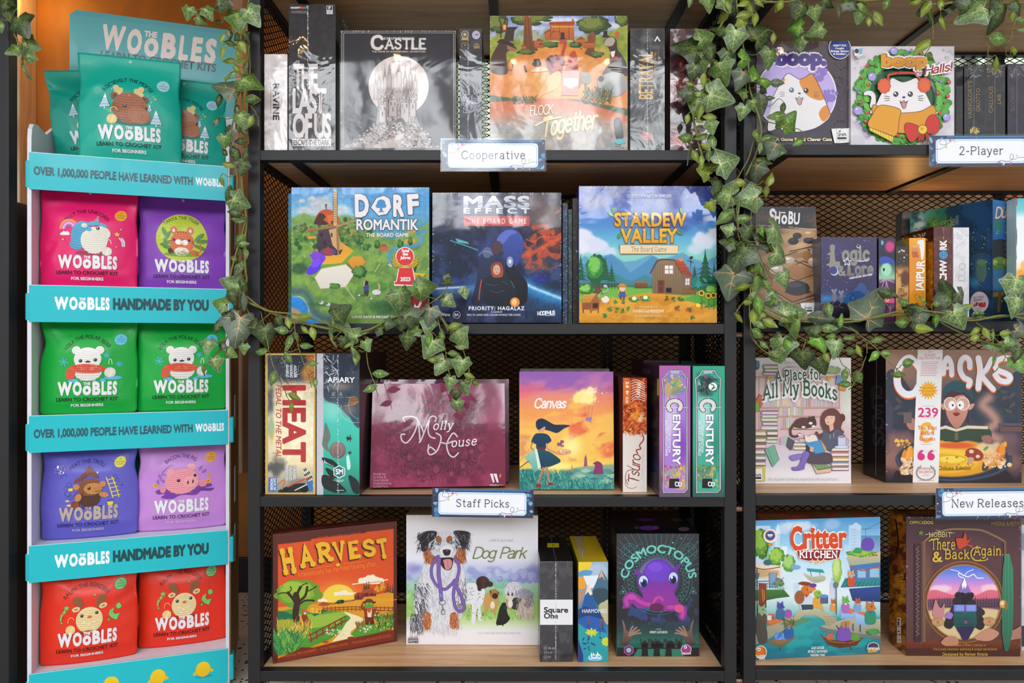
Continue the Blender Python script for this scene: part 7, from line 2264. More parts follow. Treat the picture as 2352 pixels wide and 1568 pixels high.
for x,y in((1178,722),(1508,716)):
 for k in range(9):
  a=k*.698
  A.ell(x+34*math.cos(a),y+40*math.sin(a),22,24,'d85a30',oc='9a3420',ow=2)
 A.ell(x,y,40,46,'de6434')
for x in(1274,1393):
 A.ell(x,790,21,22,'201c20').ell(x-6,784,8,8,'f4f0f2').ell(x+6,796,4,4,'bbb')
A.ell(1339,816,13,8,'3a2c2c').poly([1310,848,1338,862,1368,848,1352,904,1338,912,1324,890],'c88a84',oc='33282c',ow=4).line([1306,846,1322,860,1338,842,1354,860,1374,846],4.5,'33282c',1)
A.lines([[1180,805,1222,812],[1176,824,1222,826],[1184,845,1222,840],[1456,810,1498,802],[1458,824,1502,824],[1458,838,1498,844]],4,'4a4044')
A.poly([1080,890,1120,884,1200,940,1340,945,1480,930,1570,884,1598,910,1600,970,1530,1080,1400,1110,1260,1100,1100,1000],'d8921c',oc='6a3c14',ow=5,sm=1).poly([1130,890,1200,884,1310,920,1300,1000,1260,1140,1052,1060,1080,960],'dc981e',oc='6a3c14',ow=5,sm=1).poly([1052,1062,1256,1140,1244,1186,1056,1090],'e8c83a',oc='6a3c14',ow=4).lines([[1060+22*k,1070+8*k,1064+22*k,1100+9*k]for k in range(9)],3,'8a5a1c')
A.poly([1480,1070,1400,1030,1350,1036,1345,1090,1380,1170,1420,1180,1480,1110],'c8281e',oc='6a1412',ow=5,sm=1).poly([1510,1060,1540,980,1590,960,1630,1000,1636,1070,1590,1120,1520,1100],'c8281e',oc='6a1412',ow=5,sm=1).poly([1470,1110,1510,1115,1500,1198,1480,1170,1450,1180],'a82018').poly([1510,1115,1540,1110,1565,1190,1530,1180],'a82018').ell(1494,1082,38,38,'e8c02c',oc='6a3c14',ow=5).ell(1488,1076,16,14,'d8982a')
for w,c in((.15,'efe4ea'),(.05,'a8321c'),(0,'d8961c')):
 A.text('boop',1150,558,92,c,w=390,al='l',b=.10+w)
for w,c in((.16,'f4ecee'),(0,'98202c')):
 A.text('the',1432,640,36,c,w=58,al='l',b=.03+w,f='k',sh=.25,rot=-8).text('Halls!',1506,632,66,c,w=230,al='l',b=.04+w,f='k',sh=.3,rot=-9)
A.poly([930,405,1000,405,1000,470,966,496,932,470],'e4e0e6',oc='bdb6c0',ow=2).ell(950,436,18,20,'2a2c34').poly([966,412,998,412,996,460,966,466],'7ab0c4').text('ORERO',966,484,10,'555',w=50)
A.text('by Scott Brady',940,998,24,'5a4a98',w=190,al='l',rot=53,b=.05)
g.put(A).edge(42,40)

R1=((2196,2212,152,'slim black box edge tucked beside the wreath cat game',None),(2215,2263,148,'black box on end with gold grotto lettering and a gold flower',("VAINGLORY'S",'GROTTO')),(2263,2309,148,'black box on end with dim gold laboratory lettering, its middle creased',('CALLOUS','LAB')),(2314,2364,146,'dark violet box on end cut by the frame edge',('SCORNS','')))
for k,(x0,x1,yt,lab,tx)in enumerate(R1):
 g=Game(lab,x0,x1,yt,z,.17,.045+.0*k,body='18161a',lift=0)
 A=g.face('front',T3)
 A.paint(3,'1e1c1f' if k<3 else '2a1f33').nz('33323a',40,.6,.54,.1,k).blob(1950+170*(k-1),600,60,60,'4a4a52',.6,.9).done()
 X=(1800,1905,2078,2260)[k]
 if tx:
  A.text(tx[0],X+16,(985,985,935,920)[k],34,'8a713a' if k<3 else '5c4a3c',w=(0,316,220,200)[k],al='l',rot=-90,b=-.0).text(tx[1],X+82,(900,925,860,900)[k],32,'8a713a' if k<3 else '5c4a3c',w=(0,195,80,160)[k],al='l',rot=-90)
  A.line([X+34,540,X+32,1110],2.5,'8a8a8c').leafs(46,X-30,540,X+100,640,12,40,['8a8a90','a08a60','5a5a60','c8c8cc'],k+2,.12)
  if k==1:
   A.leafs(24,X-5,1060,X+70,1110,24,44,['b89a4a','d8c070','8a6a2a'],6,.3)
  if k==2:
   A.leafs(20,X-20,560,X+90,590,10,20,['c89a3c','8a6a2c'],6,.4)
 g.put(A,kind='loose').edge(50+k,30)

# ------------------------------------------------ second shelf, right unit
z=ZR[1]
g=Game('black topped game with dark pebbles on wooden boards, tilted back behind ivy',1736,1885,474,z,.045,.055,.060,body='262327',lean=5)
A=g.face('front',M3)
p=A.paint(1.9,'8a5c3a')
p.vg([(260,'2b282c'),(445,'2b282c'),(455,'a88058'),(600,'c09a70'),(760,'9a6c44'),(900,'8a5a38'),(1160,'6c4228')])
p.hill([100,445,660,462],'b08a60',1,3,0).blob(520,560,170,110,'d0ac80',.9,.7).blob(250,620,160,80,'9a6a48',.8,.8).blob(620,680,120,90,'d8c09a',.9,.7).blob(250,800,160,80,'7a5034',.8,.8).nz('7a5232',60,.5,.52,.12,4,st=3,rot=-20).blob(240,480,200,40,'4a3a34',.9,.8)
p.done()
for a in([410,640,640,590],[420,700,650,800],[240,800,470,880,620,830],[300,700,470,640],[180,900,430,1060,615,1000,620,1030,425,1085,170,920],[350,800,520,720,640,760],[560,620,660,690]):
 A.line(a,9,'4a2e1e')
for q in([480,660,560,630,650,700,570,740],[360,790,450,740,600,830,470,872],[200,900,350,840,610,990,425,1050]):
 A.poly(q,'a87448','96623a')
for x,y,rx,ry,c in((472,510,38,26,'26262c'),(440,555,44,30,'1f1f26'),(572,550,50,26,'222229'),(570,495,50,32,'b08a60'),(610,720,50,34,'c8b49c'),(620,640,40,30,'c4ae94'),(300,790,60,40,'c0b4a4'),(400,710,50,30,'b8aa98'),(190,600,40,30,'3a3230'),(270,1080,90,34,'3a3632')):
 A.ell(x,y,rx,ry,c,None)
 A.ell(x-rx*.2,y-ry*.35,rx*.5,ry*.3,tuple(min(1,v*1.25+.03)for v in hx(c)))
A.ell(478,975,110,20,'4a3024').ell(473,944,102,62,'25262e').ell(450,918,60,22,'3c3e48')
for w in(.0,):
 for i,(ch,x,h,ww)in enumerate((('S',236,116,52),('H',284,96,44),('o',338,92,50),('B',396,100,42),('U',440,90,50))):
  A.text(ch,x,404+i*2,h*(1.0 if ch!='o' else 1.1),'e4e2e4',w=ww,al='l',b=.05,rot=3,f='b')
A.line([340,318,372,320],9,'e4e2e4').lines([[130,424,330,434],[448,444,656,462]],3.5,'d8d6d8').text('Sajdak',400,442,11,'c8c6c8',w=40,al='l',rot=2)
for x,y,s in((170,340,1),(548,372,1)):
 A.lines([[x-20,y-30,x-20,y+24],[x-24,y-10,x-8,y-10],[x-4,y-20,x+24,y-20],[x,y,x+24,y],[x+10,y-30,x+10,y+24],[x-4,y+24,x+6,y+6],[x+12,y+6,x+24,y+24]],2.6,'6c6a6e')
A.line([190,1104,360,1104],3,'e0dede').text('Artifex',186,1150,34,'e4e2e4',w=110,al='l',f='k',b=.02,sh=.1)
for a,x in((-10,546),(8,575)):
 A.poly([x-40+a,1068,x+34+a,1062,x+38-a,1156,x-36-a,1160],'e8e6e8',oc='8a868a',ow=2)
A.text('Smirk',562,1118,22,'1c1a1c',w=66,b=.04,f='k').rect(530,1124,596,1138,'1c1a1c')
g.put(A).edge(44,50)

g=Game('dark violet box with silver letters, a crescent moon and two small mice',1885,2014,544,z,.05,.030,.030,body='241d3a')
A=g.face('front',M3)
p=A.paint(1.8,'2f2848').vg([(515,'3c345a'),(700,'352c58'),(850,'302852'),(960,'2a2a5c'),(1040,'1f5a90'),(1100,'1c4a78'),(1180,'251f33')])
p.blob(800,620,140,100,'4a3a78',.6,.9).blob(1000,1010,150,50,'1fa0c8',.8,.9).blob(720,1030,120,40,'1c7ab8',.8,.9).blob(980,940,110,110,'2c2050',.9,.5,nz=.6).hill([660,1080,740,1060,800,1050,900,1080,1000,1130,1130,1150],'211b2c',1,5)
p.done()
A.dots(120,670,530,1120,1040,.8,3,['c8b8f0','8ab0e8','f0f0ff'],3)
for q in([960,940,990,900,1030,910,1050,960,1020,1020,960,1030,920,990],):
 A.poly(q,'1f4a88',sm=1)
A.line([940,990,910,1030,940,1045,960,1020],14,'1f3a70',1)
A.text('L',738,752,150,'8c8880',w=92,al='l',f='s',b=.09,oc='3a3550',ow=.05).text('ogic',842,712,104,'8c8880',w=232,al='l',f='s',b=.07,oc='3a3550',ow=.05)
A.text('&',812,836,70,'8c8880',w=64,al='l',f='s',b=.05).text('Lore',884,832,92,'8c8880',w=222,al='l',f='s',b=.07,oc='3a3550',ow=.05,c2='6c6a72')
A.ell(748,660,22,12,'8c8880').ell(770,740,60,14,'8c8880',rot=-12)
A.star(886,726,34,'4a4a68',oc='dcdce8',ow=6).line([970,716,1000,722,1066,708],7,'d8d8e0',1).ell(780,803,36,38,'a8b0d8').ell(772,796,31,33,'3a3a78').ring(980,596,14,14,6,'d8d8e0',-30,180)
A.text('DARREN RECKNER - JASON HAGER',905,870,15,'e4e2ee',w=190,al='l',rot=-10,b=.05)
for x,y,s in((780,1020,1.),(838,1030,.95)):
 A.ell(x,y,20*s,40*s,'6a6878').ell(x-2,y-46*s,16*s,15*s,'7c7a8a').ell(x-18*s,y-60*s,9*s,10*s,'8a8898').ell(x+12*s,y-62*s,9*s,10*s,'8a8898').line([x+10,y+30,x-20,y+60,x+20,y+80],4,'6a6878',1)
g.put(A).edge(45,40)

g=Game('slim box on end with a pale green faced figure in neon pink',2018,2056,546,z,.05,.028,body='2a1c34')
A=g.face('front',M3)
A.paint(1.8,'2a2038').vg([(525,'3a3048'),(700,'1f2038'),(860,'9ac8a8'),(900,'3a2048'),(1000,'4a1c48'),(1190,'5a2a50')]).blob(1210,790,56,70,'9cd8b4',1,.4).blob(1240,600,50,60,'d83a80',.9,.5).done()
A.poly([1160,690,1200,680,1260,700,1280,740,1240,730,1180,740,1156,720],'2a4ab0',sm=1).ell(1190,790,9,14,'1c2a30').lines([[1200,860,1160,980],[1205,870,1240,990],[1215,870,1280,900],[1200,870,1156,900],[1210,880,1205,1000]],4,'f0a0d0').poly([1170,545,1190,560,1180,590,1168,580],'58b8d8')
A.rect(1180,1000,1276,1066,'e03a8a').text('IDS',1232,1036,26,'f0d040',w=50,b=.05,rot=-80).dots(16,1160,1080,1280,1180,3,8,['d86a9a','58a8b8'],3)
g.put(A)

g=Game('slim dark brown and tan forest card game box, lowest in its row',2057,2087,565,z,.05,.026,body='3a2418')
A=g.face('front',M3)
A.paint(1.8,'c08a48').vg([(590,'33261f'),(750,'3a2a20'),(800,'c8924c'),(900,'d09a50'),(1110,'b87a34')]).blob(1370,860,50,90,'5a2418',.9,.5).nz('5a3018',40,.6,.57,.05,3,box=(1285,780,1395,1110)).done()
A.text('the',1330,985,24,'33201a',w=40,al='l',rot=-90,f='s').text('Forest',1352,1010,36,'33201a',w=140,al='l',rot=-85,f='s',b=.01).text('Fox in',1344,1100,30,'33201a',w=70,al='l',rot=-88,f='s').dots(16,1300,610,1390,760,4,9,['d8c8a8','8a3028','5a6a4c'],5)
g.put(A)

g=Game('amber box on end with white sideways capitals and a man in a turban',2088,2126,546,z,.12,.030,body='d8981c')
A=g.face('front',M3)
A.paint(1.8,'d8841c').vg([(528,'e8a428'),(700,'e08a1c'),(1100,'e0901c')]).done()
A.poly([1466,560,1500,545,1524,560,1520,690,1500,704,1490,620],'e4e2e4',sm=1).ell(1446,625,26,24,'c88a50').poly([1420,640,1470,640,1480,690,1430,690],'b85a30').line([1440,600,1480,590],20,'e0a080',1)
A.text('JAIPUR',1516,975,62,'f0ece4',w=262,al='l',rot=-88,b=.05,oc='9a4a14',ow=.04)
A.lines([[1394,528,1398,1110],[1532,528,1530,1110]],10,'f0b83a')
A.lines([[1395,y,1403,y+4]for y in range(560,1100,14)],4,'b8701c')
g.put(A)
A=g.face('left',M3)
A.paint(4,'c89a2c').nz('a8741c',30,.6,.5,.1,2).done()
A.ell(1330,600,40,50,'8a9a8a')
g.put(A,'left')

g=Game('dark maroon box on end with a blue button between white capitals',2144,2188,520,z,.125,.024,body='4a1c1e')
A=g.face('front',M3)
A.paint(1.9,'57201f').nz('6a2c22',30,.6,.52,.08,3).nz('3a1416',50,.6,.55,.1,6).done()
A.leafs(60,1610,450,1750,1090,20,40,['4c2820','6a3c20'],5,.6)
A.text('PATCHW',1708,1010,52,'ece6e0',w=300,al='l',rot=-90,b=.07).text('RK',1708,628,52,'ece6e0',w=82,al='l',rot=-90,b=.07)
A.ell(1684,668,38,38,'1c5a90').ell(1684,668,33,33,'3a92c8').ring(1684,668,24,24,4,'1f6aa0').dots(1,1675,660,1677,662,4,5,['123']).ell(1692,660,4,4,'123').ell(1677,676,4,4,'123').ell(1692,676,4,4,'123')
g.put(A,kind='loose').seam(52,16,n=90).edge(46,30)
A=g.face('left',M3)
A.paint(3,'4c1e1c').nz('6a3422',30,.5,.52,.1,4).done()
A.text('PATCHWORK',1180,640,66,'d8c8a8',w=390,al='l',rot=-14,b=.05).ell(1436,546,26,34,'3a92c8').leafs(30,1290,480,1590,700,24,50,['6a4a24','8a5c2c','3a1a18'],4,.6).rect(1540,560,1600,1110,'c87a1c').dots(50,1550,560,1600,1100,6,14,['e0a03c','a85a18','d8902c'],5)
g.put(A,'left')

g=Game('plain white box on end with thin grey travel lettering',2189,2226,522,z,.078,.026,body='d8d6dc')
A=g.face('front',M3)
A.paint(2,'dcdade').nz('c4c2c8',40,.5,.54,.1,3).done()
A.text('TOKAIDO',1812,890,30,'55545c',w=126,al='l',rot=-88,f='k',b=-.02).text('DUO',1860,885,52,'4a4a52',w=144,al='l',rot=-87,f='k',b=-.02)
A.leafs(50,1765,450,1890,620,20,60,['f4f4f8','b8b8c0','ececf2'],4,.08).lines([[1800,950,1836,990],[1836,950,1836,990]],4,'2a2a30')
g.put(A,kind='loose')

# a deep blue box standing askew, its wide cover turned to the aisle
g=Game('blue forest picture box standing askew, frog in a top hat on its narrow face',2280,2326,457,z,.185,.022,.060,body='1c3a58')
A=g.face('front',M3)
p=A.paint(1.9,'1f4a80').vg([(210,'2a70b0'),(330,'2a62a0'),(480,'1f5a9c'),(620,'1c4a80'),(800,'1f6a80'),(1000,'1c4a5c'),(1140,'14303c')]).blob(2140,430,60,80,'2a6a5a',.9,.6,nz=.7).blob(2230,590,50,60,'2a9a9a',.8,.7).blob(2200,900,60,60,'48c0e0',.8,.6).blob(2230,1080,50,60,'1fa0b8',.7,.7)
p.done()
A.dots(50,2080,380,2280,1100,2,6,['a8d848','58d0a8','d8e858'],3)
A.ring(2236,470,34,34,12,'d8e8f0',30,160)
A.ell(2150,690,70,14,'1a1a1e').poly([2096,690,2090,560,2120,540,2180,540,2200,570,2196,690],'201e22',sm=1).ell(2150,740,72,56,'5a7a2c','3a5a24').ell(2110,730,22,22,'8a9a3c').ell(2200,726,24,24,'8a9a3c').poly([2090,800,2140,790,2230,810,2240,930,2200,960,2100,960,2085,900],'2a5a80',sm=1).line([2090,1000,2180,990],36,'8a6a24').line([2150,980,2140,1130],26,'6a4a1c').lines([[2110,740,2180,752]],5,'24401c')
A.text('Duo',2112,362,84,'e8b884',w=130,al='l',f='k',b=.04,sh=.2,rot=-4).text('Everdell',2150,290,20,'e0c090',w=80,al='l',f='k',b=-.01,sh=.2,rot=-6)
g.put(A)
A=g.face('left',M3)
p=A.paint(2.0,'1f4a68').vg([(1400,'5a9a8a'),(1500,'7ab0a0'),(1640,'3a7a58'),(1800,'24486c'),(2080,'1c4068')],True).blob(1480,440,60,120,'d8e0cc',.9,.6,20,nz=.4).blob(1600,420,80,80,'5a8a2c',.9,.6,nz=.6).blob(1720,400,90,80,'3f7a30',.9,.7,nz=.6).blob(1930,600,110,200,'1a3c50',.8,.9).blob(1980,780,80,200,'5a7078',.5,.9).blob(1930,900,70,60,'3a90b0',.7,.8).nz('1a2c3c',70,.6,.55,.1,4)
p.done()
A.text('Everdell',1602,460,70,'b8a87c',w=210,al='l',f='k',b=-.01,sh=.2,rot=-13).dots(60,1860,440,2070,960,2,6,['8ac848','58c0a8'],4).ell(2000,800,44,90,'4a6a5c').ell(2000,730,40,26,'5a7a58')
A.ell(1983,1060,76,88,'cfc4c8')
for i,(s,y,w)in enumerate((('ALL SALES',1025,90),('BENEFIT',1048,72))):
 A.text(s,1976,y,14,'4a4448',w=w,rot=-6,b=.03)
A.many(lambda R:(lambda x,y:[(x,y),(x+14,y-3),(x+16,y+16),(x+2,y+18)])(R.uniform(1925,2030),R.uniform(1060,1085)),26,['c83a3c','a82a2c'],3)
A.lines([[1950,1112,2020,1104],[1960,1124,2010,1118]],3,'8a8488')
g.put(A,'left')

g=Game('grey edged box end standing at the back behind the askew blue box',2072,2100,488,z,.03,.225,body='6a6a68')
A=g.face('front',M3)
A.paint(4,'7a7468').nz('4a4a48',30,.6,.5,.1,3).done()
g.put(A)

g=Game('pale aqua box with a red top corner and orange swirls, cut by the frame edge',2334,2420,455,ZR[1]+.058,.03,.012,body='b8d4d8',kind='satin')
A=g.face('front',M3)
p=A.paint(2,'d8e8ec').vg([(200,'4ab8c8'),(300,'78c8d0'),(360,'e4ecf0'),(700,'eef0f2'),(870,'f0c080')]).blob(2330,820,60,50,'f09a30',.9,.6).blob(2345,760,30,60,'f0b04a',.8,.6)
p.done()
A.rect(2260,195,2296,260,'b0202c').poly([2280,420,2290,520,2280,620,2292,700,2284,720],'1c1c22').ell(2286,520,8,90,'20242c')
g.put(A,kind='satin')
g=Game('flat dark blue box lying under the pale aqua box by the frame edge',2334,2420,661,ZR[1],.04,.006,body='1f4a68',kind='satin')
A=g.face('front',box=(100,40))
A.paint(4,'2a5a70').nz('1a3040',20,.6,.5,.1,3).done()
g.put(A)

# ------------------------------------------------ third shelf, right unit
z=ZR[2]
g=Game('pale box with a reading girl among book stacks and dark green lettering',1729,1955,821,z,.055,.119,body='c8c0c4')
A=g.face('front',L3)
p=A.paint(1.9,'e6e0e4')
p.vg([(145,'e4dfe4'),(230,'dcdcd8'),(300,'d8c4bc'),(500,'dcb4b4'),(800,'dcbcc0'),(900,'d8c8d4'),(1040,'dcd4e0'),(1100,'e8e4ea'),(1200,'e9e6ec')])
p.blob(420,400,320,220,'e4c0b4',.5,.8).blob(880,500,80,300,'d8e0d4',.8,.7).blob(100,350,80,120,'d4dcd0',.7,.7)
p.done()
for y,x0,x1 in((300,110,830),(555,150,830),(628,150,700),(730,330,700)):
 A.rect(x0,y,x1,y+12,'c8a08c').rect(x0,y+12,x1,y+16,'a87c70')
A.lines([[155,300,155,880],[820,300,820,560],[130,300,130,340]],9,'c09888')
R0=random.Random(5)
for y,x0,x1 in((553,170,800),(626,330,520),(553,560,680),(728,340,420),(870,320,460)):
 x=x0
 while x<x1:
  w=R0.uniform(10,24)
  A.rect(x,y-R0.uniform(50,92),x+w-3,y,R0.choice(['d8a8a8','c8b4d0','b4c8b0','e0c8a8','d8bcc8','c8a090','b8c4d8','e4d4c4']))
  x+=w
def book(x,y,w,h,c,pg='e8dccc'):
 A.poly([x,y,x+w,y,x+w*.97,y+h*.4,x+w,y+h,x,y+h,x-6,y+h*.5],c,oc='5a4248',ow=2.2).rect(x+10,y+h*.42,x+w-4,y+h*.86,pg)
for x,y,w,h,c in((172,585,145,34,'a878b8'),(176,618,130,28,'c8a0a8'),(172,645,140,30,'9ab898'),(180,676,126,32,'b08a8c'),(172,710,140,36,'b0b4d0'),(110,745,105,50,'c89a78'),(215,745,95,46,'7a8a68'),(110,800,112,50,'8a8a60'),(214,795,96,30,'9a6a70'),(210,825,96,30,'98b898'),(110,852,104,48,'a86a70'),(112,900,90,46,'b89090'),(110,948,100,46,'7c9a80'),(110,996,100,46,'8a7a9c'),
     (436,850,110,28,'98c0a8'),(440,825,100,24,'b0a8c8'),(436,878,120,34,'c0a090'),(440,700,166,40,'d8c090'),(480,815,60,24,'c8889a'),(742,880,156,44,'9a6a78'),(748,925,148,40,'b8848c'),(744,966,152,40,'c89a5a'),(748,1008,148,36,'8c98a8'),(752,1042,144,40,'9a7a88'),(190,208,120,30,'b09aa0'),(200,236,110,30,'a8b89a'),(186,268,110,24,'a8a8c4')):
 book(x,y,w,h,c)
A.poly([200,910,280,870,320,990,266,1054],'7ab098',oc='3f5a50',ow=3).line([226,905,282,1040],3,'4a7a68').poly([395,805,448,840,415,916,380,880],'5a5460',oc='33303a',ow=2.5).poly([585,1022,680,1015,752,1055,640,1075],'7a9a68',oc='44543c',ow=3).poly([590,1030,640,1078,750,1058,745,1095,630,1110],'dcb8a0',oc='5a4a44',ow=2.5)
# cat and girl
A.poly([440,720,450,670,500,645,560,645,600,630,610,650,630,690,610,720,520,735],'5a3a34',sm=1).line([440,700,414,740,420,790,460,800,490,780],20,'5a3a34',1).ell(590,672,36,28,'4a302c').poly([560,650,570,628,582,650],'4a302c').poly([600,645,610,626,618,652],'4a302c').ell(580,690,16,11,'ece2e0').ell(604,716,16,9,'ece2e0').ell(520,722,16,9,'ece2e0').ell(488,786,14,9,'ece0e0')
A.poly([690,760,660,690,675,610,730,570,790,575,830,620,850,660,830,730,860,770,800,800,640,830,630,790,680,770],'6a3e38',sm=1).ell(840,645,26,34,'5a3430').line([690,820,640,800,630,770],26,'6a3e38',1)
A.poly([700,640,720,615,770,610,780,660,760,700,720,705,700,680],'e8bca4',sm=1).poly([690,660,700,600,750,590,790,620,770,630,720,630],'6a3e38',sm=1).lines([[712,650,724,648],[748,648,762,646],[716,684,734,680]],4,'4a302c').poly([730,700,765,695,770,740,740,760],'e0b098')
A.poly([700,740,740,780,790,735,850,770,860,850,780,880,740,920,700,890,660,850],'565a6c',oc='33364a',ow=3,sm=1).lines([[740,780,742,820],[770,770,770,810]],3,'c8c8d4')
A.poly([540,860,620,900,600,930,540,940],'3a3640').poly([530,960,620,930,740,940,760,1010,700,1030,560,1020],'564a56',sm=1).poly([520,930,570,940,530,1040,520,1070,440,1080,425,1055,480,1040],'7c6cb8',oc='4a3f7c',ow=3,sm=1).poly([410,960,500,945,505,975,440,1000,412,985],'8a78c0',oc='4a3f7c',ow=3,sm=1)
A.poly([530,850,620,780,705,905,690,930,620,945],'4c94c8',oc='2a5a84',ow=3).poly([525,785,560,800,590,780,625,790,640,835,560,850,535,840],'ecdcd0',oc='7a5a58',ow=3).poly([575,880,605,890,600,930,570,920],'d8a890').poly([655,815,708,895,706,925,690,905],'e0a03c')
A.poly([804,800,868,800,872,880,806,884],'c4cde4',oc='6a7490',ow=3).ell(836,800,32,9,'ad8c80',oc='6a7490',ow=3).ring(880,840,14,24,6,'8a94b4',-90,90).ell(836,886,60,12,'d4d8e8',oc='7a84a0',ow=3).line([850,780,870,750,850,720,880,690,900,650],5,'e8e0e4',1)
for x,y,w,h,c,r in((160,505,60,90,'d0604c',30),(130,555,50,76,'7ab03c',-6),(818,335,54,76,'6a9ad0',8),(845,380,56,76,'e08a3c',12)):
 q=[(x+(u*math.cos(math.radians(r))-v*math.sin(math.radians(r))),y+(u*math.sin(math.radians(r))+v*math.cos(math.radians(r))))for u,v in((-w/2,-h/2),(w/2,-h/2),(w/2,h/2),(-w/2,h/2))]
 A.poly(q,c,oc='6a5a50',ow=3)
A.bush(760,250,70,36,['8aa070','9ab480'],3,26)
for x in(233,728):
 A.star(x,322,22,'d8aa3c',4,.6)
for w,c in((.17,'efeaea'),(0,'2c5a40')):
 A.text('A Place for',288,348,82,c,w=390,al='l',rot=-3,f='s',b=.02+w,oc=None,bend=10).text('All My Books',178,500,112,c,w=620,al='l',rot=0,f='s',b=.025+w,bend=46)
A.text('Alex Cutler & Matt Riddle',366,198,20,'4a4448',w=300,al='l',f='s',b=-.03).text('Illustration by Naomi Ford',380,231,20,'4a4448',w=234,al='l',f='s',b=-.03)
A.text('the cozy game of gathering, organizing & admiring good books.',228,1162,23,'4a464c',w=580,al='l',f='s',b=-.035)
A.poly([108,1050,202,1045,200,1168,108,1168],'d8cc3c',oc='8a8a4c',ow=2).poly([100,1070,178,1060,182,1160,100,1164],'f0eeee',oc='8a868a',ow=2).text('Smirk',106,1130,24,'1c1a1c',w=66,al='l',b=.04,f='k').rect(108,1134,170,1150,'1c1a1c')
A.ell(128,210,30,40,'4a4a54').poly([128,175,156,175,154,225,128,230],'5a8aa0').text('ORZERO',128,246,12,'5a5a60',w=50)
g.put(A,kind='satin')

g=Game('large dark box with a startled cook in glasses above a glowing yellow cauldron',2034,2347,802,z,.105,.130,.127,body='18161b')
A=g.face('front',L3)
p=A.paint(1.9,'3a3440')
p.vg([(75,'a8846c'),(300,'8c6c60'),(480,'5a4c54'),(700,'42384a'),(1000,'3a3240'),(1190,'2c2430')])
p.poly([1205,300,1300,260,1420,420,1500,520,1640,540,1680,700,1205,720],'2f3644',.95,1).poly([1900,420,2040,380,2120,430,2330,250,2330,760,1960,700],'2e3848',.95,1).nz('2a3240',46,.6,.5,.06,3,box=(1205,480,2330,760),st=2.2)
p.blob(1330,860,170,140,'8a6260',.9,.7,nz=.6).blob(1260,1000,110,150,'9a6c60',.9,.7,nz=.5).blob(2230,840,130,120,'7a5860',.8,.8,nz=.5).blob(2260,1010,120,140,'8a6058',.8,.7,nz=.5).stroke([2060,480,2010,540,2070,600,2120,680,2050,760,2130,820],46,'c09080',.9).blob(1440,620,70,70,'4a4450',.6).blob(1230,640,50,180,'55495a',.5)
p.blob(1760,990,480,190,'2a3342',1,.06).blob(1750,980,420,165,'e0a02a',1,.12).blob(1700,1000,330,120,'f2c83a',1,.3).blob(1690,1000,200,70,'e0a82c',.9,.3).blob(1760,985,150,46,'f4d850',1,.4).blob(1790,875,200,36,'d8562c',.9,.5).blob(2060,900,150,70,'e8c8a0',.9,.5,nz=.6).blob(1420,960,80,70,'e09a3a',.9,.5,nz=.7).blob(2150,960,60,80,'e88a30',.8,.6)
p.done()
A.poly([1240,1190,1290,1080,1420,1130,1600,1160,1800,1170,2000,1140,2180,1050,2300,1190],'272228')
A.ring(1770,985,470,178,30,'2b3a4c',-5,185).ring(1770,985,470,178,10,'44566c',-5,185)
for x,y,c in((1360,960,'e88a2c'),(1400,930,'f0a43a'),(1440,1010,'3a3a30'),(2140,930,'e07a28'),(2170,900,'e8902c'),(2030,1030,'4a4438')):
 A.poly([x-26,y+50,x-16,y-20,x+8,y-50,x+26,y+10,x+18,y+52],c,sm=1)
A.dots(60,1330,980,1440,1110,7,20,['e8c8a8','d8a880','f0dcc0'],4).dots(50,2020,940,2200,1060,7,20,['e8b888','f0d4a8','d89a60'],5).dots(16,1280,830,1450,900,6,18,['e8a42c','f0bc4a'],6).dots(10,1700,950,2000,1100,6,12,['a86a4a'],7)
A.ring(1700,1020,240,60,16,'d8a02a',10,170).ring(1740,990,130,34,12,'e0aa2c',180,400)
A.ell(1940,950,78,52,'9a3c2c',rot=18).ell(1915,925,20,16,'e8c8a8').ell(1968,966,18,14,'e8c8a8').poly([1890,975,1935,980,1920,1030,1885,1020],'c8a080',sm=1).ell(2035,900,26,12,'6aa03c',rot=-40).ell(2195,865,14,24,'e8a42c').ell(2230,1035,20,18,'ead0a0')
# cook: hat, hair, face, glasses, book
A.poly([1690,520,1700,720,1730,830,1670,820,1655,650],'3a2a34',sm=1).poly([1890,520,1900,700,1960,730,1990,800,1880,760],'3a2a34',sm=1)
A.poly([1750,700,1840,700,1880,690,2020,720,2040,800,1700,800,1690,720],'2f4a54',sm=1)
A.poly([1690,520,1700,470,1760,430,1840,430,1890,480,1890,560,1870,640,1820,720,1780,730,1720,650],'d29a84','b87868',sm=1).poly([1895,540,1940,530,1920,570,1892,580],'d09480',sm=1).poly([1690,545,1660,525,1670,570,1692,580],'d09480',sm=1)
A.poly([1690,500,1700,440,1780,425,1890,450,1895,510,1850,460,1780,470,1740,500,1720,480],'4a2c34',sm=1)
A.poly([1676,470,1690,400,1740,350,1810,338,1880,360,1920,430,1928,490,1860,440,1780,425,1720,440],'2a5a64','1f4a56',sm=1).line([1680,470,1720,430,1800,415,1880,435,1926,485],16,'24505c',1)
for x in(1738,1846):
 A.ell(x,530,46,48,'cfa090').ring(x,530,50,52,7,'e8e0d8')
for x in(1752,1826):
 A.ell(x,540,28,36,'f0ecec').ell(x+(8 if x<1800 else-8),542,8,9,'1c1418')
A.poly([1780,570,1800,575,1792,596],'b06a60').poly([1755,615,1775,598,1805,598,1826,616,1800,610,1778,612],'b8443c',sm=1).poly([1765,612,1816,612,1800,630,1780,630],'6a2a28',sm=1)
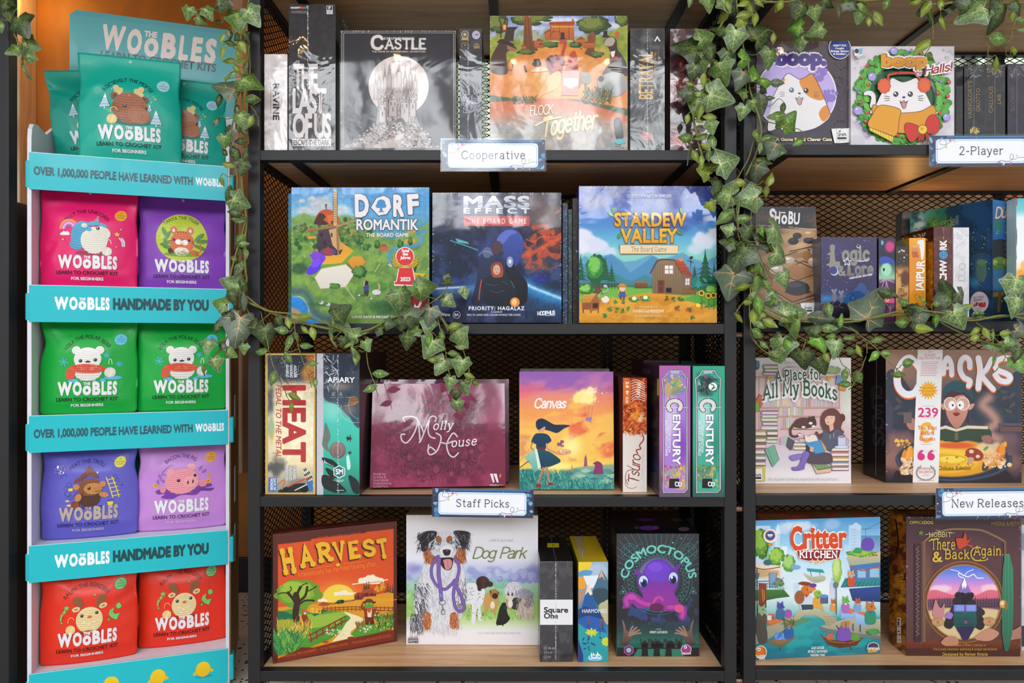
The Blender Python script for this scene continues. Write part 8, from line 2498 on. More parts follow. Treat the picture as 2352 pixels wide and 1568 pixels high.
A.poly([1640,730,1700,712,1790,740,1880,714,2050,720,2080,760,2090,840,1900,830,1790,850,1650,830],'2f4434',sm=0).poly([1650,726,1700,708,1790,740,1880,710,2050,716,2052,740,1880,736,1790,760,1700,736,1650,745],'e0ccb0').rect(1776,770,1806,830,'6a6440').poly([2000,800,2060,790,2090,820,2060,860,2010,840],'9a6a60',sm=1)
A.poly([1375,690,1400,660,1440,655,1450,740,1400,740],'b07a6c',sm=1)
for x,y in((1310,500),(1300,560),(1330,610),(2190,480),(2250,460),(2250,540),(2220,590),(2180,430)):
 A.ell(x,y,34,15,'4c4a4a',rot=(x*7)%90-40)
A.rect(2140,690,2330,712,'55505c').rect(2150,720,2330,760,'6a4a44').rect(1350,600,1420,690,'6a5a58',r=8)
# pale wavy capitals
for w,c,dy in((1.0,'e8733a',9),(.86,'eceaf2',0)):
 for pts,wd in(([1450,190,1400,150,1340,190,1300,290,1310,390,1370,450,1440,440,1480,380],66),([1450,190,1490,250,1500,330,1480,390],62),([1680,280,1690,200,1715,150,1745,200,1750,290],50),([1690,235,1745,232],30),([1900,230,1895,170,1860,145,1825,180,1820,250,1850,310,1900,340,1890,380],52),([1970,150,1985,250,1975,340,1970,400],56),([2080,160,2040,240,2000,290,2040,350,2095,410],50),([2250,200,2220,155,2150,160,2110,200,2130,250,2200,280,2235,310,2210,345,2150,335,2110,290],54)):
  q=[v+(dy if i%2 else 0)for i,v in enumerate(pts)]
  A.line(q,wd*w,c,1)
A.text('Deluxe Edition',1640,1078,34,'6a4a20',w=268,al='l',b=.0)
# paper band
A.poly([1468,72,1676,72,1640,1190,1426,1190],'ecebea')
A.text('Carol',1570,104,10,'c04070',w=34).text('QUACKS',1569,136,20,'c83a70',w=92).text('DELUXE EDITION',1569,162,20,'c83a70',w=176)
for k in range(9):
 A.line([1500-k*1.3,184+k*14,1640-k*1.2-(k%3)*8,184+k*14],5,'dc9ab0')
A.star(1556,418,84,'f0b420',16,.62)
for i,s in enumerate(('Brew potions.','Push your luck.','Explode!')):
 A.text(s,1556,404+i*28,18,'d05a3c',w=(138,150,92)[i])
A.text('239',1554,638,74,'d8327c',w=168,b=.03).lines([[1500,548,1606,548],[1500,646,1610,646]],5,'c8c0c4')
A.ring(1546,735,44,40,26,'f0b420',120,300).ring(1540,800,44,40,24,'f0b420',20,280).ring(1556,745,40,36,20,'f0b420',250,400)
for i,s in enumerate(('The Best','Board','Games')):
 A.text(s,1547,744+i*45,32,'d84a54',w=(158,110,130)[i],b=.01)
A.line([1498,864,1586,864],4,'c8a0b0').text('A family weight',1540,926,15,'c8c0c4',w=170)
for x in(1496,1578):
 A.ell(x,968,31,30,'d8327c').poly([x-31,966,x-26,936,x,912,x+14,912,x+18,922,x-2,940,x+10,944],'d8327c')
A.text('Kennerspiel',1534,1074,26,'c8707c',w=138,b=-.0).text('des Jahres',1534,1102,24,'c8707c',w=118,b=-.0).text('WINNER',1534,1126,9,'c890a0',w=56)
for s in(-1,1):
 for k in range(7):
  a=-.6+k*.38
  A.ell(1534+s*76*math.cos(a-.3),1100+60*math.sin(a-.3),17,7,'9a989c',rot=s*(60+k*18))
A.line([1470,1165,1600,1165],4,'c8a0a8')
g.put(A,kind='satin').edge(47,20)
A=g.face('left',L3)
A.rect(-500,-500,4000,4000,'1f1d22')
A.text('QUACKS',1090,380,84,'3c3a40',w=500,al='l',rot=88,f='k',b=.06).line([1132,70,1124,1130],3,'a8a8ac')
g.put(A,'left')

# ------------------------------------------------ bottom shelf, right unit
z=ZR[3]
g=Game('colourful box with animal cooks crossing a canal bridge and orange lettering',1729,2022,1195,z,.075,.045,.079,body='8a4a34')
A=g.face('front',B3)
p=A.paint(1.9,'78b4dc')
p.vg([(95,'4a9ad8'),(250,'88c4e8'),(420,'b4dcf0'),(560,'cfe4f0'),(760,'dce8ec'),(900,'8ac0c0'),(940,'2a9aa0'),(1100,'1f8a94'),(1290,'1a6a84')])
p.blob(480,180,190,60,'dceaf6',.9,.5,nz=.7).blob(350,200,90,50,'c4d8f0',.9,.6,nz=.6).blob(760,160,90,60,'a8c8ec',.8,.6,nz=.5).blob(620,700,240,150,'f0f0ec',.8,.9).blob(500,400,150,60,'d4e8f4',.8,.8,nz=.6).nz('2ab0a8',50,.5,.55,.08,3,box=(380,960,1100,1240),st=2.5)
p.done()
for x0,x1,y,c in((110,250,170,'c8dcf0'),(290,330,220,'dce8f4'),(900,1000,165,'b4d4f0'),(1000,1160,250,'5a90c0'),(860,915,330,'b8d8f0'),(320,390,340,'e4ecf4'),(440,490,640,'c4d8ec'),(740,800,640,'d8b8c4'),(750,790,600,'b4c4e0')):
 A.rect(x0,y,x1,700 if y<600 else 820,c,'d0e0ec')
A.poly([290,230,312,150,334,230],'dce8f4').poly([900,180,960,140,1002,170,1002,210],'c8e0f4')
A.lines([[300,y,345,y]for y in range(240,400,12)]+[[920,y,960,y-2]for y in range(200,400,26)],4,'9ab8d8')
A.lines([[1040,270,1040,190],[1000,200,1100,190],[1020,190,1040,200,1160,140]],3,'4a6478')
for x,y,rx,ry,sd,cs in((170,320,90,130,1,['3f7a2c','5f9a34','8abc44']),(300,430,70,80,2,['4f8a30','76ac3c','9cc850']),(400,480,56,80,3,['5f9a48','8abc60','a8d078']),(800,540,40,120,4,['8abc50','a8cc64','c8dc8a'])):
 A.bush(x,y,rx,ry,cs,sd,40,.34)
A.dots(16,130,230,250,420,4,8,['e8a02c'],3)
# left terrace, awning, lamp, banner
A.poly([110,480,340,500,330,620,110,600],'e4dcc8','d8c8a8').line([110,510,200,530,330,510],8,'9a4038',1).poly([110,530,320,540,320,580,110,600],'c8a878').rect(240,560,300,680,'7aa0c8',oc='8a6a4c',ow=5).poly([110,700,360,696,412,756,300,770,200,790,110,790],'3f7a34','2a5a2c').lines([[110,660,370,690],[110,640,370,660]]+[[x,640,x,695]for x in range(200,370,22)],4,'3a6a70').bush(320,640,44,40,['3f7a34','5f9a40'],5,24).dots(14,290,600,360,680,5,8,['8a4ab0','a868c8'],4)
A.line([138,520,140,920],9,'2a3438').poly([112,560,160,560,150,610,122,610],'4a6464').rect(152,645,216,850,'8a3f28','7a3422').lines([[180,690,190,800],[196,700,200,780]],4,'d8a858').line([140,630,236,626],6,'2a3438')
# right house with teal awning
A.poly([880,430,1160,385,1160,500,905,500],'c8bca0','9aa890').poly([905,500,1160,470,1160,640,930,640],'3f78b8').rect(970,530,1040,600,'8ac0e0',oc='c07048',ow=6).rect(1070,520,1150,596,'8ac0e0',oc='c07048',ow=6).poly([870,600,940,630,1160,600,1160,665,830,680],'1f8a8a','176c74').lines([[850+k*34,672,900+k*30,618]for k in range(9)],4,'3fa8a4').poly([900,690,1160,670,1160,800,930,790],'2a4a94','20386c').bush(1010,400,140,30,['3f8a34','62a840','8ac44c'],6,40).dots(30,890,380,1160,430,5,9,['e8963c','e8c03c'],5).line([910,500,1020,540,1160,490],8,'b04a3c',1)
A.poly([1000,350,1020,280,1080,270,1110,320,1090,370,1040,376],'6a4ab0',sm=1).poly([930,390,960,350,1000,360,1000,396],'2f9a58',sm=1)
# flying boat, balloon
A.poly([525,560,600,590,690,580,700,620,620,640,560,610],'c8c0a0','9aa890',sm=1).poly([550,520,680,530,700,560,555,545],'2a9aa0').lines([[580,540,590,585],[660,545,660,580]],4,'6a5a48').ell(458,512,42,20,'7aa8d0').ell(790,660,22,26,'6a7a7c')
# street, bridge and canal banks
A.poly([110,1080,250,980,400,900,460,940,400,1010,240,1100,110,1160],'b0a88c','8a8878').poly([660,1000,900,930,1160,940,1160,1080,980,1060,720,1020],'b8b094','90907c').poly([660,1000,720,1020,980,1060,1160,1080,1160,1110,960,1090,680,1040],'6a7478')
A.poly([440,940,470,880,540,860,640,870,720,890,800,950,720,1000,690,950,620,910,560,905,510,920,460,980],'c0b490','9a9478',sm=1).lines([[690,920,780,925],[700,940,790,945],[710,960,780,965]],5,'8a866c').poly([215,1140,330,1060,470,1090,340,1175],'8a7450','6a5a40').line([330,1175,328,1196],9,'5a4a38').poly([440,960,520,935,590,945,450,1000],'5a8a64',sm=1)
# carts, tables, boat
A.poly([216,960,310,930,342,965,240,998],'d8843c','b86428').many(lambda R:(lambda x:[(x,900),(x+12,894),(x+20,950),(x+8,956)])(R.uniform(226,310)),9,['e8602c','e88a38','d84a28'],3).rect(222,910,256,950,'d8d8d4')
A.poly([825,860,980,850,985,930,830,940],'a8c8ec','7aa8dc',sm=0).poly([840,870,900,850,980,870,910,900],'d8764a').poly([955,900,1040,880,1060,990,960,985],'a8c8ec','7aa8dc').poly([960,890,1010,878,1050,890,1040,920],'d8764a')
A.poly([662,1062,740,1110,840,1120,1020,1090,960,1160,820,1180,720,1150],'7a4a2c','5a3220',sm=0).lines([[680,1075,760,1130,900,1140,1000,1105]],5,'a8744a').line([795,995,920,1190],9,'5a3a24')
A.ell(330,1118,56,26,'8a6a3c').dots(14,290,1065,372,1100,12,20,['3a6ad0','4a8ae0','6aa0e8'],4).ell(945,1090,46,28,'5a9a38').ell(745,1085,34,24,'c8604a')
# animal cooks and diners as plain clothed animals
def critter(x,y,s,body,head,acc,ear=1):
 A.poly([x-30*s,y+60*s,x-34*s,y,x-16*s,y-24*s,x+18*s,y-24*s,x+34*s,y,x+28*s,y+60*s],body,sm=1)
 A.ell(x,y-46*s,28*s,26*s,head).ell(x+18*s,y-38*s,18*s,11*s,head)
 if ear:
  A.poly([x-26*s,y-56*s,x-24*s,y-90*s,x-6*s,y-66*s],head).poly([x+24*s,y-60*s,x+20*s,y-92*s,x+2*s,y-68*s],head)
 A.ell(x+8*s,y-50*s,4*s,5*s,'1c1818').poly([x-14*s,y-22*s,x+16*s,y-22*s,x,y-4*s],acc)
critter(545,770,1.5,'c8d4dc','c8742c','c83a34',0)
A.ell(490,760,40,56,'9a5a30').poly([480,650,510,630,580,640,560,665],'8a3c24',sm=1).poly([500,820,610,820,600,860,510,866],'3a4450').ell(590,690,34,20,'d88a40').ell(600,662,30,18,'6a3a90')
critter(640,780,1.1,'e0a03c','8ab848','3f8a6a',0)
A.rect(660,750,726,812,'5a5c80',r=8).ell(693,750,36,14,'4a90d8').poly([600,810,690,840,690,880,660,850],'d8a84a')
for a in((770,830,.7,'e0943c','b86c3c','e8e0d4'),(870,830,.95,'a86ab0','6ab048','e8e4e0'),(970,830,.8,'7aa0d0','b8583c','e8b040'),(1075,900,1.3,'2f8a68','c87038','3a58b0'),(330,880,1.0,'3a6a90','4a4a9c','7a5ab0'),(175,920,1.2,'5a4a3c','8aa880','a8a038'),(400,1030,1.1,'2f5a9c','a8783c','58a0d8'),(915,610,.9,'c8502c','d8a06c','8a9cd8')):
 critter(*a)
A.ell(395,895,30,36,'a050b0').poly([800,1110,820,1010,870,975,905,1030,905,1110],'7a50b0',sm=1).poly([835,975,860,955,905,960,890,1010,850,1010],'b8824c',sm=1).poly([130,960,200,960,220,1120,150,1130],'4a443c',sm=1).leafs(30,350,940,440,1010,30,60,['4a6a48','c88a38','3a5a40'],4,.2)
A.line([215,450,235,360,250,330],16,'7ac0a8',1).ell(246,322,20,12,'d88a3c').ell(225,470,34,24,'2f6a6c')
A.bush(1090,1045,60,26,['2f7a3c','4a9a44'],4,24).lines([[870+60*k,965+10*k,870+60*k,1030+8*k]for k in range(3)],8,'3a4a90').line([790,680,792,900],7,'4a5458')
# words
for w,c in((.07,'f4ece4'),(0,'d9481c')):
 A.text('C',414,372,190,c,w=104,al='l',b=.055+w,rot=-3).text('ritter',520,350,170,c,w=360,al='l',b=.055+w,rot=-1)
A.ell(592,214,16,14,'d9481c').dots(4,574,186,612,200,4,6,['d9481c'],2)
A.poly([464,372,650,360,828,362,812,436,740,452,640,466,540,455,480,440],'8a2024',oc='f0e8e4',ow=4).text('KITCHEN',484,430,54,'f4f0ee',w=318,al='l',f='s',b=.035)
for x,y,r in((592,463,20),(637,466,25),(686,459,20)):
 A.star(x,y,r,'e8a030',oc='f4ecd8',ow=4)
A.ell(243,250,56,58,'e8ecf2').ring(243,248,38,38,12,'c8702c').ell(243,248,36,36,'2c4a90').rect(222,236,264,250,'e8ecf4').rect(228,254,258,260,'c8d0e4')
for i,s in enumerate(('ALEX CUTLER','PETER C. HAYWARD','SANDARA TANG')):
 A.text(s,636,1185+i*30,20,'e8eef0',w=(108,160,120)[i],b=.03,rot=-1)
A.ell(165,1210,48,52,'d87a2c',oc='f4ece4',ow=5).ell(150,1188,14,14,'f8f4f0').ell(150,1188,6,6,'222').lines([[185,1180,205,1200],[190,1210,206,1226]],6,'8a3c18').text('LUCKY',170,1258,22,'f4f0f0',w=74,b=.06).text('DUCK',176,1274,12,'e8e4e4',w=50,b=.05)
A.ell(1095,1165,46,34,'4a3a5a',oc='ece8ec',ow=5).text('CARDBOARD',1095,1192,20,'f0e8dc',w=104,b=.07,oc='4a3a4a',ow=.1).text('ALCHEMY',1090,1212,20,'e8c04a',w=84,b=.07,oc='4a3a4a',ow=.1)
g.put(A)
A=g.face('top',B3)
A.paint(4,'7a4a30').nz('4a3424',60,.8,.5,.1,3,st=2).nz('a83a28',80,.6,.58,.06,5).nz('3a6a3c',60,.6,.58,.08,8).done()
A.text('Critter',140,84,60,'a8442c',w=290,al='l',b=.06).text('KITCHEN',220,68,20,'6a2020',w=150,al='l',b=.04)
g.put(A,'top')

g=Game('dark plum box with a round window view of a mountain and a green plank',2081,2344,1186,z,.07,.066,.062,body='3a2024')
A=g.face('front',B3)
p=A.paint(1.9,'4a2c34')
p.vg([(100,'3f2630'),(250,'4c2e38'),(450,'57363c'),(900,'573a3c'),(1130,'5a342c'),(1250,'3f2224')])
p.blob(1850,330,330,150,'5c3a3e',.8,.8).blob(1550,700,60,500,'7a5440',.7,.8).blob(1850,800,360,380,'7a5444',.9,.35)
p.hill([1370,1120,1600,1105,2330,1110],'6a3424',1,6,0).hill([1370,1180,2330,1190],'45241f',1,8,0)
p.blob(1850,795,335,340,'7a5030',1,.03).blob(1850,800,305,308,'4a74d0',1,.01)
def rnd(x,y):
 return(x-1850)**2/303**2+(y-800)**2/306**2<1
ins=((p.X-1850)/303)**2+((p.Y-800)/306)**2<1
keep=p.C.copy()
p.vg([(490,'4468d0'),(580,'7a8ae0'),(640,'c08ad8'),(690,'e89ac8'),(740,'f0a0b8'),(760,'d86a88'),(860,'8a5a60'),(940,'d8c090'),(1110,'dcc498')])
p.blob(1650,690,110,40,'f0d0dc',.9,.5,nz=.6).blob(2080,690,110,50,'f4ccd4',.9,.5,nz=.6).hill([1540,720,1620,700,1760,740,1850,730,1950,745,2060,700,2170,715],'d8647c',.95,4).hill([1540,780,1700,770,2000,775,2170,770],'6a4a5c',.95,4,0).hill([1540,880,1700,850,1850,860,2000,850,2170,870],'d4bc8c',1,8)
p.C=np.where(ins[...,None],p.C,keep)
p.done()
for k in range(26):
 x=1556+k*23
 A.pine(x,845,34,80+(k*37)%30,'5a3f52','4a3444',3)
A.poly([1800,725,1830,650,1856,600,1880,650,1915,725],'8a70b8').poly([1832,655,1856,600,1876,655,1862,690,1850,665,1842,700],'f0eef6').line([1850,600,1810,585,1810,560,1880,590,1930,570,1960,600,2010,600],9,'e4ecfa',1).line([1740,530,1800,545,1850,580,1880,550,1930,530],6,'e4ecfa',1)
A.ring(1850,800,318,322,26,'6a3f26').ring(1850,800,305,309,6,'b88a4c').ring(1850,800,333,337,5,'a87a48')
A.line([1520,300,1600,240,1720,200,1850,196,1990,205,2100,250,2190,300],18,'8a6848',1).line([1520,300,1520,1120],26,'7a5640').line([1500,300,1500,1140],4,'a8805c').line([2190,300,2195,560],20,'7a5640')
A.rect(1440,320,1500,1130,'3a2430').lines([[1480,340+62*k,1455,360+62*k,1478,380+62*k,1456,396+62*k]for k in range(12)],8,'7c5a4c')
# traveller with a pack, seen from behind
A.poly([1740,880,1700,940,1690,1000,1740,1020,1780,960],'2a2028',sm=1).poly([1960,880,2010,930,2020,1000,1980,1030,1930,980],'2a2028',sm=1).poly([1740,860,1800,820,1930,820,2010,860,2020,900,1960,920,1760,920],'2f262e',sm=1)
A.dots(30,1790,740,1935,815,22,38,['1c1820','2a2430','201a24'],4)
A.poly([1768,880,1950,878,1960,980,1940,1016,1790,1020,1765,980],'1f5a58','174448',sm=0).rect(1765,820,1955,878,'6a78c8',r=8).rect(1780,826,1850,870,'8a94dc',r=6).rect(1872,826,1945,870,'8a94dc',r=6).lines([[1860,820,1860,900]],9,'7a3a80').lines([[1780,940,1940,935],[1790,985,1930,985]],4,'124042').rect(1855,955,1875,976,'a83a8c')
A.poly([1795,1010,1930,1005,1900,1080,1880,1110,1840,1110,1820,1070],'2f2450',sm=1).poly([1590,880,1615,780,1635,820,1660,850,1690,810,1680,920,1650,945,1600,920],'c08080',sm=1).poly([1690,920,1720,880,1760,900,1740,940],'9a70c0',sm=1)
for x,y in((1635,965),(2060,960)):
 A.ell(x,y,50,34,'c8a070',oc='8a6a48',ow=4).ell(x,y,18,18,'b87a50').ring(x,y,34,26,4,'8a6448')
A.poly([1660,1130,1720,1080,1790,1090,1800,1150,1700,1160],'b88068',sm=1).poly([1940,1100,2020,1030,2080,1020,2140,1060,2060,1120],'c08a70',sm=1).poly([2190,1040,2260,1030,2325,1000,2325,1090,2250,1110,2180,1140],'a87464',sm=1)
A.poly([2190,400,2225,400,2255,520,2260,760,2250,1060,2215,1205,2185,1200,2165,1060,2165,740,2172,520],'3f8a68','2f6a54',sm=0).lines([[2185,440,2180,800,2190,1180],[2205,410,2205,1190],[2230,440,2236,800,2225,1150]],4,'245844').ell(2172,815,30,34,'c09858').ell(2166,808,16,18,'e8cc90').ell(2200,830,14,34,'8a6a38')
# lettering
A.text('OFFICE',1400,152,24,'d0b83a',w=116,al='l',b=.01).text('DOG',1518,152,24,'d0b83a',w=76,al='l',b=.07).text('MIDDLE-EARTH',2076,158,24,'b89a3c',w=228,al='l',f='s',b=-.02).text('ENTERPRISES',2120,172,8,'a08838',w=150,al='l',sp=1.5)
A.text('THE',1634,216,15,'d8c89a',w=42,f='s',b=-.01).text('HOBBIT',1560,258,36,'d8c89a',w=186,al='l',f='s',b=.005).line([1530,240,1570,232],4,'d8c89a').line([1740,228,1770,226],4,'d8c89a')
A.text('There',1575,362,82,'d0b23c',w=200,al='l',f='s',b=.0).line([1560,292,1620,274,1640,278],9,'d0b23c',1).text('&',1588,462,74,'d0b23c',w=84,al='l',f='s',b=.03).text('Back',1690,440,74,'d0b23c',w=205,al='l',f='s',b=.0).text('Again.',1926,410,74,'d0b23c',w=250,al='l',f='s',b=.0).ring(1960,400,54,56,9,'d0b23c',60,300).ring(1985,440,60,16,7,'d0b23c',-20,200)
A.star(1492,226,28,'5a8a2c',5,.42,-80).poly([1790,320,1780,270,1840,270,1860,214,1876,290,1910,270,1880,320,1920,330,1920,356,1880,330,1850,340,1830,360,1800,355],'c8432c')
A.text("The dice game of Bilbo's journey to",1858,1162,17,'d8b048',w=345,f='s',b=-.02).text('The Lonely Mountain spanning 8 unique adventures',1856,1196,19,'d8b048',w=530,f='s',b=-.02).text('Designed by Reiner Knizia',1858,1240,22,'e0c048',w=372,f='s',b=.0)
g.put(A).edge(48,40)
A=g.face('left',B3)
p=A.paint(2.5,'6a3c1c').vg([(50,'a8681c'),(400,'8a4a1c'),(800,'b0741c'),(1250,'5a3020')]).nz('4a2418',40,.8,.52,.08,3).nz('d8982c',40,.6,.58,.06,5)
p.done()
A.text('There & Back Again',1330,540,34,'d8a83c',w=240,al='l',rot=90,f='s').rect(1300,930,1334,1140,'d8d0c0').lines([[1300,1000,1334,1004],[1300,1070,1334,1076]],5,'4a2a1c').dots(8,1306,940,1330,1130,5,9,['3a2a24'],3).line([1290,120,1310,300,1290,400],12,'2a1814',1)
g.put(A,'left')
A=g.face('top',B3)
A.paint(4,'4a2a20').nz('8a5a24',50,.6,.55,.08,3).done()
A.text('THERE & BACK',1380,72,22,'a8802c',w=200,al='l',f='s')
g.put(A,'top')

g=Game('white box end at the frame edge beside the plum round-window game',2346,2420,1205,z,.06,.09,body='d8d8dc',kind='satin')
A=g.face('front',box=(100,300))
A.paint(4,'d4d2d8').nz('b0b0b8',30,.5,.55,.1,3).done()
A.rect(0,20,100,60,'8a90a8').rect(0,240,100,290,'3a3a44')
g.put(A)

# ------------------------------------------------ artificial ivy and pothos garlands
def leaf_mat():
    m, nt, b = nodes('silk_leaf')
    at = N(nt, 'Attribute', attribute_name='Col')
    tc = N(nt, 'TexCoord')
    nz = N(nt, 'TexNoise', i_Scale=240., i_Detail=5., i_Roughness=.7, i_Distortion=.4)
    nt.links.new(tc.outputs['Object'], nz.inputs['Vector'])
    cr = N(nt, 'ValToRGB')
    cr.color_ramp.elements[0].position, cr.color_ramp.elements[1].position = .43, .58
    nt.links.new(nz.outputs['Fac'], cr.inputs[0])
    ml = N(nt, 'Math', operation='MULTIPLY')
    nt.links.new(cr.outputs[0], ml.inputs[0])
    nt.links.new(at.outputs['Alpha'], ml.inputs[1])
    ad = N(nt, 'MixRGB', blend_type='ADD')
    ad.inputs[0].default_value = 1
    ad.inputs[2].default_value = (.22, .30, .07, 1)
    nt.links.new(at.outputs['Color'], ad.inputs[1])
    mx = N(nt, 'MixRGB')
    nt.links.new(ml.outputs[0], mx.inputs[0])
    nt.links.new(at.outputs['Color'], mx.inputs[1])
    nt.links.new(ad.outputs[0], mx.inputs[2])
    nt.links.new(mx.outputs[0], b.inputs['Base Color'])
    b.inputs['Roughness'].default_value = .38
    return m


LEAF = leaf_mat()
TONE = {'g': ('3a5c24', '56782f', 'b4c47c', .75), 'd': ('18260f', '2c4520', '7f9150', .5), 'v': ('3f5f3a', '6f8c58', 'd4dcae', 1.), 'y': ('6f8220', '95a636', 'c4c860', .25), 'u': ('47584a', '5f7260', 'c39a70', .28), 'l': ('447a1c', '6aa02c', 'c8d880', .6)}
IVY = catmull([(.17, 0), (.03, .09), (-.03, .27), (.13, .36), (.27, .52), (.43, .41), (.57, .31), (.78, .19), (1, 0), (.78, -.19), (.57, -.31), (.43, -.41), (.27, -.52), (.13, -.36), (-.03, -.27), (.03, -.09)], 3)
POTH = catmull([(0, 0), (.08, .13), (.3, .26), (.55, .25), (.8, .13), (1, 0), (.8, -.13), (.55, -.25), (.3, -.26), (.08, -.13)], 4)


class Garland:
    def __init__(s, label, seed):
        s.t = thing('ivy_garland', label, 'garland', None, 'artificial ivy and pothos garlands')
        s.R = random.Random(seed)
        s.L = {'i': [[], [], [], 0], 'p': [[], [], [], 0]}
        s.stems, s.path, s.mb = [], [], MB()

    def stem(s, pts, d=-.022, r=.0017, n=4, wob=.004):
        """pts in pixels of the photo, hung d in front of the shelves"""
        P = catmull(flat(pts), n, False)
        q = [px(x, y, D0 + d) + Vector((0, s.R.uniform(-wob, wob), 0)) for x, y in P]
        s.mb.tube(q, r, 5)
        s.path += [(v, r) for v in q]
        return s

    def leaf(s, kind, x, y, L, ang, tone, fr, d0=-.034):
        R = s.R
        X, Y = x * fr[2] + fr[0], y * fr[2] + fr[1]
        d = D0 + d0 + R.uniform(-.018, .010)
        L = L * fr[2] * d / F * (1.04 if kind == 'i' else 1.02)
        c = px(X, Y, d)
        a = math.radians(ang)
        M = Matrix.Rotation(R.gauss(0, .38), 3, 'Z') @ Matrix.Rotation(R.gauss(-.05, .22), 3, 'X')
        ex, ey, ez = M @ Vector((math.cos(a), 0, -math.sin(a))), M @ Vector((math.sin(a), 0, math.cos(a))), M @ Vector((0, -1, 0))
        O = IVY if kind == 'i' else POTH
        base, mid, vein, var = TONE[tone]
        b, m_, v_ = lin(hx(base)) * R.uniform(.55, .95), lin(hx(mid)) * R.uniform(.6, .95), lin(hx(vein))
        c0 = np.array([.2, 0]) if kind == 'i' else np.array([.45, 0])
        ctr = np.array([.42, 0])
        ph = R.uniform(0, 6.28)
        curl = R.uniform(.08, .45)
        rings, cols = [c0[None]], [np.append(m_ * .6 + v_ * .4, var)]
        for f in (.3, .62, .86, 1.):
            rings.append(c0 + (O - c0) * f)
            k = m_ * (1 - f) + b * f
            e = (k * .8 + v_ * .2) if f == 1. and tone in 'vg' else k
            cols += [np.append(e, var * (1.02 - .85 * f ** 2))] * len(O)
        U = np.concatenate(rings)
        n = len(O)
        T = [(0, 1 + i, 1 + (i + 1) % n) for i in range(n)]
        for k in range(3):
            o = 1 + k * n
            for i in range(n):
                j = (i + 1) % n
                T += [(o + i, o + n + i, o + n + j), (o + i, o + n + j, o + j)]

        def lift(W):
            u, v = W[:, 0] - .2, W[:, 1]
            z = -curl * (u ** 2 + .8 * v ** 2) + .035 * np.sin(u * 7 + ph) * np.sin(v * 8 + ph)
            return z - (.22 * np.abs(v) if kind == 'p' else .10 * np.abs(v))
        P, C = [U], list(cols)
        cnt = len(U)
        vl = [((.17, 0), (.97, 0)), ((.19, .02), (.25, .52)), ((.19, -.02), (.25, -.52)), ((.18, .01), (0, .25)), ((.18, -.01), (0, -.25)), ((.45, 0), (.6, .17)), ((.45, 0), (.6, -.17))] if kind == 'i' else [((0, 0), (.97, 0))]
        Z = [lift(U)]
        for p, q in vl:
            W = np.linspace(p, q, 5)
            V, t = strip(W, .026 if tone == 'u' else .013, .004, cap=False)
            P.append(V)
            Z.append(lift(V) + .006)
            T += [(i + cnt, j + cnt, k + cnt) for i, j, k in t]
            C += [np.append(v_, .0)] * len(V)
            cnt += len(V)
        P, Z = np.concatenate(P) - ctr, np.concatenate(Z)
        W = np.array(c) + L * (P[:, :1] * np.array(ex) + P[:, 1:] * np.array(ey) + Z[:, None] * np.array(ez))
        W[:, 1] = np.minimum(W[:, 1], -.004 if d0 > -.1 else 1)
        G = s.L[kind]
        G[0].append(W)
        G[1].append(np.array(T) + G[3])
        G[2].append(np.array(C))
        G[3] += len(W)
        # leaf stalk back to the vine
        b0 = c + ex * (L * ((.17 if kind == 'i' else 0) - .42))
        if s.path:
            v, r = min(s.path, key=lambda q: (q[0] - b0).length + max(0, b0.z - q[0].z) * .6)
            ln = (v - b0).length
            if ln > .004:
                q = [b0 - ex * (min(ln, .05) * .35)]
                mid = (v + b0) / 2 + Vector((R.uniform(-.1, .1) * ln, -.003, -.12 * ln))
                s.mb.tube([Vector(w) for w in catmull([tuple(b0), tuple(q[0].lerp(mid, .4)), tuple(mid), tuple(v)], 3, False)], .0009, 4)
        return s

    def leaves(s, fr, txt, d0=-.034):
        for q in txt.split(';'):
            k, x, y, L, a, t = q.split()
            s.leaf(k, float(x), float(y), float(L), float(a), t, fr, d0)
        return s

    def done(s):
        for k, nm in (('i', 'ivy_foliage'), ('p', 'pothos_foliage')):
            V, T, C, n = s.L[k]
            if n:
                link(nm, arrays_mesh(nm, np.concatenate(V), np.concatenate(T), np.concatenate(C), LEAF, True), s.t)
        s.mb.obj('vine_stem', mat('7a7a3a', .6), s.t, smooth=True)


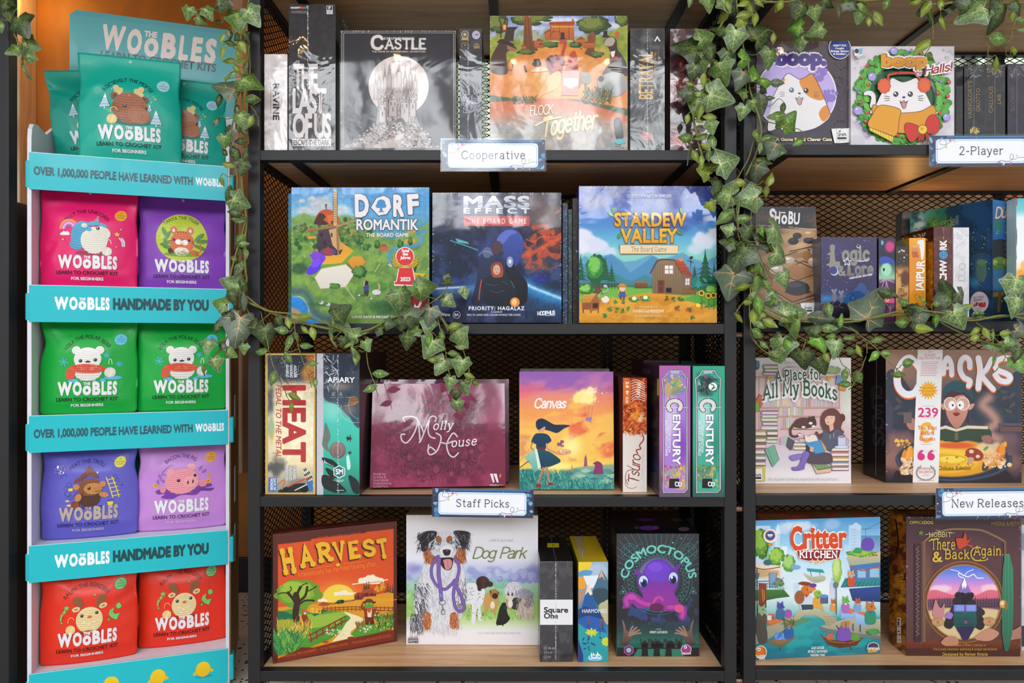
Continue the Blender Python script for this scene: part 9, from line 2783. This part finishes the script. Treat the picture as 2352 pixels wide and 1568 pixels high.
G1, G2, G3, G4, G5, G6, G7, C1 = (400, 0, .2551), (400, 400, .2934), (560, 620, .2381), (1540, 0, .2678), (1540, 380, .3062), (1760, 620, .2517), (1780, 0, .2432), (0, 0, .2678)
g = Garland('ivy strand hanging down the post between the turquoise stand and the shelves', 1)
g.stem([572, -20, 566, 60, 572, 120, 560, 190, 556, 270, 562, 340, 556, 420, 566, 500, 562, 580, 566, 640, 556, 690, 540, 740, 512, 790, 486, 830], r=.0024)
g.stem([560, 180, 540, 250, 530, 330, 545, 400, 540, 470], -.03).stem([566, 20, 520, 28, 470, 20, 430, 22], -.02, .001).stem([566, 500, 540, 590, 520, 690, 530, 760], -.03).stem([572, 240, 590, 262, 594, 290], -.03, .001).stem([566, 60, 574, 150, 566, 250, 570, 330], -.014)
g.leaves(G1, 'i 570 170 230 80 g;i 695 135 210 55 v;i 440 30 170 10 d;i 125 105 130 105 g;i 300 110 130 60 g;i 240 175 120 20 g;p 430 340 100 120 y;p 500 300 110 90 d;p 505 385 110 0 y;p 600 410 140 60 y;p 430 460 120 100 y;p 495 540 120 185 y;p 595 540 115 175 y;p 560 620 100 60 y;p 470 700 120 20 y;i 480 790 230 195 u;p 400 890 120 110 d;i 675 740 240 25 g;p 700 895 150 170 g;p 380 1090 100 120 d;i 600 1070 160 70 g;p 690 1090 130 110 y;p 480 1150 120 170 d;i 450 1260 130 90 g;p 600 1270 120 180 d;p 450 1370 100 40 d;p 550 1380 170 60 d;p 480 1480 110 10 y;i 620 1500 140 100 d;p 560 330 100 150 d;p 640 600 90 100 d;i 640 330 110 60 d;p 570 480 90 70 y;p 530 660 90 150 g;p 560 980 110 80 d;p 620 1180 100 40 d;p 520 1220 90 120 g;p 390 200 90 200 d;p 640 1390 100 110 d;p 570 1130 110 100 g')
g.leaves(G2, 'p 370 55 80 90 y;i 415 180 200 100 d;i 505 215 180 20 v;p 480 305 115 190 d;p 500 350 110 0 g;p 520 490 110 300 g;p 525 545 100 0 g;p 510 590 90 90 d;p 560 620 80 90 g;p 465 660 95 190 g;p 510 720 130 120 g;i 460 860 185 200 g;p 530 990 150 100 u;i 365 1010 150 195 g;p 395 1080 100 90 d;i 505 1190 290 100 u;p 340 1180 120 110 d;i 610 1200 150 190 d;i 265 1340 120 100 g;p 380 1345 100 60 d;i 440 1400 110 30 g;i 320 1480 140 80 v;i 220 1530 100 100 g;i 545 1360 90 90 g;i 450 960 130 80 d;p 540 860 110 60 d;p 490 760 100 110 d;i 420 1120 120 110 d')
g.done()
g = Garland('ivy strand draped along the shelf below the windmill and space games', 2)
g.stem([562, 690, 598, 706, 640, 724, 700, 742, 770, 758, 830, 768, 860, 752, 920, 738, 980, 722, 1010, 726, 1030, 760], r=.003)
g.stem([566, 680, 610, 712, 680, 722, 740, 738, 800, 762, 850, 756, 900, 730, 960, 716, 1000, 712], -.03, .002).stem([1000, 712, 1020, 790, 1030, 850, 1045, 890, 1052, 940, 1056, 950], -.034, .0014).stem([600, 715, 615, 790, 632, 850, 655, 900, 670, 930, 675, 955], -.034, .001).stem([676, 738, 686, 800, 705, 850, 715, 890], -.036, .001).stem([838, 772, 846, 840, 860, 878, 868, 910], -.036, .001).stem([985, 700, 1020, 670, 1036, 640], -.03, .001).stem([1000, 690, 1030, 670, 1060, 675, 1066, 656], -.03, .001).stem([560, 700, 590, 740, 620, 720], -.026, .001).stem([1010, 730, 1050, 770, 1066, 810, 1080, 860, 1078, 880], -.036, .001)
g.leaves(G3, 'i 210 620 230 80 d;p 430 500 120 80 y;p 575 455 155 350 y;p 370 580 150 190 g;p 430 695 165 110 g;p 665 600 130 80 y;p 580 575 100 40 y;p 595 725 130 0 g;p 170 780 155 180 g;p 420 840 130 60 g;i 930 410 220 330 d;i 910 510 200 20 g;i 835 665 220 190 v;i 1050 620 180 210 g;i 1030 760 220 165 v;i 1180 720 140 60 g;p 1090 840 130 100 y;p 1310 1000 155 0 g;p 1225 1140 140 160 g;p 285 1035 155 110 g;p 660 900 110 0 g;p 685 1080 100 80 g;p 470 1220 130 30 y;p 455 1320 100 100 y;i 1510 285 280 80 v;i 1745 175 250 350 g;i 1960 100 130 30 d;i 1970 300 150 40 v;i 2130 215 120 80 v;i 1790 420 210 100 u;i 1780 525 180 100 v;i 1640 580 160 150 g;i 1570 680 180 100 d;p 2030 540 140 340 y;i 2080 640 240 60 v;p 1905 640 130 280 g;i 1800 735 250 120 v;p 1790 680 140 90 l;p 2090 735 120 0 g;p 2020 800 120 0 g;p 1820 870 110 180 y;i 1910 910 210 120 v;i 2100 920 210 100 v;i 1985 1080 160 100 v;i 2130 1120 160 70 v;p 2170 1020 110 20 y;p 2220 1085 100 20 y;i 2045 1200 120 90 d;i 2060 1300 140 80 v;i 1600 430 230 340 d;i 1500 500 170 190 d;i 960 690 120 100 d;p 980 720 110 0 y;i 330 500 130 60 d;p 500 640 100 70 g;i 1300 560 150 200 d;i 1400 520 130 10 d;i 120 560 170 185 d')
g.done()
g = Garland('thick ivy strand hanging over the two joined black posts', 3)
g.stem([1690, -20, 1660, 50, 1630, 100, 1600, 160, 1590, 220, 1596, 290, 1610, 350, 1620, 400], r=.0026)
g.stem([1690, -20, 1700, 70, 1716, 140, 1726, 220, 1748, 290, 1738, 350, 1716, 400, 1702, 450, 1694, 520, 1712, 590, 1724, 650, 1745, 710, 1790, 735], r=.0024).stem([1720, 150, 1712, 220, 1700, 250], -.034, .001).stem([1740, 290, 1720, 360, 1694, 410, 1680, 450, 1688, 500], -.036, .0012).stem([1700, 450, 1692, 490, 1710, 550, 1760, 555], -.036, .001).stem([1716, 560, 1760, 610, 1800, 640], -.038, .001).stem([1730, 460, 1726, 520, 1750, 600, 1772, 640], -.03, .001).stem([1724, 640, 1722, 720, 1730, 780, 1770, 815, 1800, 822], -.036, .0012).stem([1592, 300, 1582, 350, 1578, 380], -.036, .001).stem([1700, 700, 1690, 720, 1710, 690, 1724, 680], -.036, .001).stem([1760, 280, 1820, 292, 1850, 310], -.036, .001)
g.leaves(G4, 'p 450 140 150 160 y;p 630 130 150 350 y;p 500 40 110 80 y;p 690 60 130 60 y;p 730 160 110 90 y;i 620 210 130 60 y;i 780 300 270 320 d;p 890 320 100 90 y;i 550 320 230 100 v;i 290 330 200 330 g;i 160 410 270 190 d;i 250 510 210 80 g;i 430 600 240 80 g;i 640 510 170 350 l;i 850 490 190 90 g;i 610 660 190 110 u;i 730 640 180 280 l;i 820 690 150 350 l;p 910 710 130 0 u;p 290 680 130 90 y;p 200 650 120 170 g;p 170 715 90 200 y;i 140 800 140 190 d;i 230 850 240 100 g;i 400 830 270 20 v;i 620 790 120 200 g;i 710 890 120 70 g;i 625 950 140 100 v;p 780 870 210 80 u;p 250 950 130 100 y;p 350 1000 130 180 y;p 150 1010 90 100 y;p 240 1030 80 30 y;i 350 1080 130 80 g;p 140 1185 145 180 g;p 270 1170 120 170 g;p 360 1200 150 80 g;p 920 990 155 180 g;i 1000 1050 190 310 l;p 970 920 100 90 d;p 850 840 80 0 d;p 740 1150 120 90 g;p 840 1180 140 350 g;i 890 1270 210 120 u;i 900 1310 120 0 l;p 800 1380 140 10 g;p 1110 1210 120 150 l;p 300 1255 90 30 y;p 215 1330 120 60 y;p 265 1370 100 90 y;p 330 1330 100 90 g;p 390 1430 140 350 y;i 480 1390 260 340 v;i 300 1480 150 200 y;p 270 1430 100 100 y;i 730 1470 200 110 u;i 350 450 170 60 d;i 480 480 150 100 d;i 560 90 130 40 d;p 760 10 110 30 y;i 420 250 140 200 d;i 340 740 150 100 d;p 800 760 110 30 d;p 640 20 120 160 y;i 200 600 150 110 d;i 470 30 150 60 g;i 330 20 150 80 g;p 170 10 90 100 g;p 780 1260 100 100 g;p 940 40 120 120 y')
g.leaves(G5, 'p 515 130 120 180 y;p 745 110 110 280 y;p 720 190 90 90 y;i 360 150 140 100 d;i 405 215 210 200 v;i 600 240 220 170 v;i 305 300 100 60 y;p 420 375 160 140 g;p 540 400 130 350 g;i 435 480 110 200 v;p 690 490 100 60 l;i 790 500 230 30 v;i 820 675 210 20 v;i 860 845 160 60 v;i 440 580 130 200 d;i 520 670 270 120 d;i 600 620 110 0 d;i 460 870 260 100 u;p 610 790 110 90 y;i 530 830 180 140 d;i 680 770 160 60 g;i 640 870 170 90 g;p 545 915 120 160 y;i 780 975 120 60 v;p 660 1040 140 80 l;p 770 1030 120 70 l;p 580 1030 80 0 y;p 505 1140 90 60 y;p 630 1130 140 80 y;p 680 1120 110 300 y;p 740 1180 120 30 y;p 690 1190 120 190 g;p 660 1255 140 20 g;p 700 1340 80 40 g;p 800 1430 130 30 g;i 600 720 160 60 d;i 730 600 110 200 d;p 560 560 110 30 d;p 620 980 110 120 g;i 690 540 120 60 d;p 720 900 100 60 g;i 580 500 140 90 d')
g.done()
g = Garland('ivy strand trailing along the shelf edge in front of the mice and pebble games', 4)
g.stem([1730, 690, 1790, 722, 1850, 738, 1920, 734, 1990, 732, 2060, 722, 2130, 722, 2200, 730, 2270, 730, 2352, 720, 2380, 716], r=.003)
g.stem([1740, 700, 1800, 740, 1860, 728, 1940, 740, 2010, 728, 2080, 712, 2160, 718, 2230, 736, 2300, 724, 2370, 734], -.032, .002).stem([1925, 745, 1970, 765, 1992, 790, 1984, 830, 1965, 870, 1950, 895], -.036, .001).stem([1950, 750, 1990, 780, 2020, 810, 2050, 840, 2080, 860], -.036, .001).stem([1910, 760, 1930, 830, 1950, 850, 1960, 880], -.034, .001).stem([2240, 740, 2290, 780, 2310, 820, 2290, 850, 2276, 860], -.036, .001).stem([1800, 740, 1850, 780, 1900, 790], -.034, .001).stem([2160, 740, 2230, 775, 2290, 790, 2340, 800], -.034, .001)
g.leaves(G5, 'i 910 1110 230 350 v;i 970 1215 250 60 g;i 830 1350 220 100 v;p 890 1340 130 60 l;i 990 1440 160 90 d')
g.leaves(G6, 'p 480 440 240 10 u;p 570 350 140 80 g;i 960 360 390 300 u;p 690 470 130 280 l;p 560 530 150 0 g;i 490 660 190 80 l;i 640 700 200 100 v;i 340 810 200 80 d;i 500 860 190 70 d;p 550 790 110 60 y;p 770 610 120 180 g;p 780 740 120 10 g;p 850 730 120 60 y;p 1000 630 130 340 g;p 1000 780 140 140 l;p 1090 760 120 0 g;p 1300 850 165 350 g;p 1200 960 125 10 g;p 720 950 120 90 g;p 840 980 160 60 g;p 720 1040 120 180 g;p 80 790 160 40 g;p 1100 210 190 20 d;p 1270 300 140 190 g;p 1430 260 140 60 g;i 1400 420 220 90 u;p 1260 480 185 180 g;p 1420 540 170 10 y;p 1540 450 130 90 l;p 1560 310 100 0 g;i 1680 220 300 270 d;i 1780 240 180 40 u;i 1740 430 240 60 v;p 1820 340 130 330 y;p 1930 400 110 0 g;i 2270 150 260 100 v;i 2290 310 230 100 v;p 1920 560 130 150 y;p 1910 620 120 170 y;p 2010 570 120 60 y;p 2080 600 120 90 g;p 2040 680 160 20 g;p 2180 580 120 350 y;i 2230 660 230 20 v;i 2320 560 160 20 u;i 2300 760 160 100 d;i 2310 850 200 60 l;p 2090 830 140 110 g;i 1290 360 120 200 d;p 1960 430 120 170 d;i 430 560 150 200 d;i 620 540 130 20 d;p 610 610 120 180 g;i 1380 340 120 200 d;p 1350 500 110 60 d;p 500 530 110 100 d')
g.done()
g = Garland('ivy strand hanging from the top shelf above the wreath cat game', 5)
g.stem([1700, -6, 1790, 4, 1880, -4, 1990, 2, 2090, -6, 2160, 10, 2240, -4, 2320, 8, 2380, 0], -.03, .0026)
g.stem([2130, 20, 2144, 60, 2142, 95, 2120, 130], -.034, .001).stem([2330, 30, 2324, 80, 2310, 110, 2316, 135], -.034, .001).stem([2262, 80, 2270, 120, 2266, 150], -.034, .001).stem([1850, 10, 1842, 60, 1838, 95], -.034, .001).stem([1960, 20, 1995, 30, 2010, 60], -.034, .001)
g.leaves(G7, 'p 60 40 130 120 y;i 240 110 230 100 d;i 380 120 150 70 g;i 200 260 160 190 l;i 400 280 170 160 g;i 245 395 150 90 g;i 610 120 230 150 u;i 810 90 230 100 g;p 890 195 100 90 y;p 980 160 155 60 y;p 1060 25 130 120 g;i 1440 110 210 170 d;p 1590 200 155 70 y;p 1570 30 110 90 y;p 1430 70 155 120 y;p 1650 100 110 0 d;i 1890 110 300 160 v;i 2110 140 340 110 d;p 2240 145 100 90 y;p 1400 425 180 140 y;p 1480 530 150 10 g;p 2120 360 230 0 g;p 2270 470 165 340 y;p 2105 600 150 60 y;p 2320 190 110 0 g;p 2340 275 100 0 g;i 700 40 160 30 d;i 500 20 150 20 d;p 1330 10 120 180 y;i 2290 60 160 60 d;i 1780 40 150 200 d')
g.done()
g = Garland('short ivy strand at the top beside the whitewashed post, by the orange plywood', 6)
g.stem([8, -20, 22, 30, 34, 80, 48, 110, 52, 150], -.03, .002).stem([30, 60, 56, 90, 66, 110], -.03, .001)
g.leaves(C1, 'i 60 100 150 80 g;i 170 200 240 60 d;p 5 220 100 90 g;i 240 380 190 20 g;i 120 430 130 150 g;i 260 490 120 20 g;i 215 620 140 60 v;i 40 30 150 100 d')
g.done()
